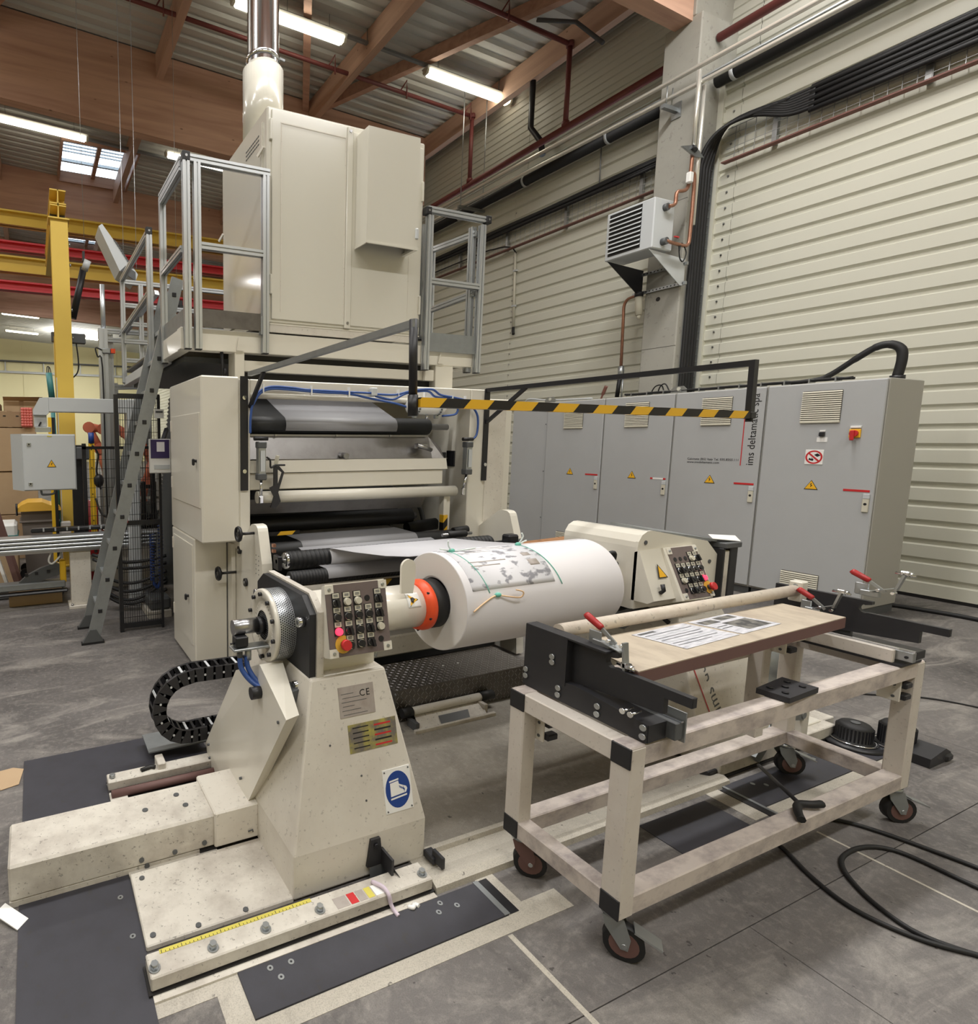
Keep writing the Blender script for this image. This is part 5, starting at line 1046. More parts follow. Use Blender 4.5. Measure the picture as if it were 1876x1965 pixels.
MB().cyl((2.17, 9, 3.70), (2.17, 9, 3.52), .02, 8).build('stem', GREYLT, t); MB().cyl((2.2, 9, 3.85), (2.2, 9, 8.8), .003, 6).build('wire', ZINC, t); MB().box(2.1, 2.24, 8.97, 9.03, 3.49, 3.52).build('foot', GREYLT, t)

# ------------------------------------------------------------------ unwind stands
def control_panel(parent, TL, U, V, rows, depth_poly=None, name='control_panel'):
    TL, U, V = Vector(TL), Vector(U), Vector(V); n = U.cross(V).normalized()*-1; n = n if n.y < 0 else -n
    def P(u, v, h=0): return TL+U*u+V*v+n*h
    def pb(m, u0, u1, v0, v1, h0, h1):
        return m.add([P(u0, v0, h1), P(u1, v0, h1), P(u1, v1, h1), P(u0, v1, h1), P(u0, v0, h0), P(u1, v0, h0), P(u1, v1, h0), P(u0, v1, h0)], [(0, 1, 2, 3), (7, 6, 5, 4), (0, 4, 5, 1), (1, 5, 6, 2), (2, 6, 7, 3), (3, 7, 4, 0)])
    root = pb(MB(), 0, 1, 0, 1, -.006, 0).build(name, PANELBR, parent)
    for (u, v) in ((.055, .06), (.945, .06), (.055, .94), (.945, .94)):
        pb(MB(), u-.07, u+.07, v-.06, v+.06, -.004, .0025).build('corner_tab', CREAM, root); MB().cyl(P(u, v, .002), P(u, v, .007), .006, 10).build('screw', ZINC, root)
    cs = (.15, .325, .50, .67, .845); vs = (.20, .40, .60, .80); du = .030/U.length
    for r, row in enumerate(rows):
        for c, k in enumerate(row):
            u, v = cs[c], vs[r]; hv = .0165/V.length
            if k == '.': continue
            if k == 'o': MB().cyl(P(u, v+.03, 0), P(u, v+.03, .002), .0115, 14).build('blanking_plug', BLACK, root); continue
            if k == 'E':
                MB().cyl(P(u+.06, v+.03, 0), P(u+.06, v+.03, .003), .033, 20).build('yellow_ring', LIDYEL, root)
                MB().cyl(P(u+.06, v+.03, .003), P(u+.06, v+.03, .02), .013, 14).build('stop_stem', GREYDK, root); MB().cyl(P(u+.06, v+.03, .02), P(u+.06, v+.03, .034), .021, 18, .019).build('emergency_stop', REDLAMP if False else RED, root); continue
            pb(MB(), u-du*.55, u+du*.55, v-hv*1.45, v+hv*1.75, 0, .003).build('switch_plate', BLACK, root)
            pb(MB(), u-du*.46, u+du*.46, v-hv*1.35, v-hv*.25, .003, .0045).build('legend_plate', VENTC, root)
            m = MB()
            for q in (-.95, -.65): pb(m, u-du*.3, u+du*.3, v+hv*q-.006, v+hv*q+.006, .0045, .0047)
            m.build('legend_print', GREYDK, root)
            kv = v+hv*.75
            mt = {'w': VENTC, 'b': BLACK, 's': BLACK, 'r': REDLAMP}[k]
            MB().cyl(P(u, kv, .003), P(u, kv, .009), .0148, 16).build('collar', CHROME if k in 'bs' else mt, root)
            MB().cyl(P(u, kv, .009), P(u, kv, .016), .0128, 16).build({'w': 'push_button', 'b': 'push_button', 's': 'selector_switch', 'r': 'lit_button'}[k], mt, root)
            if k == 's':
                a, b = P(u-.01, kv-hv*.9, .016), P(u+.02, kv+hv*1.0, .016); MB().bar(a, b, .010, .016, n).build('switch_lever', BLACK, root)
    return root

ls = thing('unwind_stand', 'cream unwind stand with the perforated brake drum and push-button panel, nearest stand', 'machine stand', (1.08, 2.1, 0))
def tapered(x0, x1, y0, y1, z0, zk, X0, X1, Y0, Y1, z1):
    V = [(x0, y0, z0), (x1, y0, z0), (x1, y1, z0), (x0, y1, z0), (x0, y0, zk), (x1, y0, zk), (x1, y1, zk), (x0, y1, zk), (X0, Y0, z1), (X1, Y0, z1), (X1, Y1, z1), (X0, Y1, z1)]
    F = [(3, 2, 1, 0), (8, 9, 10, 11)]
    for a in (0, 4):
        for i in range(4): F.append((a+i, a+(i+1) % 4, a+4+(i+1) % 4, a+4+i))
    return MB().add(V, F)
b_ = tapered(.795, 1.368, 1.66, 2.54, .012, .18, .927, 1.255, 1.80, 2.36, .76).build('pedestal', CREAMD, ls)
bv = b_.modifiers.new('edge', 'BEVEL'); bv.width = .008; bv.segments = 2; bv.limit_method = 'ANGLE'
# side cover with the cable chain behind
cv = MB().add([(.80, 1.742, .655), (.80, 2.0, .765), (.80, 2.285, .63), (.765, 2.66, .10), (.765, 2.62, .01), (.755, 2.10, .06), (.86, 1.76, .655), (.9, 2.0, .765), (.88, 2.30, .63), (.80, 2.70, .10), (.80, 2.64, .01), (.80, 2.11, .06)],
         [(0, 1, 2, 3, 4, 5), (11, 10, 9, 8, 7, 6)]+[(i, 6+i, 6+(i+1) % 6, (i+1) % 6) for i in range(6)]).build('side_cover', CREAM, ls)
for (y, z) in ((1.80, .62), (2.05, .10), (2.09, .16), (2.12, .22), (2.58, .06), (2.6, .12)): MB().cyl((.79, y, z), (.755 if z < .4 else .795, y, z), .006, 8).build('bolt', GREYDK, cv)
MB().cyl((.80, 1.98, .66), (.755, 1.98, .66), .025, 14).build('cable_gland', BLACK, ls)
hd = MB().box(.985, 1.25, 1.86, 2.30, .74, .955, .01).build('spindle_housing', CREAM, ls)
def octo(s): return [(2.08-.26*s, .70), (2.08-.26*s, 1.005), (2.08-.19*s, 1.062), (2.08+.20*s, 1.062), (2.08+.27*s, 1.01), (2.08+.27*s, .72), (2.08+.05*s, .615), (2.08-.10*s, .615)]
MB().prism(octo(1), 'x', .930, .957).build('black_flange_plate', BLACKM, ls); MB().prism([(y, z+.008 if z > .8 else z) for y, z in octo(1.04)], 'x', .957, .985).build('cream_flange_plate', CREAMW, ls)
for (y, z) in ((1.87, .965), (1.90, .70), (2.315, .965), (2.25, .70)):
    q = MB().cyl((.931, y, z), (.902, y, z), .019, 18).build('cap_screw', CHROME, ls); MB().cyl((.9025, y, z), (.901, y, z), .010, 6).build('hex_socket', GREYDK, q)
# brake drum
yc, zc = 2.08, .897
br = MB().lathe([(.846, .06), (.846, .070), (.852, .072), (.852, .105), (.846, .108), (.844, .143), (.848, .149), (.862, .149), (.862, .06)], (0, yc, zc), 'x', 48).build('brake_face', CREAM, ls)
MB().lathe([(.935, .10), (.935, .154), (.948, .154), (.948, .10)], (0, yc, zc), 'x', 48).build('rear_rim', CREAM, br)
m = MB(); NA, NX, R_ = 96, 9, .1475
for i in range(NA):
    for j in range(NX):
        x0 = .862+(.935-.862)*j/NX; x1 = .862+(.935-.862)*(j+1)/NX; off = .5 if j % 2 else 0
        a0 = 2*PI*(i+off)/NA; a1 = 2*PI*(i+1+off)/NA; ca, cx = (a0+a1)/2, (x0+x1)/2; da, dx = (a1-a0)/2, (x1-x0)/2
        def Q(fa, fx): a = ca+da*fa; return (cx+dx*fx, yc+R_*math.cos(a), zc+R_*math.sin(a))
        out = [Q(-1, -1), Q(1, -1), Q(1, 1), Q(-1, 1)]; inn = [Q(.66*math.cos(t), .66*math.sin(t)) for t in [math.radians(-135+45*k) for k in range(8)]]
        F = []
        for k in range(4): F.append((k, (k+1) % 4, 4+((2*k+2) % 8), 4+2*k+1, 4+2*k))
        m.add(out+inn, F, True)
stuff(m.build('perforated_guard', ALU, br, False))
MB().cyl((.863, yc, zc), (.934, yc, zc), .118, 40).build('drum_core', BLACK, br)
for k in range(14):
    z = zc-.062+.009*k; hw = math.sqrt(max(.0004, .066**2-(z-zc)**2)); MB().box(.85, .858, yc-hw, yc+hw, z, z+.004).build('cooling_fin', GREYDK, br)
for k in range(10):
    a = 2*PI*(k+.35)/10; q = MB().cyl((.846, yc+.128*math.cos(a), zc+.128*math.sin(a)), (.832, yc+.128*math.cos(a), zc+.128*math.sin(a)), .0085, 12).build('hex_bolt', BLACK, br)
m = MB()
for k in range(34):
    a = 2*PI*k/34+.1; m.bar((.8515, yc+.086*math.cos(a), zc+.086*math.sin(a)), (.8515, yc+.097*math.cos(a), zc+.097*math.sin(a)), .004, .002, (1, 0, 0))
stuff(m.build('cast_marks', CREAMW, br))
MB().cyl((.846, yc, zc), (.82, yc, zc), .036, 20).build('shaft_collar', BLACK, br); MB().cyl((.82, yc, zc+.004), (.715, yc, zc+.004), .031, 24).build('shaft_end', STEEL, br)
MB().box(.945, .96, yc-.155, yc-.145, zc-.07, zc-.045, .003).build('grey_lug', GREYDK, br)
sb = MB().box(.712, .765, yc-.05, yc+.0, zc-.065, zc-.022, .004).build('sensor_block', BLACK, ls); MB().box(.70, .86, yc-.06, yc-.0, zc-.077, zc-.067, .002).build('bracket', ZINC, sb)
MB().cyl((.695, yc-.03, zc-.05), (.712, yc-.03, zc-.05), .004, 8).build('pin', BLACK, sb); MB().cyl((.735, yc-.03, zc-.077), (.735, yc-.03, zc-.11), .012, 10).build('fitting', GREYDK, sb); MB().cyl((.77, yc-.03, zc-.077), (.77, yc-.03, zc-.125), .014, 10).build('fitting', ZINC, sb)
for dx, dy in ((0, 0), (.028, -.012)): MB().tube(spl([(.735+dx, yc-.03, .79), (.740+dx, yc-.035, .74), (.775+dx*.7, yc-.07, .69), (.83+dx*.3, yc-.12, .665-dx*.3), (.885, yc-.16, .66-dx)], 6), .011, 8).build('blue_hose', BLUE, ls)
cb = MB().prism([(.875, .69), (.94, .70), (.945, .675), (.93, .615), (.885, .625)], 'y', 1.87, 1.95).build('connector_box', GREYDK, ls)
MB().tube(spl([(.90, 1.90, .625), (.895, 1.885, .585), (.90, 1.87, .555), (.915, 1.86, .55)], 4), .022, 10).build('black_elbow', RUBBER, ls)
# control panel wedge
MB().prism([(1.803, 1.119), (1.747, .853), (1.79, .84), (1.83, .84), (1.83, 1.105)], 'x', .982, 1.24).build('panel_box', CREAM, ls)
control_panel(ls, (.98, 1.799, 1.116), (.262, 0, 0), (0, -.055, -.260), ['swwos', 'bbbbs', 'rsbsw', 'Ebbso'])
MB().cyl((1.19, 1.77, .85), (1.19, 1.77, .825), .006, 8).build('screw', ZINC, ls)
# spindle sleeve and expanding chuck
MB().cyl((1.25, yc, zc), (1.593, yc, zc), .099, 40).build('spindle_sleeve', CREAM, ls)
MB().lathe([(1.593, .06), (1.593, .097), (1.602, .112), (1.625, .1175), (1.645, .117), (1.645, .06)], (0, yc, zc), 'x', 40).build('orange_chuck_ring', ORANGE, ls)
for k in range(6): a = 2*PI*(k+.3)/6; MB().cyl((1.62, yc+.110*math.cos(a), zc+.110*math.sin(a)), (1.606, yc+.116*math.cos(a), zc+.116*math.sin(a)), .005, 8).build('set_screw', BLACK, ls)
MB().cyl((1.645, yc, zc), (1.71, yc, zc), .114, 40).build('black_expander', RUBBER, ls); MB().cyl((1.71, yc, zc), (1.9, yc, zc), .075, 24).build('core_shaft', STEEL, ls)
MB().add([(1.555, y, z) for y, z in [(1.955, .99), (2.04, .995)]+[(1.997+.042*math.cos(math.radians(a)), 1.105+.042*math.sin(math.radians(a))) for a in range(0, 181, 20)]]+[(1.567, y, z) for y, z in [(1.955, .99), (2.04, .995)]+[(1.997+.042*math.cos(math.radians(a)), 1.105+.042*math.sin(math.radians(a))) for a in range(0, 181, 20)]],
         [tuple(range(12))[::-1], tuple(range(12, 24))]+[(i, (i+1) % 12, 12+(i+1) % 12, 12+i) for i in range(12)]).build('lever_flap_hidden', CREAM, ls) if False else None
fp = [(1.458, .99), (1.52, .985), (1.53, 1.05), (1.53, 1.10)]+[(1.4935+.0365*math.cos(math.radians(a)), 1.103+.0365*math.sin(math.radians(a))) for a in range(0, 181, 20)]
MB().prism(fp, 'y', 1.985, 1.997).build('lever_flap', CREAM, ls)
# warning sign on the sleeve
def curved_patch(name, xa, xb, a0, a1, r, mt, parent, y=yc, z=zc, n=8, th=.0012):
    V = []
    for k in range(n+1):
        a = math.radians(a0+(a1-a0)*k/n)
        for rr in (r, r+th):
            V += [(xa, y+rr*math.cos(a), z+rr*math.sin(a)), (xb, y+rr*math.cos(a), z+rr*math.sin(a))]
    F = []
    for k in range(n):
        o, p = 4*k, 4*k+4; F += [(o+2, o+3, p+3, p+2), (o, p, p+1, o+1), (o, o+2, p+2, p), (o+1, p+1, p+3, o+3)]
    F += [(0, 1, 3, 2), (4*n, 4*n+2, 4*n+3, 4*n+1)]
    return MB().add(V, F, True).build(name, mt, parent)
sg = curved_patch('warning_sign', 1.50, 1.565, 128, 167, .0995, WHITE, ls)
def on_drum(x, a, r): a = math.radians(a); return (x, yc+r*math.cos(a), zc+r*math.sin(a))
MB().add([on_drum(1.508, 131, .1012), on_drum(1.508, 164, .1012), on_drum(1.533, 147.5, .1022), on_drum(1.558, 147.5, .1012)], [(0, 3, 2), (1, 2, 3), (0, 2, 1)]).build('warning_triangle', BLACK, sg, False)
MB().add([on_drum(1.511, 134, .1022), on_drum(1.511, 161, .1022), on_drum(1.530, 147.5, .1032), on_drum(1.552, 147.5, .1022)], [(0, 3, 2), (1, 2, 3), (0, 2, 1)]).build('warning_triangle', SIGNY, sg, False)
MB().add([on_drum(1.516, 142, .104), on_drum(1.516, 152, .104), on_drum(1.526, 156, .104), on_drum(1.532, 148, .1045), on_drum(1.54, 147, .104), on_drum(1.53, 141, .104)], [(0, 1, 2, 3, 4, 5)]).build('hand_mark', BLACK, sg, False)
# plates and signs on the sloping front face
def front(u, v, h=0):
    # u: x, v: height on the sloping front face of the pedestal
    t = (v-.18)/(.76-.18); return Vector((u, 1.66+.14*t-h, v+h*.24))
def plate(name, x0, x1, z0, z1, mt, parent, h0=0, h1=.003):
    A = [front(x0, z0, h1), front(x1, z0, h1), front(x1, z1, h1), front(x0, z1, h1), front(x0, z0, h0), front(x1, z0, h0), front(x1, z1, h0), front(x0, z1, h0)]
    return MB().add(A, [(0, 1, 2, 3), (7, 6, 5, 4), (0, 4, 5, 1), (1, 5, 6, 2), (2, 6, 7, 3), (3, 7, 4, 0)]).build(name, mt, parent)
ce_ = plate('rating_plate', 1.035, 1.19, .605, .715, GREYPLATE, ls)
text('plate_marking', 'CE', .036, BLACK, ce_, front(1.125, .672, .0035), (1, 0, 0), (0, .235, .972), ext=.0003, spacing=1.2)
for k in range(6): plate('print_line', 1.045+.004*(k % 2), 1.10+.055*((k*7) % 3)/2, .688-.015*k, .690-.015*k, GREYDK, ce_, .003, .0034)
yp = plate('data_plate', 1.062, 1.275, .475, .575, YELPLATE, ls)
for k in range(5): plate('print_line', 1.08, 1.15, .56-.018*k, .564-.018*k, BLACK, yp, .003, .0034); plate('print_line', 1.175, 1.25, .556-.018*k, .562-.018*k, (RED if k % 2 == 0 else BLACK), yp, .003, .0034)
bs = plate('boot_sign', 1.19, 1.315, .232, .388, WHITE, ls)
V = [front(1.2525+.056*math.cos(2*PI*k/32), .311+.066*math.sin(2*PI*k/32), .0036) for k in range(32)]; MB().add(V+[v+Vector((0, .0005, 0)) for v in V], [tuple(range(32)), tuple(range(32, 64))[::-1]]+[(k, (k+1) % 32, 32+(k+1) % 32, 32+k) for k in range(32)]).build('blue_disc', BLUED, bs)
def flat(name, pts, mt, parent, h=.0042): MB().add([front(1.2525+a, .311+b, h) for a, b in pts], [tuple(range(len(pts)))]).build(name, mt, parent, False)
flat('boot_shape', [(-.035, -.022), (.035, -.017), (.042, -.005), (.038, .004), (.024, .010), (.006, .018), (.004, .030), (-.034, .026)], WHITE, bs)
flat('boot_collar', [(-.037, .029), (.006, .033), (.006, .039), (-.037, .035)], WHITE, bs); flat('boot_sole', [(-.036, -.034), (.038, -.028), (.038, -.022), (-.036, -.028)], WHITE, bs)
for k in range(5): flat('boot_lace', [(.005+.005*k, .012-.003*k), (.008+.005*k, .012-.003*k), (.011+.005*k, .003-.003*k), (.008+.005*k, .003-.003*k)], BLUED, bs, .0046)
flat('toe_line', [(.0225, .008), (.024, .008), (.029, -.016), (.0275, -.016)], BLUED, bs, .0046)
for (u, v) in ((1.198, .38), (1.307, .38), (1.198, .24), (1.307, .24)): MB().cyl(front(u, v, .002), front(u, v, .006), .003, 8).build('rivet', GREYDK, bs)
for (u, v) in ((1.10, .39), (.98, .52), (1.29, .65), (1.11, .30)): MB().cyl(front(u, v, -.002), front(u, v, .002), .004, 8).build('rivet', GREYDK, ls)
# foot bracket at the front
fb = MB().add([(1.105, 1.658, .10), (1.16, 1.658, .10), (1.175, 1.64, .0), (1.105, 1.64, .0), (1.16, 1.63, .10), (1.18, 1.56, .06)], [(0, 3, 2, 1), (1, 2, 5, 4)]).build('foot_bracket', GREYDK, ls, False)
MB().prism([(1.095, .058), (1.165, .058), (1.15, .165), (1.11, .165)], 'y', 1.648, 1.66).build('foot_bracket', BLACKM, ls); MB().box(1.155, 1.165, 1.58, 1.655, .058, .12).build('foot_bracket', BLACKM, ls); MB().cyl((1.13, 1.648, .14), (1.13, 1.640, .14), .010, 6).build('hex_bolt', BLACK, ls)
MB().box(1.36, 1.40, 1.60, 1.66, .02, .05, .004).build('rail_clamp', BLACKM, ls); MB().box(1.37, 1.385, 1.56, 1.62, .03, .075, .002).build('rail_clamp', BLACKM, ls)
for z in (.58, .3): pass

# opposite stand
rs = thing('unwind_stand', 'cream unwind stand on the far end of the paper roll, beside the cart', 'machine stand', (3.3, 2.1, 0))
b2 = tapered(3.08, 3.80, 1.66, 2.5, .012, .12, 3.07, 3.42, 1.82, 2.34, .78).build('pedestal', CREAMD, rs); bv = b2.modifiers.new('edge', 'BEVEL'); bv.width = .008; bv.segments = 2; bv.limit_method = 'ANGLE'
def rfront(x, z, h=0): t = (z-.12)/(.78-.12); return Vector((x, 1.66+.16*t-h, z+h*.24))
lt = text('lettering', 'ims deltamatic', .092, GREYDK, rs, rfront(3.285, .255, .003), (-.30, .235, .93), (-1, 0, -.32), ext=.0004, spacing=1.05)
MB().add([rfront(3.185, .25, .003), rfront(3.192, .25, .003), rfront(3.08, .62, .003), rfront(3.073, .62, .003)], [(0, 1, 2, 3)]).build('red_line', RED, rs, False)
prof = [(2.80, .80), (2.80, 1.12)]+[(2.88+.08*math.cos(math.radians(a)), 1.12+.078*math.sin(math.radians(a))) for a in (160, 130, 100)]+[(2.90, 1.198), (3.36, 1.115), (3.455, 1.035), (3.455, .79)]
MB().prism(prof, 'y', 1.87, 1.885).build('belt_cover', CREAM, rs); MB().prism([(x+.005, z-.004) for x, z in prof], 'y', 1.885, 2.3).build('belt_cover', CREAM, rs)
MB().cyl((2.70, yc, zc+.14), (2.80, yc, zc+.14), .10, 32).build('motor_cover', CREAM, rs) if False else None
rc_ = None and MB().prism([(2.715+.0*k, z) for k, z in ()]+[(2.70, .98), (2.70, 1.10), (2.74, 1.165), (2.80, 1.195), (2.84, 1.195), (2.84, .98)], 'y', 1.95, 2.3).build('rounded_cover', CREAM, rs)
MB().slab((2.99, 1.88, 1.188), (3.46, 1.88, 1.115), (3.46, 2.16, 1.125), (2.99, 2.16, 1.20), .012).build('top_lid', GALV, rs)
for (x, z) in ((2.855, 1.14), (3.39, 1.0)): MB().cyl((x, 1.87, z), (x, 1.866, z), .011, 12).build('bolt', GREYDK, rs)
MB().cyl((2.62, yc, zc), (3.08, yc, zc), .105, 40).build('spindle_sleeve', CREAM, rs); MB().box(3.06, 3.44, 1.9, 2.3, .74, 1.08, .01).build('spindle_housing', CREAM, rs)
MB().lathe([(3.06, .105), (3.0, .105)], (0, yc, zc), 'x', 40).build('sleeve_end', CREAM, rs) if False else None
s2 = curved_patch('warning_sign', 2.76, 2.80, 150, 185, .1055, SIGNY, rs); curved_patch('hand_mark', 2.772, 2.788, 160, 175, .107, BLACK, s2)
MB().prism([(1.853, 1.108), (1.737, .858), (1.78, .84), (1.89, .84), (1.89, 1.09)], 'x', 2.965, 3.225).build('panel_box', CREAM, rs)
jb = MB().prism([(1.862, 1.103), (1.77, .865), (1.80, .845), (1.89, .845), (1.89, 1.09)], 'x', 2.80, 2.965).build('junction_box', CREAM, rs)
control_panel(rs, (2.985, 1.848, 1.104), (.232, 0, 0), (0, -.112, -.242), ['ooows', 'sbbbb', 'wsbsr', 'osbbE'])
A = [Vector((2.90, 1.795, .985)), Vector((2.955, 1.787, .965)), Vector((2.917, 1.812, 1.02))]; nn = Vector((0, -.93, .36))
MB().add([a+nn*.004 for a in (Vector((2.875, 1.805, .965)), Vector((2.945, 1.805, .965)), Vector((2.89, 1.832, 1.035)))], [(0, 1, 2)]).build('warning_sign', BLACK, jb, False)
MB().add([a+nn*.005 for a in (Vector((2.881, 1.807, .970)), Vector((2.935, 1.807, .970)), Vector((2.892, 1.828, 1.025)))], [(0, 1, 2)]).build('warning_sign', SIGNY, jb, False)
MB().tube([(2.86, 1.78, .90), (2.86, 1.765, .915), (2.862, 1.775, .945)], .010, 8).build('latch_handle', BLACK, jb)
MB().tube(spl([(2.70, 1.98, 1.06), (2.74, 1.95, 1.08), (2.77, 1.97, 1.02), (2.85, 1.98, 1.01), (2.95, 1.95, .99), (3.0, 1.93, .95)], 6), .012, 8).build('black_cable', RUBBER, rs); MB().cyl((2.67, 2.0, 1.08), (2.70, 1.99, 1.06), .02, 8).build('cable_plug', BLACK, rs)
MB().box(3.455, 3.475, 1.84, 2.33, .76, 1.07, .004).build('flange_plate', BLACK, rs); MB().box(3.475, 3.52, 1.845, 2.32, .77, 1.055, .004).build('cream_flange_plate', CREAMW, rs); MB().box(3.52, 3.585, 1.84, 2.33, .76, 1.075, .004).build('black_flange_plate', BLACKM, rs)
MB().box(3.46, 3.60, 1.83, 2.3, 1.07, 1.10, .004).build('cable_duct', GREYDK, rs)
MB().cyl((3.585, yc, zc), (3.67, yc, zc), .145, 36).build('brake_drum', GALV, rs); MB().cyl((3.6, yc, zc), (3.63, yc, zc), .149, 36).build('drum_rim', CREAMW, rs)
tag(MB().add([(3.42, 1.88, 1.12), (3.60, 1.84, 1.10), (3.66, 1.90, 1.118), (3.52, 1.96, 1.125), (3.42, 1.88, 1.123), (3.60, 1.84, 1.103), (3.66, 1.90, 1.121), (3.52, 1.96, 1.128)], [(0, 1, 2, 3), (4, 7, 6, 5), (0, 4, 5, 1), (1, 5, 6, 2), (2, 6, 7, 3), (3, 7, 4, 0)]).build('paper_scrap', WHITE), 'torn scrap of paper lying on the far unwind stand', 'paper')
MB().tube(spl([(2.9, 1.95, .78), (3.0, 1.9, .76), (3.06, 1.85, .70)], 4), .012, 6).build('black_cable', RUBBER, rs)
MB().prism([(2.72, .70), (2.78, .76), (2.98, .78), (3.0, .70), (2.86, .66)], 'y', 1.95, 2.2).build('grey_bag', GREYDK, rs)
bl = thing('motor_blower', 'grey drum shaped motor fan with a spoked grille behind the cart', 'fan', (4.0, 1.9, .05))
d0, d1 = Vector((3.78, 1.95, .40)), Vector((3.99, 1.80, .335))
MB().cyl(d0, d1, .115, 32).build('casing', GALV, bl); MB().cyl(d0-(d1-d0)*.35, d0, .09, 24).build('motor', GALV, bl)
ax_ = (d1-d0).normalized(); ua = ax_.cross(Vector((0, 0, 1))).normalized(); va = ax_.cross(ua)
MB().cyl(d1, d1+ax_*.004, .108, 32).build('fan_opening', BLACK, bl)
for k in range(4): a = PI*k/4+.2; w = ua*math.cos(a)+va*math.sin(a); MB().bar(d1+ax_*.008-w*.112, d1+ax_*.008+w*.112, .010, .006, ax_).build('grille_spoke', VENTC, bl)
for r in (.03, .05, .07, .09, .11):
    MB().tube([d1+ax_*.007+(ua*math.cos(2*PI*k/28)+va*math.sin(2*PI*k/28))*r for k in range(29)], .0025, 5).build('grille_ring', VENTC, bl)
MB().slab(tuple(d0+Vector((.04, -.12, .09))), tuple(d0+Vector((.09, -.155, .075))), tuple(d0+Vector((.09, -.16, .04))), tuple(d0+Vector((.04, -.13, .05))), .002).build('rating_label', BLUE, bl)
MB().box(3.70, 3.95, 1.82, 2.0, .02, .26, .01).build('support', CREAMD, bl)

# ------------------------------------------------------------------ paper roll
pr_ = thing('paper_roll', 'large white paper roll with a shipping label on the chucks', 'paper roll', (2.2, 2.08, .67))
ry, rz, rr, rx0, rx1 = 2.08, .905, .228, 1.712, 2.70
MB().lathe([(rx0+.004, .11), (rx0, .12), (rx0, rr-.003), (rx0+.003, rr), (rx1-.003, rr), (rx1, rr-.003), (rx1, .1)], (0, ry, rz), 'x', 72).build('roll', PAPER, pr_)
MB().lathe([(rx0-.0006, .118), (rx0-.0006, rr-.004)], (0, ry, rz), 'x', 64, False, False).build('roll_end', PAPEREND, pr_)
lab = curved_patch('shipping_label', 1.75, 2.24, 68, 156, rr+.0006, LABELP, pr_, ry, rz, 16)
for (a, b, x0, x1) in ((120, 121.5, 1.80, 2.02), (126, 127.5, 1.80, 1.97), (90, 92, 1.82, 2.1), (96, 97, 1.85, 2.15), (101, 102, 1.8, 2.0), (112, 118, 2.14, 2.19), (124, 133, 2.14, 2.20)): curved_patch('label_print', x0, x1, a, b, rr+.0016, GREYPLATE, lab, ry, rz, 4, .0003)
def knot(nm, lb, x, a, pts):
    t = thing('tied_ribbon', lb, 'ribbon', on_roll(x, a, rr+.002))
    MB().sphere(on_roll(x, a, rr+.006), .011, 6, (1.6, 1, 1)).build('knot', MINT, t)
    for p in pts: V = [(on_roll(x+q[0], a+q[1], rr+.004+q[2])) for q in p]; MB().tube(spl(V, 4), .0035, 6).build('ribbon_end', LACE if nm == 0 else SKIN_T, t)
def on_roll(x, a, r): a = math.radians(a); return (x, ry+r*math.cos(a), rz+r*math.sin(a))
knot(0, 'teal and white ribbon tie at the near top edge of the roll', 1.80, 92, [[(0, 0, 0), (-.03, 2, .03), (-.05, 6, .06)], [(0, 0, 0), (.06, 4, .006), (.12, 5, .012)], [(0, 0, 0), (-.06, -3, .012)]])
knot(0, 'teal and white ribbon tie on the roll top near its middle', 2.22, 90, [[(0, 0, 0), (.02, 2, .04), (.01, 2, .06)], [(0, 0, 0), (.04, 2, .02), (.05, 0, .015)]])
knot(1, 'tan tape strip tied with teal string below the shipping label', 1.88, 163, [[(.0, 0, 0), (-.04, 2, .004), (-.10, 8, .006), (-.15, 14, .01)], [(0, 0, 0), (.05, 3, .012), (.11, 5, .02), (.12, 0, .03), (.09, -3, .02)]])
m = MB()
for x, lb in ((1.78, 'thin teal string round the roll at its chuck end'), (2.22, 'thin teal string round the roll past the label')):
    tag(MB().tube([on_roll(x+.06*(k/14.), 90+5*k, rr+.0025) for k in range(15)], .0022, 5).build('string_band', MINT), lb, 'string')

# ------------------------------------------------------------------ floor plates, rails and covers round the near stand
bp = thing('floor_base_plate', 'whitish steel base plate under the near stand', 'plate', (.53, 2.05, 0))
MB().box(.272, .80, 1.665, 2.0, .0, .022, .004).build('plate', CREAMW, bp); MB().box(.30, .80, 2.28, 2.46, 0, .022, .004).build('plate', CREAMW, bp); MB().box(.27, .62, 2.0, 2.06, 0, .012).build('plate', CREAMW, bp)
for (x, y) in ((.30, 1.70), (.45, 1.68), (.62, 1.68), (.31, 1.96), (.36, 2.42), (.7, 2.43)): MB().cyl((x, y, .022), (x, y, .026), .010, 10).build('bolt', GREYDK, bp)
gr = thing('guide_rail', 'cream machine rail with bolts and a yellow tape measure, nearest rail', 'rail', (.78, 1.56, 0))
MB().box(.258, 1.292, 1.515, 1.605, .012, .058, .004).build('rail', CREAMW, gr); MB().box(.262, 1.29, 1.485, 1.515, .0, .008).build('lower_ledge', CREAMW, gr); MB().box(.25, 1.296, 1.507, 1.61, .0, .012).build('gap_shade', PIT, gr)  # shade under the rail is put in as a black strip
MB().box(.30, .83, 1.588, 1.603, .058, .0595).build('measuring_tape', TAPEY, gr)
m = MB()
for k in range(40): m.box(.305+.013*k, .307+.013*k, 1.588, 1.594 if k % 5 else 1.600, .0595, .0598)
stuff(m.build('tape_marks', BLACK, gr))
for x in (.275, .46, .64, .84, 1.265):
    q = MB().cyl((x, 1.545, .058), (x, 1.545, .062), .018, 16).build('washer', ZINC, gr); MB().cyl((x, 1.545, .062), (x, 1.545, .078), .012, 6).build('hex_bolt', ZINC, q)
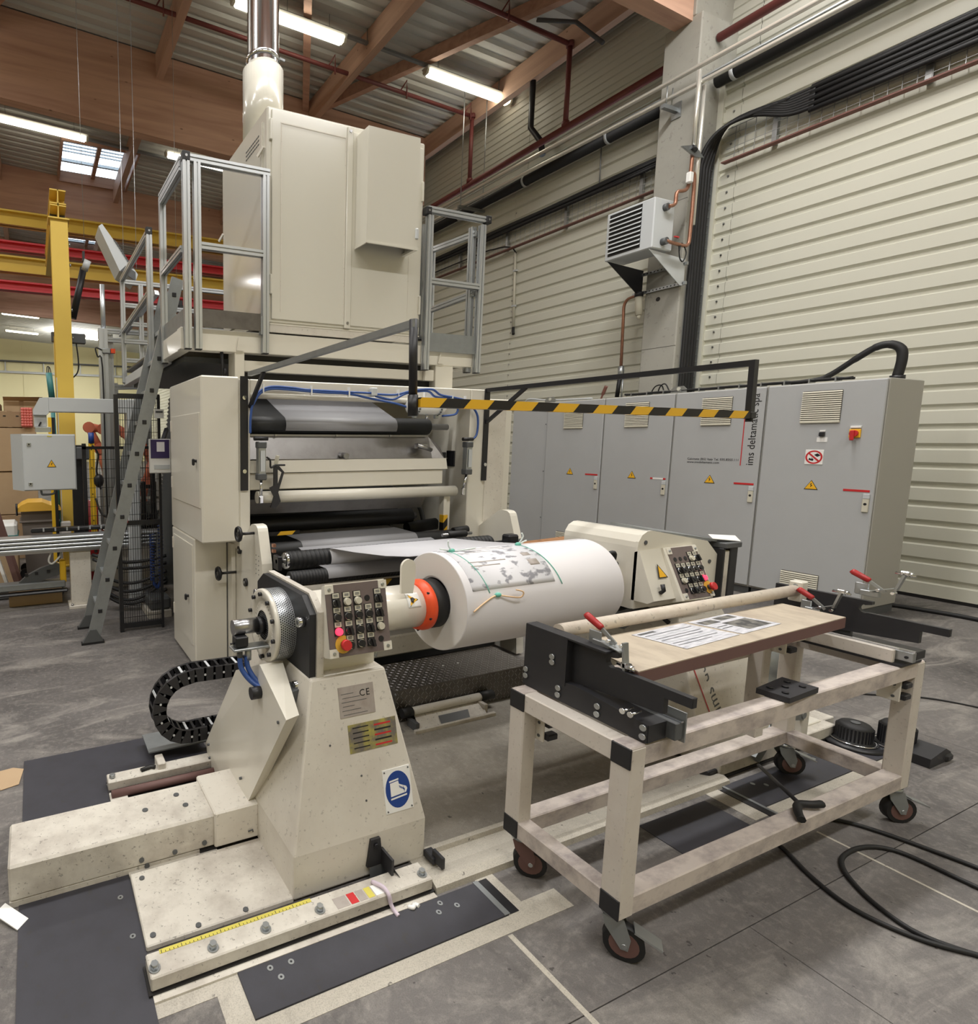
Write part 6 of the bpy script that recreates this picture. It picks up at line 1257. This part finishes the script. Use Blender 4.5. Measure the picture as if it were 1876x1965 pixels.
for (x0, x1, mt) in ((.90, .95, GREYPLATE), (.955, .985, RED), (.99, 1.02, GREYPLATE), (1.025, 1.05, TAPEY), (1.055, 1.09, WHITE)): MB().box(x0, x1, 1.525, 1.57, .058, .0588).build('old_sticker', mt, gr)
tag(MB().tube(spl([(1.07, 1.58, .063), (1.09, 1.54, .068), (1.095, 1.512, .06), (1.10, 1.505, .03), (1.105, 1.49, .012), (1.11, 1.47, .006)], 4), .008, 6).build('ribbon_scrap', PINKR), 'lilac ribbon scrap hanging over the near rail edge', 'scrap')
tag(MB().tube(spl([(1.165, 1.49, .006), (1.175, 1.475, .012), (1.19, 1.49, .008), (1.20, 1.475, .01)], 4), .008, 6).build('paper_scrap', WHITE), 'crumpled white scrap on the dark plate below the rail', 'scrap')
g2 = thing('guide_rail', 'cream machine rail behind the long cover, under the cable chain', 'rail', (.55, 2.61, 0))
MB().box(.262, .80, 2.565, 2.64, .012, .055, .004).build('rail', CREAMW, g2); MB().box(.26, .80, 2.47, 2.565, 0, .004).build('slot_shade', PIT, g2); MB().cyl((.27, 2.52, .02), (.80, 2.52, .02), .02, 10).build('rusty_bar', BOARDE, g2); MB().box(.262, .34, 2.46, 2.55, .004, .012).build('end_shim', CREAMW, g2)  # thin black plate stands in for the shaded recess beside the rail
q = MB().cyl((.285, 2.60, .055), (.285, 2.60, .072), .014, 6).build('hex_bolt', ZINC, g2); MB().box(.50, .54, 2.58, 2.67, .02, .085, .004).build('stop_block', CREAMW, g2)
MB().tube([(.42, 2.6, .058), (.47, 2.61, .062), (.49, 2.6, .06)], .012, 6).build('grease', PIT, g2)
tag(MB().box(.485, .80, 2.74, 2.93, .055, .062).build('chain_tray', GALV), 'thin grey sheet metal tray under the cable chain', 'tray')
m4_ = thing('floor_mat', 'dark grey floor plate around the near rails', 'floor plate', (.1, 2.2, 0))
for (x0, x1, y0, y1) in ((-.115, .262, 1.0, 1.64), (-.115, .272, 1.64, 2.02), (-.11, .26, 2.27, 3.0), (.26, .80, 2.65, 3.0), (.22, .30, 2.02, 2.04)): MB().box(x0, x1, y0, y1, 0, .005).build('plate', MATDK, m4_)
for (x, y) in ((.225, 1.92), (.24, 1.74), (.25, 2.44)): MB().cyl((x, y, .005), (x, y, .0065), .010, 14).build('screw', ZINC, m4_); MB().cyl((x, y, .0065), (x, y, .0068), .004, 8).build('screw_hole', BLACK, m4_)
dp = thing('floor_cover_plate', 'dark grey cover plate in the floor in front of the near rail', 'floor plate', (1, 1.41, 0))
MB().box(.52, 1.475, 1.332, 1.487, 0, .006, .001).build('plate', MATDK, dp); MB().box(1.478, 1.52, 1.332, 1.49, 0, .004).build('end_strip', BLACK, dp); MB().box(1.455, 1.478, 1.332, 1.49, .004, .008).build('steel_edge', GALV, dp)
for (x, y) in ((.62, 1.46), (.69, 1.455), (.64, 1.42), (1.28, 1.46), (1.33, 1.43), (1.25, 1.43)): MB().cyl((x, y, .006), (x, y, .0075), .010, 14).build('screw', ZINC, dp); MB().cyl((x, y, .0075), (x, y, .0078), .004, 8).build('screw_hole', BLACK, dp)
dq = thing('floor_cover_plate', 'dark cover plate in the floor under the cart', 'floor plate', (3.5, 1.41, 0))
MB().box(3.0, 4.1, 1.337, 1.505, 0, .006, .001).build('plate', MATDK, dq); MB().box(2.95, 2.985, 1.28, 1.49, 0, .005).build('end_strip', BLACK, dq); MB().box(2.985, 3.0, 1.28, 1.5, .004, .008).build('steel_edge', GALV, dq); MB().box(2.35, 2.80, 1.24, 1.47, 0, .003).build('plate', MATDK, dq)
for (x, y) in ((3.15, 1.46), (3.2, 1.43), (3.7, 1.47), (3.78, 1.45)): MB().cyl((x, y, .006), (x, y, .0075), .010, 12).build('screw', ZINC, dq)
g3 = thing('guide_rail', 'cream machine rail under the far stand behind the cart', 'rail', (3.6, 1.6, 0))
MB().box(3.055, 4.1, 1.55, 1.635, .012, .075, .004).build('rail', CREAMW, g3); MB().box(3.05, 4.1, 1.545, 1.64, 0, .012).build('gap_shade', PIT, g3); MB().box(2.99, 3.055, 1.56, 1.66, .0, .045, .004).build('end_stop', BLACKM, g3); MB().cyl((3.1, 1.585, .075), (3.1, 1.585, .088), .013, 6).build('hex_bolt', ZINC, g3)  # black strip below the rail imitates the shade there
MB().box(3.8, 4.25, 1.62, 1.9, 0, .06, .004).build('plate', CREAMW, g3)
gb = thing('kerb_rail', 'low whitish kerb linking the two stands along the floor', 'kerb', (2.15, 1.57, 0))
MB().prism([(1.50, 0), (1.505, .022), (1.53, .034), (1.555, .028), (1.60, .012), (1.66, .012), (1.665, .03), (1.685, .03), (1.69, 0)], 'x', 1.30, 3.05).build('kerb', PAINTF, gb)
# motor cover along the floor
mc2 = thing('floor_duct', 'long scuffed cream box cover running to the near stand', 'machine cover', (.33, 2.14, 0))
MB().box(-.145, .637, 2.02, 2.268, .022, .160, .008).build('long_cover', CREAMW, mc2); MB().box(.61, .80, 2.005, 2.285, .022, .172, .006).build('short_cover', CREAMD, mc2); MB().box(.55, .64, 2.015, 2.03, .004, .022).build('gap_shade', PIT, mc2)  # small black strip paints the shade under the cover edge
MB().box(-.145, .55, 2.02, 2.268, .002, .024).build('skirt', CREAMW, mc2)
for (x, y) in ((.50, 2.20), (.52, 2.12), (.36, 2.15)): MB().cyl((x, y, .16), (x, y, .163), .012, 12).build('screw', GREYDK, mc2)
for (x, z) in ((.57, .05), (.45, .045), (.32, .05), (.34, .02)): MB().cyl((x, 2.021, z), (x, 2.016, z), .010, 12).build('screw', GREYDK, mc2)
for (x, z) in ((.75, .06),): MB().tube([(x, 2.0, z), (x+.02, 1.998, z+.005), (x+.02, 1.998, z-.005)], .003, 5).build('wire_end', GREYDK, mc2)
tag(MB().bar((-.175, 2.0, .03), (-.10, 1.93, .004), .05, .004).build('white_strip', WHITE), 'white plastic strip lying at the end of the long cover', 'strip')
tag(MB().add([(-.21, 2.78, .002), (-.13, 2.80, .002), (-.11, 2.93, .002), (-.16, 2.96, .002), (-.24, 2.95, .002), (-.21, 2.78, .004), (-.13, 2.80, .004), (-.11, 2.93, .004), (-.16, 2.96, .004), (-.24, 2.95, .004)], [(0, 1, 2, 3, 4), (9, 8, 7, 6, 5)]+[(i, (i+1) % 5, 5+(i+1) % 5, 5+i) for i in range(5)]).build('wood_scrap', CARDB2), 'pale scrap of card on the floor beside the dark plate', 'scrap')
# energy chain
ec = thing('cable_chain', 'black plastic cable chain curving in a loop behind the near stand', 'cable chain', (.8, 2.73, .06))
path = [(1.12-.05*k, .452+.001*k) for k in range(9)]
R0 = .158; cx, cz = .690, .296
path += [(cx+R0*math.cos(math.radians(a)), cz+R0*math.sin(math.radians(a))) for a in range(92, 275, 18)]
path += [(cx+.045+.05*k, cz-R0+.002) for k in range(0, 5)]
for i in range(len(path)-1):
    a, b = path[i], path[i+1]; ex = (b[0]-a[0])*.12; ez = (b[1]-a[1])*.12
    d = Vector((b[0]-a[0], 0, b[1]-a[1])).normalized(); nrm = Vector((-d.z, 0, d.x))
    P0, P1 = Vector((a[0]-ex, 0, a[1]-ez)), Vector((b[0]+ex, 0, b[1]+ez)); c4 = [P0+nrm*.034, P1+nrm*.034, P1-nrm*.034, P0-nrm*.034]
    for y0, y1 in ((2.675, 2.692), (2.768, 2.785)):
        lk = MB().add([(q.x, y0, q.z) for q in c4]+[(q.x, y1, q.z) for q in c4], [(0, 1, 2, 3), (7, 6, 5, 4), (0, 4, 5, 1), (1, 5, 6, 2), (2, 6, 7, 3), (3, 7, 4, 0)]).build('chain_link', BLACK, ec)
        MB().cyl((a[0], y0-.003, a[1]), (a[0], y0, a[1]), .006, 8).build('link_pin', GREYLT if i % 2 else GREYDK, lk)
    mid = Vector(((a[0]+b[0])/2, 0, (a[1]+b[1])/2))
    for sgn in (1, -1):
        q = mid+nrm*.033*sgn
        MB().bar((q.x, 2.69, q.z), (q.x, 2.77, q.z), .012, .004, nrm).build('crossbar', GREYLT if i % 3 == 0 else BLACK, ec)

# ------------------------------------------------------------------ tread plate step with pedal bar
st = thing('tread_step', 'low step of diamond tread plate in front of the coating machine', 'step', (2.4, 2.8, 0))
MB().box(1.90, 2.97, 2.61, 2.97, .0, .20, .003).build('body', TREAD, st)
m = MB()
for i in range(36):
    for j in range(13):
        x, y = 1.915+.0295*i, 2.622+.0275*j; s_ = 1 if (i+j) % 2 else -1
        m.add([(x-.009*s_, y-.008, .2), (x-.006*s_, y-.011, .2), (x+.009*s_, y+.008, .2), (x+.006*s_, y+.011, .2), (x, y, .2026)], [(0, 1, 4), (1, 2, 4), (2, 3, 4), (3, 0, 4)])
    for j in range(7):
        x, z = 1.915+.0295*i, .014+.0275*j; s_ = 1 if (i+j) % 2 else -1
        m.add([(x-.009*s_, 2.61, z-.008), (x-.006*s_, 2.61, z-.011), (x+.009*s_, 2.61, z+.008), (x+.006*s_, 2.61, z+.011), (x, 2.6074, z)], [(0, 1, 4), (1, 2, 4), (2, 3, 4), (3, 0, 4)])
stuff(m.build('tread_pattern', STAINLESS, st))
for k, lb in ((2.4, 'white crumb on the tread step, the one nearer the near stand'), (2.52, 'white crumb on the tread step, the one nearer the cart')): tag(MB().sphere((k, 2.80, .204), .006, 5, (1.4, 1, .5)).build('foam_crumb', WHITE), lb, 'scrap', 'white crumbs on the tread step')
pd = thing('foot_bar', 'cream foot bar with black rubber ends in front of the tread step', 'foot pedal', (2.25, 2.56, 0))
MB().cyl((1.99, 2.575, .075), (2.50, 2.575, .075), .024, 18).build('bar', CREAMD, pd)
for a, b in ((1.92, 1.99), (2.50, 2.60)): MB().cyl((a, 2.575, .075), (b, 2.575, .075), .028, 16).build('rubber_end', RUBBER, pd)
MB().slab((1.97, 2.47, .02), (2.46, 2.47, .02), (2.50, 2.56, .055), (2.0, 2.56, .055), .004).build('flap', CREAMW, pd); MB().slab((2.12, 2.468, .026), (2.33, 2.468, .026), (2.36, 2.52, .046), (2.14, 2.52, .046), .001).build('worn_patch', GREYDK, pd)
MB().box(1.93, 2.52, 2.455, 2.475, 0, .025, .003).build('base', CREAMW, pd); MB().box(1.95, 1.975, 2.48, 2.56, 0, .05).build('side_cheek', GREYDK, pd); MB().box(2.47, 2.495, 2.5, 2.58, 0, .06).build('side_cheek', CREAMW, pd)
MB().box(1.0, 3.0, 2.98, 3.0, .0, .14).build('floor_shadow_gap', PIT, st) if False else None

# ------------------------------------------------------------------ roll-handling cart
ct = thing('roll_cart', 'cream square tube cart with black side plates and red handled clamps on castors', 'cart', (2.52, 1.28, 0))
X0, X1, Y0, Y1, ZB, ZT, w_ = 1.62, 3.44, 1.05, 1.515, .165, .735, .066
CF = M('cart_paint', (206, 199, 191), .5, dirt=.25, dscale=9, dcol=(176, 162, 154), spots=.25, sscale=70)
CFT = M('cart_paint_dusty', (198, 188, 181), .6, dirt=.85, dscale=16, dcol=(140, 130, 130), stretch=(.6, 1, 1))
for x in (X0, X1-w_):
    for y in (Y0, Y1-w_): MB().box(x, x+w_, y, y+w_, ZB, ZT-.004, .004).build('leg', CF, ct)
for y in (Y0, Y1-w_): MB().box(X0, X1, y+.002, y+w_-.002, ZT-.068, ZT, .004).build('top_rail', CFT, ct)
for x in (X0+.002, X1-w_+.002): MB().box(x, x+w_-.004, Y0+.003, Y1-.003, ZT-.070, ZT-.002, .004).build('top_rail', CF, ct)
for y in (Y0, Y1-w_): MB().box(X0, X1, y+.002, y+w_-.002, ZB, ZB+.066, .004).build('lower_rail', CFT, ct)
for x in (X0+.002, X1-w_+.002): MB().box(x, x+w_-.004, Y0+.003, Y1-.003, ZB-.001, ZB+.064, .004).build('lower_rail', CFT, ct)
for y in (Y0, Y1-w_):
    for (za, zb) in ((ZT-.070, ZT-.003), (ZB-.001, ZB+.068)):
        MB().box(X0-.003, X0+.004, y+.001, y+w_-.001, za, zb, .002).build('end_cap', BLACK, ct); MB().box(X1-.004, X1+.003, y+.001, y+w_-.001, za, zb, .002).build('end_cap', BLACK, ct)
def castor(x, y, ang, brake=True):
    c = MB().cyl((x, y, ZB-.002), (x, y, ZB-.018), .035, 16).build('castor', ZINC, ct)
    ca, sa = math.cos(ang), math.sin(ang)
    def W(a, b, z): return (x+ca*a-sa*b, y+sa*a+ca*b, z)
    MB().cyl(W(.035, -.018, .058), W(.035, .018, .058), .058, 22).build('wheel', RUBBER, c); MB().cyl(W(.035, -.0195, .058), W(.035, .0195, .058), .042, 18).build('wheel_hub', BOARDE, c); MB().cyl(W(.035, -.028, .058), W(.035, .028, .058), .008, 10).build('axle', ZINC, c)
    for b in (-.026, .023):
        A = [(-.03, ZB-.018), (.03, ZB-.018), (.052, .085), (.046, .045), (.026, .045), (-.02, .11)]
        V = [W(a, b, z) for a, z in A]+[W(a, b+.003, z) for a, z in A]; n = 6
        MB().add(V, [tuple(range(n)), tuple(range(n, 2*n))[::-1]]+[(i, (i+1) % n, n+(i+1) % n, n+i) for i in range(n)]).build('fork', GALV if brake else BOARDE, c)
    if brake: MB().bar(W(.06, 0, .115), W(.135, 0, .085), .05, .006).build('brake_pedal', ZINC, c)
    return c
castor(1.665, 1.10, -.9, True); castor(1.665, 1.47, -.75, False); castor(3.40, 1.085, -.5, True); castor(3.40, 1.47, -.6, True)
# black phenolic side plates on both ends
def side_plate(px, flip, label):
    # profile in (y, z); px outer face
    top = .973
    prof = [(1.517, .80), (1.517, top), (1.178, top-.003), (1.178, top-.016), (1.198, top-.022)]+[(1.197+.021*math.cos(math.radians(a)), .935+.019*math.sin(math.radians(a))) for a in (70, 45, 20, 0, -20, -50, -80)]+[(1.19, .919), (.953, .919), (.953, .889), (1.030, .889), (1.030, .838), (1.30, .818), (1.33, .80)]
    P = [(y, z) for y, z in prof]
    o = MB().prism(P, 'x', px, px+.022).build('side_plate', BLACKM, ct)
    MB().box(px+.002, px+.020, .952, 1.03, .888, .9195, .002).build('arm_end', BLACK, o)
    return o
side_plate(1.712, 0, 'a'); side_plate(3.285, 1, 'b')
lp_ = MB().prism([(1.517, .739), (1.517, .972), (1.34, .972), (1.34, .80), (1.325, .815), (1.30, .818), (1.05, .797), (1.05, .739)], 'x', 1.682, 1.7125).build('outer_plate', BLACKM, ct)
MB().prism([(1.47, .738), (1.46, .80), (1.32, .815), (1.048, .797), (1.048, .742), (1.08, .738)], 'x', 1.684, 1.765).build('bearer_block', BLACKM, ct)
MB().prism([(1.517, .968), (1.517, .974), (1.20, .974), (1.20, .968)], 'x', 1.683, 1.735).build('top_edge', BLACKM, ct)
for (y, z) in ((1.395, .888), (1.394, .868), (1.363, .785), (1.363, .760), (1.213, .785), (1.213, .758), (1.062, .785), (1.062, .757), (1.505, .80), (1.505, .775)):
    MB().cyl((1.682, y, z), (1.676, y, z), .010, 12).build('cap_bolt', ZINC, ct)
for y in (1.11, 1.085): q = MB().cyl((1.70, y, .822), (1.655, y, .822), .004, 8).build('long_screw', CHROME, ct); MB().cyl((1.655, y, .822), (1.648, y, .822), .009, 12).build('screw_head', CHROME, q)
MB().box(1.765, 1.80, 1.02, 1.45, .745, .80, .002).build('rail_channel', GREYDK, ct); MB().box(1.785, 1.80, 1.018, 1.45, .80, .806).build('bright_rail', CHROME, ct); MB().box(1.80, 1.806, 1.015, 1.2, .735, .83).build('end_sheet', GALV, ct)
# far end: rail, channel and cream bearer
MB().box(3.285, 3.36, 1.03, 1.42, .765, .80, .002).build('rail_channel', BLACK, ct); MB().box(3.262, 3.285, 1.03, 1.42, .757, .798, .002).build('rail_channel', ZINC, ct); MB().box(3.262, 3.272, 1.028, 1.42, .798, .806).build('bright_rail', CHROME, ct)
MB().box(3.235, 3.258, 1.08, 1.42, .742, .80, .004).build('bearer', CF, ct); MB().cyl((3.262, 1.05, .775), (3.258, 1.05, .775), .006, 10).build('rail_hole', BLACK, ct); MB().box(3.23, 3.40, 1.05, 1.42, .736, .745).build('bearer_gap', BLACK, ct)
MB().box(3.30, 3.32, 1.24, 1.3, .80, .84).build('spacer', GREYDK, ct); MB().box(3.30, 3.34, 1.32, 1.42, .80, .84).build('spacer', BLACK, ct)
MB().box(3.235, 3.285, 1.395, 1.445, .915, 1.008, .004).build('tube_block', CREAM, ct); MB().cyl((3.236, 1.42, .99), (3.232, 1.42, .99), .008, 10).build('bolt', ZINC, ct)
TUBE = M('cart_tube', (206, 196, 182), .5, dirt=.35, dscale=22, dcol=(166, 146, 134), spots=.4, sscale=40)
MB().cyl((1.734, 1.42, .968), (3.24, 1.42, .966), .025, 24).build('cross_tube', TUBE, ct)
# dusty board
MB().add([(1.735, 1.125, .93), (3.075, 1.175, .93), (3.075, 1.39, .93), (1.80, 1.39, .93), (1.735, 1.125, .926), (3.075, 1.175, .926), (3.075, 1.39, .926), (1.80, 1.39, .926)], [(0, 1, 2, 3), (7, 6, 5, 4), (0, 4, 5, 1), (1, 5, 6, 2), (2, 6, 7, 3), (3, 7, 4, 0)]).build('board', BOARD, ct)
MB().add([(1.735, 1.124, .9265), (3.075, 1.174, .9265), (3.075, 1.20, .9265), (1.735, 1.15, .9265), (1.735, 1.124, .885), (3.075, 1.174, .885), (3.075, 1.20, .885), (1.735, 1.15, .885)], [(0, 1, 2, 3), (7, 6, 5, 4), (0, 4, 5, 1), (1, 5, 6, 2), (2, 6, 7, 3), (3, 7, 4, 0)]).build('board_edge', BOARDE, ct)
MB().box(3.05, 3.076, 1.18, 1.39, .88, .926).build('board_edge', BOARDE, ct); MB().box(2.95, 3.23, 1.30, 1.36, .84, .885, .003).build('board_bracket', CF, ct); MB().box(2.95, 3.05, 1.28, 1.40, .80, .886, .004).build('board_bracket', CREAMD, ct)
# support bracket posts under the board, magnetic catches
for (x, y, z) in ((1.69, 1.452, .60), (3.30, 1.10, .62), (3.05, 1.38, .76)):
    k = MB().box(x-.004, x+.004, y-.035, y+.035, z-.05, z+.05, .002).build('latch_plate', CREAMD, ct)
    for dz in (-.03, .02): MB().box(x+.004, x+.055, y-.05, y-.02, z+dz-.012, z+dz+.012, .004).build('black_catch', BLACK, k); MB().cyl((x-.004, y-.015, z+dz), (x-.006, y-.015, z+dz), .006, 8).build('bolt', GREYDK, k)
MB().box(3.0, 3.06, 1.40, 1.46, .30, .82, .004).build('inner_post', CF, ct)
# toggle clamps
def clamp(x, y, z, up, label, s=1.):
    c = MB().box(x-.012, x+.012, y-.005, y+.055*s, z-.012, z+.012, .002).build('toggle_clamp', ZINC, ct)
    MB().box(x-.004, x+.004, y+.03, y+.075*s, z-.012, z+.04, .003).build('clamp_base', ZINC, c)
    MB().tube([(x, y+.092*s, z+.085), (x, y+.085*s, z+.08), (x, y+.035*s, z+.055), (x, y+.030*s, z+.052)], [.010, .0125, .0115, .008], 10).build('red_grip', REDGRIP, c)
    MB().bar((x, y+.04*s, z+.058), (x, y-.02*s, z+.015), .012, .006, (1, 0, 0)).build('lever', ZINC, c)
    for dx in (-.010, .010): MB().bar((x+dx, y+.02*s, z+.012), (x+dx, y-.05*s, z+.0 if not up else z+.04), .003, .020, (1, 0, 0)).build('link_plate', ZINC, c)
    e = (x, y-.055*s, z+.025) if not up else (x, y-.065*s, z+.03)
    f_ = (x, y-.060*s, z-.065) if not up else (x, y-.072*s, z+.105)
    MB().bar((x, y-.05*s, z+.03), f_, .008, .022, (1, 0, 0)).build('clamp_arm', ZINC, c)
    zz = f_[2]-.0 if up else f_[2]+.02
    MB().cyl((x, f_[1]+.03, zz), (x, f_[1]-.03, zz-.004), .005, 10).build('spindle_screw', CHROME, c); MB().cyl((x, f_[1]-.012, zz), (x, f_[1]-.022, zz), .010, 6).build('hex_nut', CHROME, c); MB().box(x-.011, x+.011, f_[1]-.014, f_[1]+.014, zz-.006, zz+.012, .003).build('clamp_head', CHROME, c)
    for q in ((y+.0, z+.02), (y-.045*s, z+.018)): MB().cyl((x-.014, q[0], q[1]), (x+.014, q[0], q[1]), .006, 10).build('pivot_pin', CHROME, c)
clamp(1.73, 1.222, .978, False, 'a'); clamp(3.29, 1.165, 1.005, True, 'b'); clamp(3.20, 1.31, .90, True, 'c', .9)
bpl = MB().add([(2.405, 1.135, .757), (2.61, 1.155, .757), (2.62, 1.05, .757), (2.415, 1.04, .757), (2.405, 1.135, .737), (2.61, 1.155, .737), (2.62, 1.05, .737), (2.415, 1.04, .737)], [(0, 3, 2, 1), (4, 5, 6, 7), (0, 1, 5, 4), (1, 2, 6, 5), (2, 3, 7, 6), (3, 0, 4, 7)]).build('perforated_plate', BLACKM)
tag(bpl, 'dark square plate with bolt heads lying on the cart front rail', 'plate')
for (x, y) in ((2.45, 1.115), (2.57, 1.12), (2.45, 1.07), (2.57, 1.075), (2.51, 1.098)): MB().cyl((x, y, .757), (x, y, .763), .010, 10).build('bolt_head', BLACK, bpl)
# printed sheets lying on the board
def sheet(label, a, b, c, d, photo):
    up_ = Vector((0, 0, .0012))
    t = MB().add([Vector(q)+up_ for q in (a, b, c, d)]+[Vector(q) for q in (a, b, c, d)], [(0, 1, 2, 3), (7, 6, 5, 4), (0, 4, 5, 1), (1, 5, 6, 2), (2, 6, 7, 3), (3, 7, 4, 0)]).build('printed_sheet', PRINTP)
    tag(t, label, 'paper')
    a, b, c, d = map(Vector, (a, b, c, d))
    def S(u, v): return a+(d-a)*u+(b-a)*v+Vector((0, 0, .0018))
    for (u0, u1, v0, v1, mt) in photo: MB().add([S(u0, v0), S(u1, v0), S(u1, v1), S(u0, v1)], [(0, 1, 2, 3)]).build('print_block', mt, t, False)
sheet('printed text sheet in a plastic sleeve on the cart board', (2.04, 1.36, .931), (2.08, 1.19, .931), (2.42, 1.21, .931), (2.36, 1.375, .931), [(.05, .35, .05, .12, GREYDK), (.05, .95, .2, .22, GREYDK), (.05, .9, .3, .32, GREYLT), (.05, .92, .4, .42, GREYDK), (.05, .85, .5, .52, GREYDK), (.05, .9, .6, .62, GREYLT), (.05, .92, .7, .72, GREYDK), (.05, .7, .8, .82, GREYDK)])
sheet('printed sheet with dark photographs on the cart board', (2.39, 1.375, .931), (2.44, 1.21, .931), (2.72, 1.225, .931), (2.66, 1.385, .931), [(.05, .42, .12, .32, PHOTOP), (.5, .92, .08, .26, PHOTOP), (.35, .95, .38, .88, PHOTOP), (.05, .3, .5, .53, GREYDK), (.05, .3, .6, .63, GREYDK)])
# tilted drawbar lock under the cart
db = thing('drawbar', 'thin black drawbar with a fork handle resting on the cart lower rail', 'handle', (2.8, 1.2, .1))
MB().cyl((3.12, 1.43, .125), (2.70, 1.10, .252), .008, 10).build('rod', BLACK, db)
MB().tube(spl([(2.77, 1.06, .255), (2.735, 1.07, .255), (2.69, 1.095, .252), (2.64, 1.075, .25), (2.60, 1.045, .245)], 5), .014, 8).build('fork_handle', RUBBER, db)
fl_ = thing('folding_leg', 'grey steel folding support leg behind the cart', 'support', (3.5, 1.535, .05))
MB().bar((3.49, 1.535, .235), (3.31, 1.535, .055), .055, .02, (0, 1, 0)).build('leg', GALV, fl_); MB().bar((3.42, 1.535, .27), (3.70, 1.535, .215), .05, .02, (0, 1, 0)).build('arm', GALV, fl_); MB().bar((3.40, 1.53, .29), (3.44, 1.53, .20), .035, .015, (0, 1, 0)).build('arm', GALV, fl_)
MB().cyl((3.69, 1.52, .22), (3.69, 1.55, .22), .018, 12).build('pivot', GALV, fl_); MB().box(3.70, 3.76, 1.53, 1.57, .06, .30, .004).build('post', CREAMD, fl_)

# ------------------------------------------------------------------ loose parts and cables on the floor by the cart
for (x, y, lb, h, r2) in ((4.10, 1.475, 'black ribbed drum on the floor next to the small cream cover', .12, .072), (4.24, 1.36, 'black hub on a flanged disc behind the cart leg', .15, .068)):
    t = thing('drum_hub', lb, 'machine part', (x, y, 0))
    MB().lathe([(0, 1e-4), (0, .13), (.018, .13), (.022, .10), (.022, 1e-4)], (x, y, 0), 'z', 40).build('flange', BLACK, t)
    pr = [(.022, r2)]
    MB().lathe([(.022, .085), (.03, .085), (.034, r2), (h-.015, r2), (h, r2-.012), (h, 1e-4)], (x, y, 0), 'z', 40).build('drum', RUBBER, t)
    m = MB()
    for k in range(30): a = 2*PI*k/30; m.box(x+r2*math.cos(a)-.003, x+r2*math.cos(a)+.003, y+r2*math.sin(a)-.003, y+r2*math.sin(a)+.003, .036, h-.016)
    stuff(m.build('ribs', BLACK, t)); MB().lathe([(.024, .096), (.030, .096), (.030, .084), (.024, .084)], (x, y, 0), 'z', 36, True).build('steel_ring', CHROME, t)
    MB().cyl((x, y, h), (x, y, h+.006), .02, 16).build('bore_cap', GREYDK, t)
t = thing('machine_base', 'black angled metal base next to the flanged hub', 'machine part', (4.3, 1.27, 0)); MB().prism([(4.14, 0), (4.36, 0), (4.36, .045), (4.30, .075), (4.14, .05)], 'y', 1.20, 1.30).build('block', BLACKM, t); MB().box(4.3, 4.37, 1.19, 1.30, 0, .04, .01).build('foot', BLACK, t)
tag(MB().box(3.86, 4.06, 1.60, 1.76, .06, .085, .004).build('cream_cover', CREAM), 'small cream cover plate on the floor next to the black drums', 'cover')
def cable(label, pts, r=.0085):
    o = MB().tube(spl(pts, 8), r, 7).build('floor_cable', RUBBER); tag(o, label, 'cable')
cable('black cable on the floor running from under the cart to the frame edge, uppermost', [(3.02, 1.24, .009), (3.172, 1.168, .009), (3.254, 1.035, .009), (3.32, .804, .009), (3.35, .6, .009)])
cable('black cable on the floor making the hairpin loop', [(3.17, .70, .009), (3.169, .80, .009), (3.164, .942, .009), (3.12, 1.005, .009), (3.04, 1.035, .009), (2.932, 1.037, .009), (2.849, 1.011, .009), (2.78, .955, .009), (2.714, .865, .009), (2.682, .751, .009), (2.74, .64, .009), (2.85, .52, .009)])
cable('black cable on the floor below the hairpin loop, passing under the cart', [(2.80, 1.25, .009), (2.746, 1.145, .009), (2.661, 1.017, .009), (2.615, .881, .009), (2.653, .741, .009), (2.744, .637, .009), (2.87, .52, .009)])
cable('thin black cable on the floor between the cart and the wall cabinets', [(4.3, 2.2, .006), (5.0, 1.75, .006), (5.3, 1.55, .006), (5.45, 1.2, .006)], .005)
cable('dark cable on the floor along the wall behind the cabinets', [(7.9, 2.75, .02), (8.0, 2.3, .02), (7.95, 1.8, .02), (8.0, .6, .02)], .02)
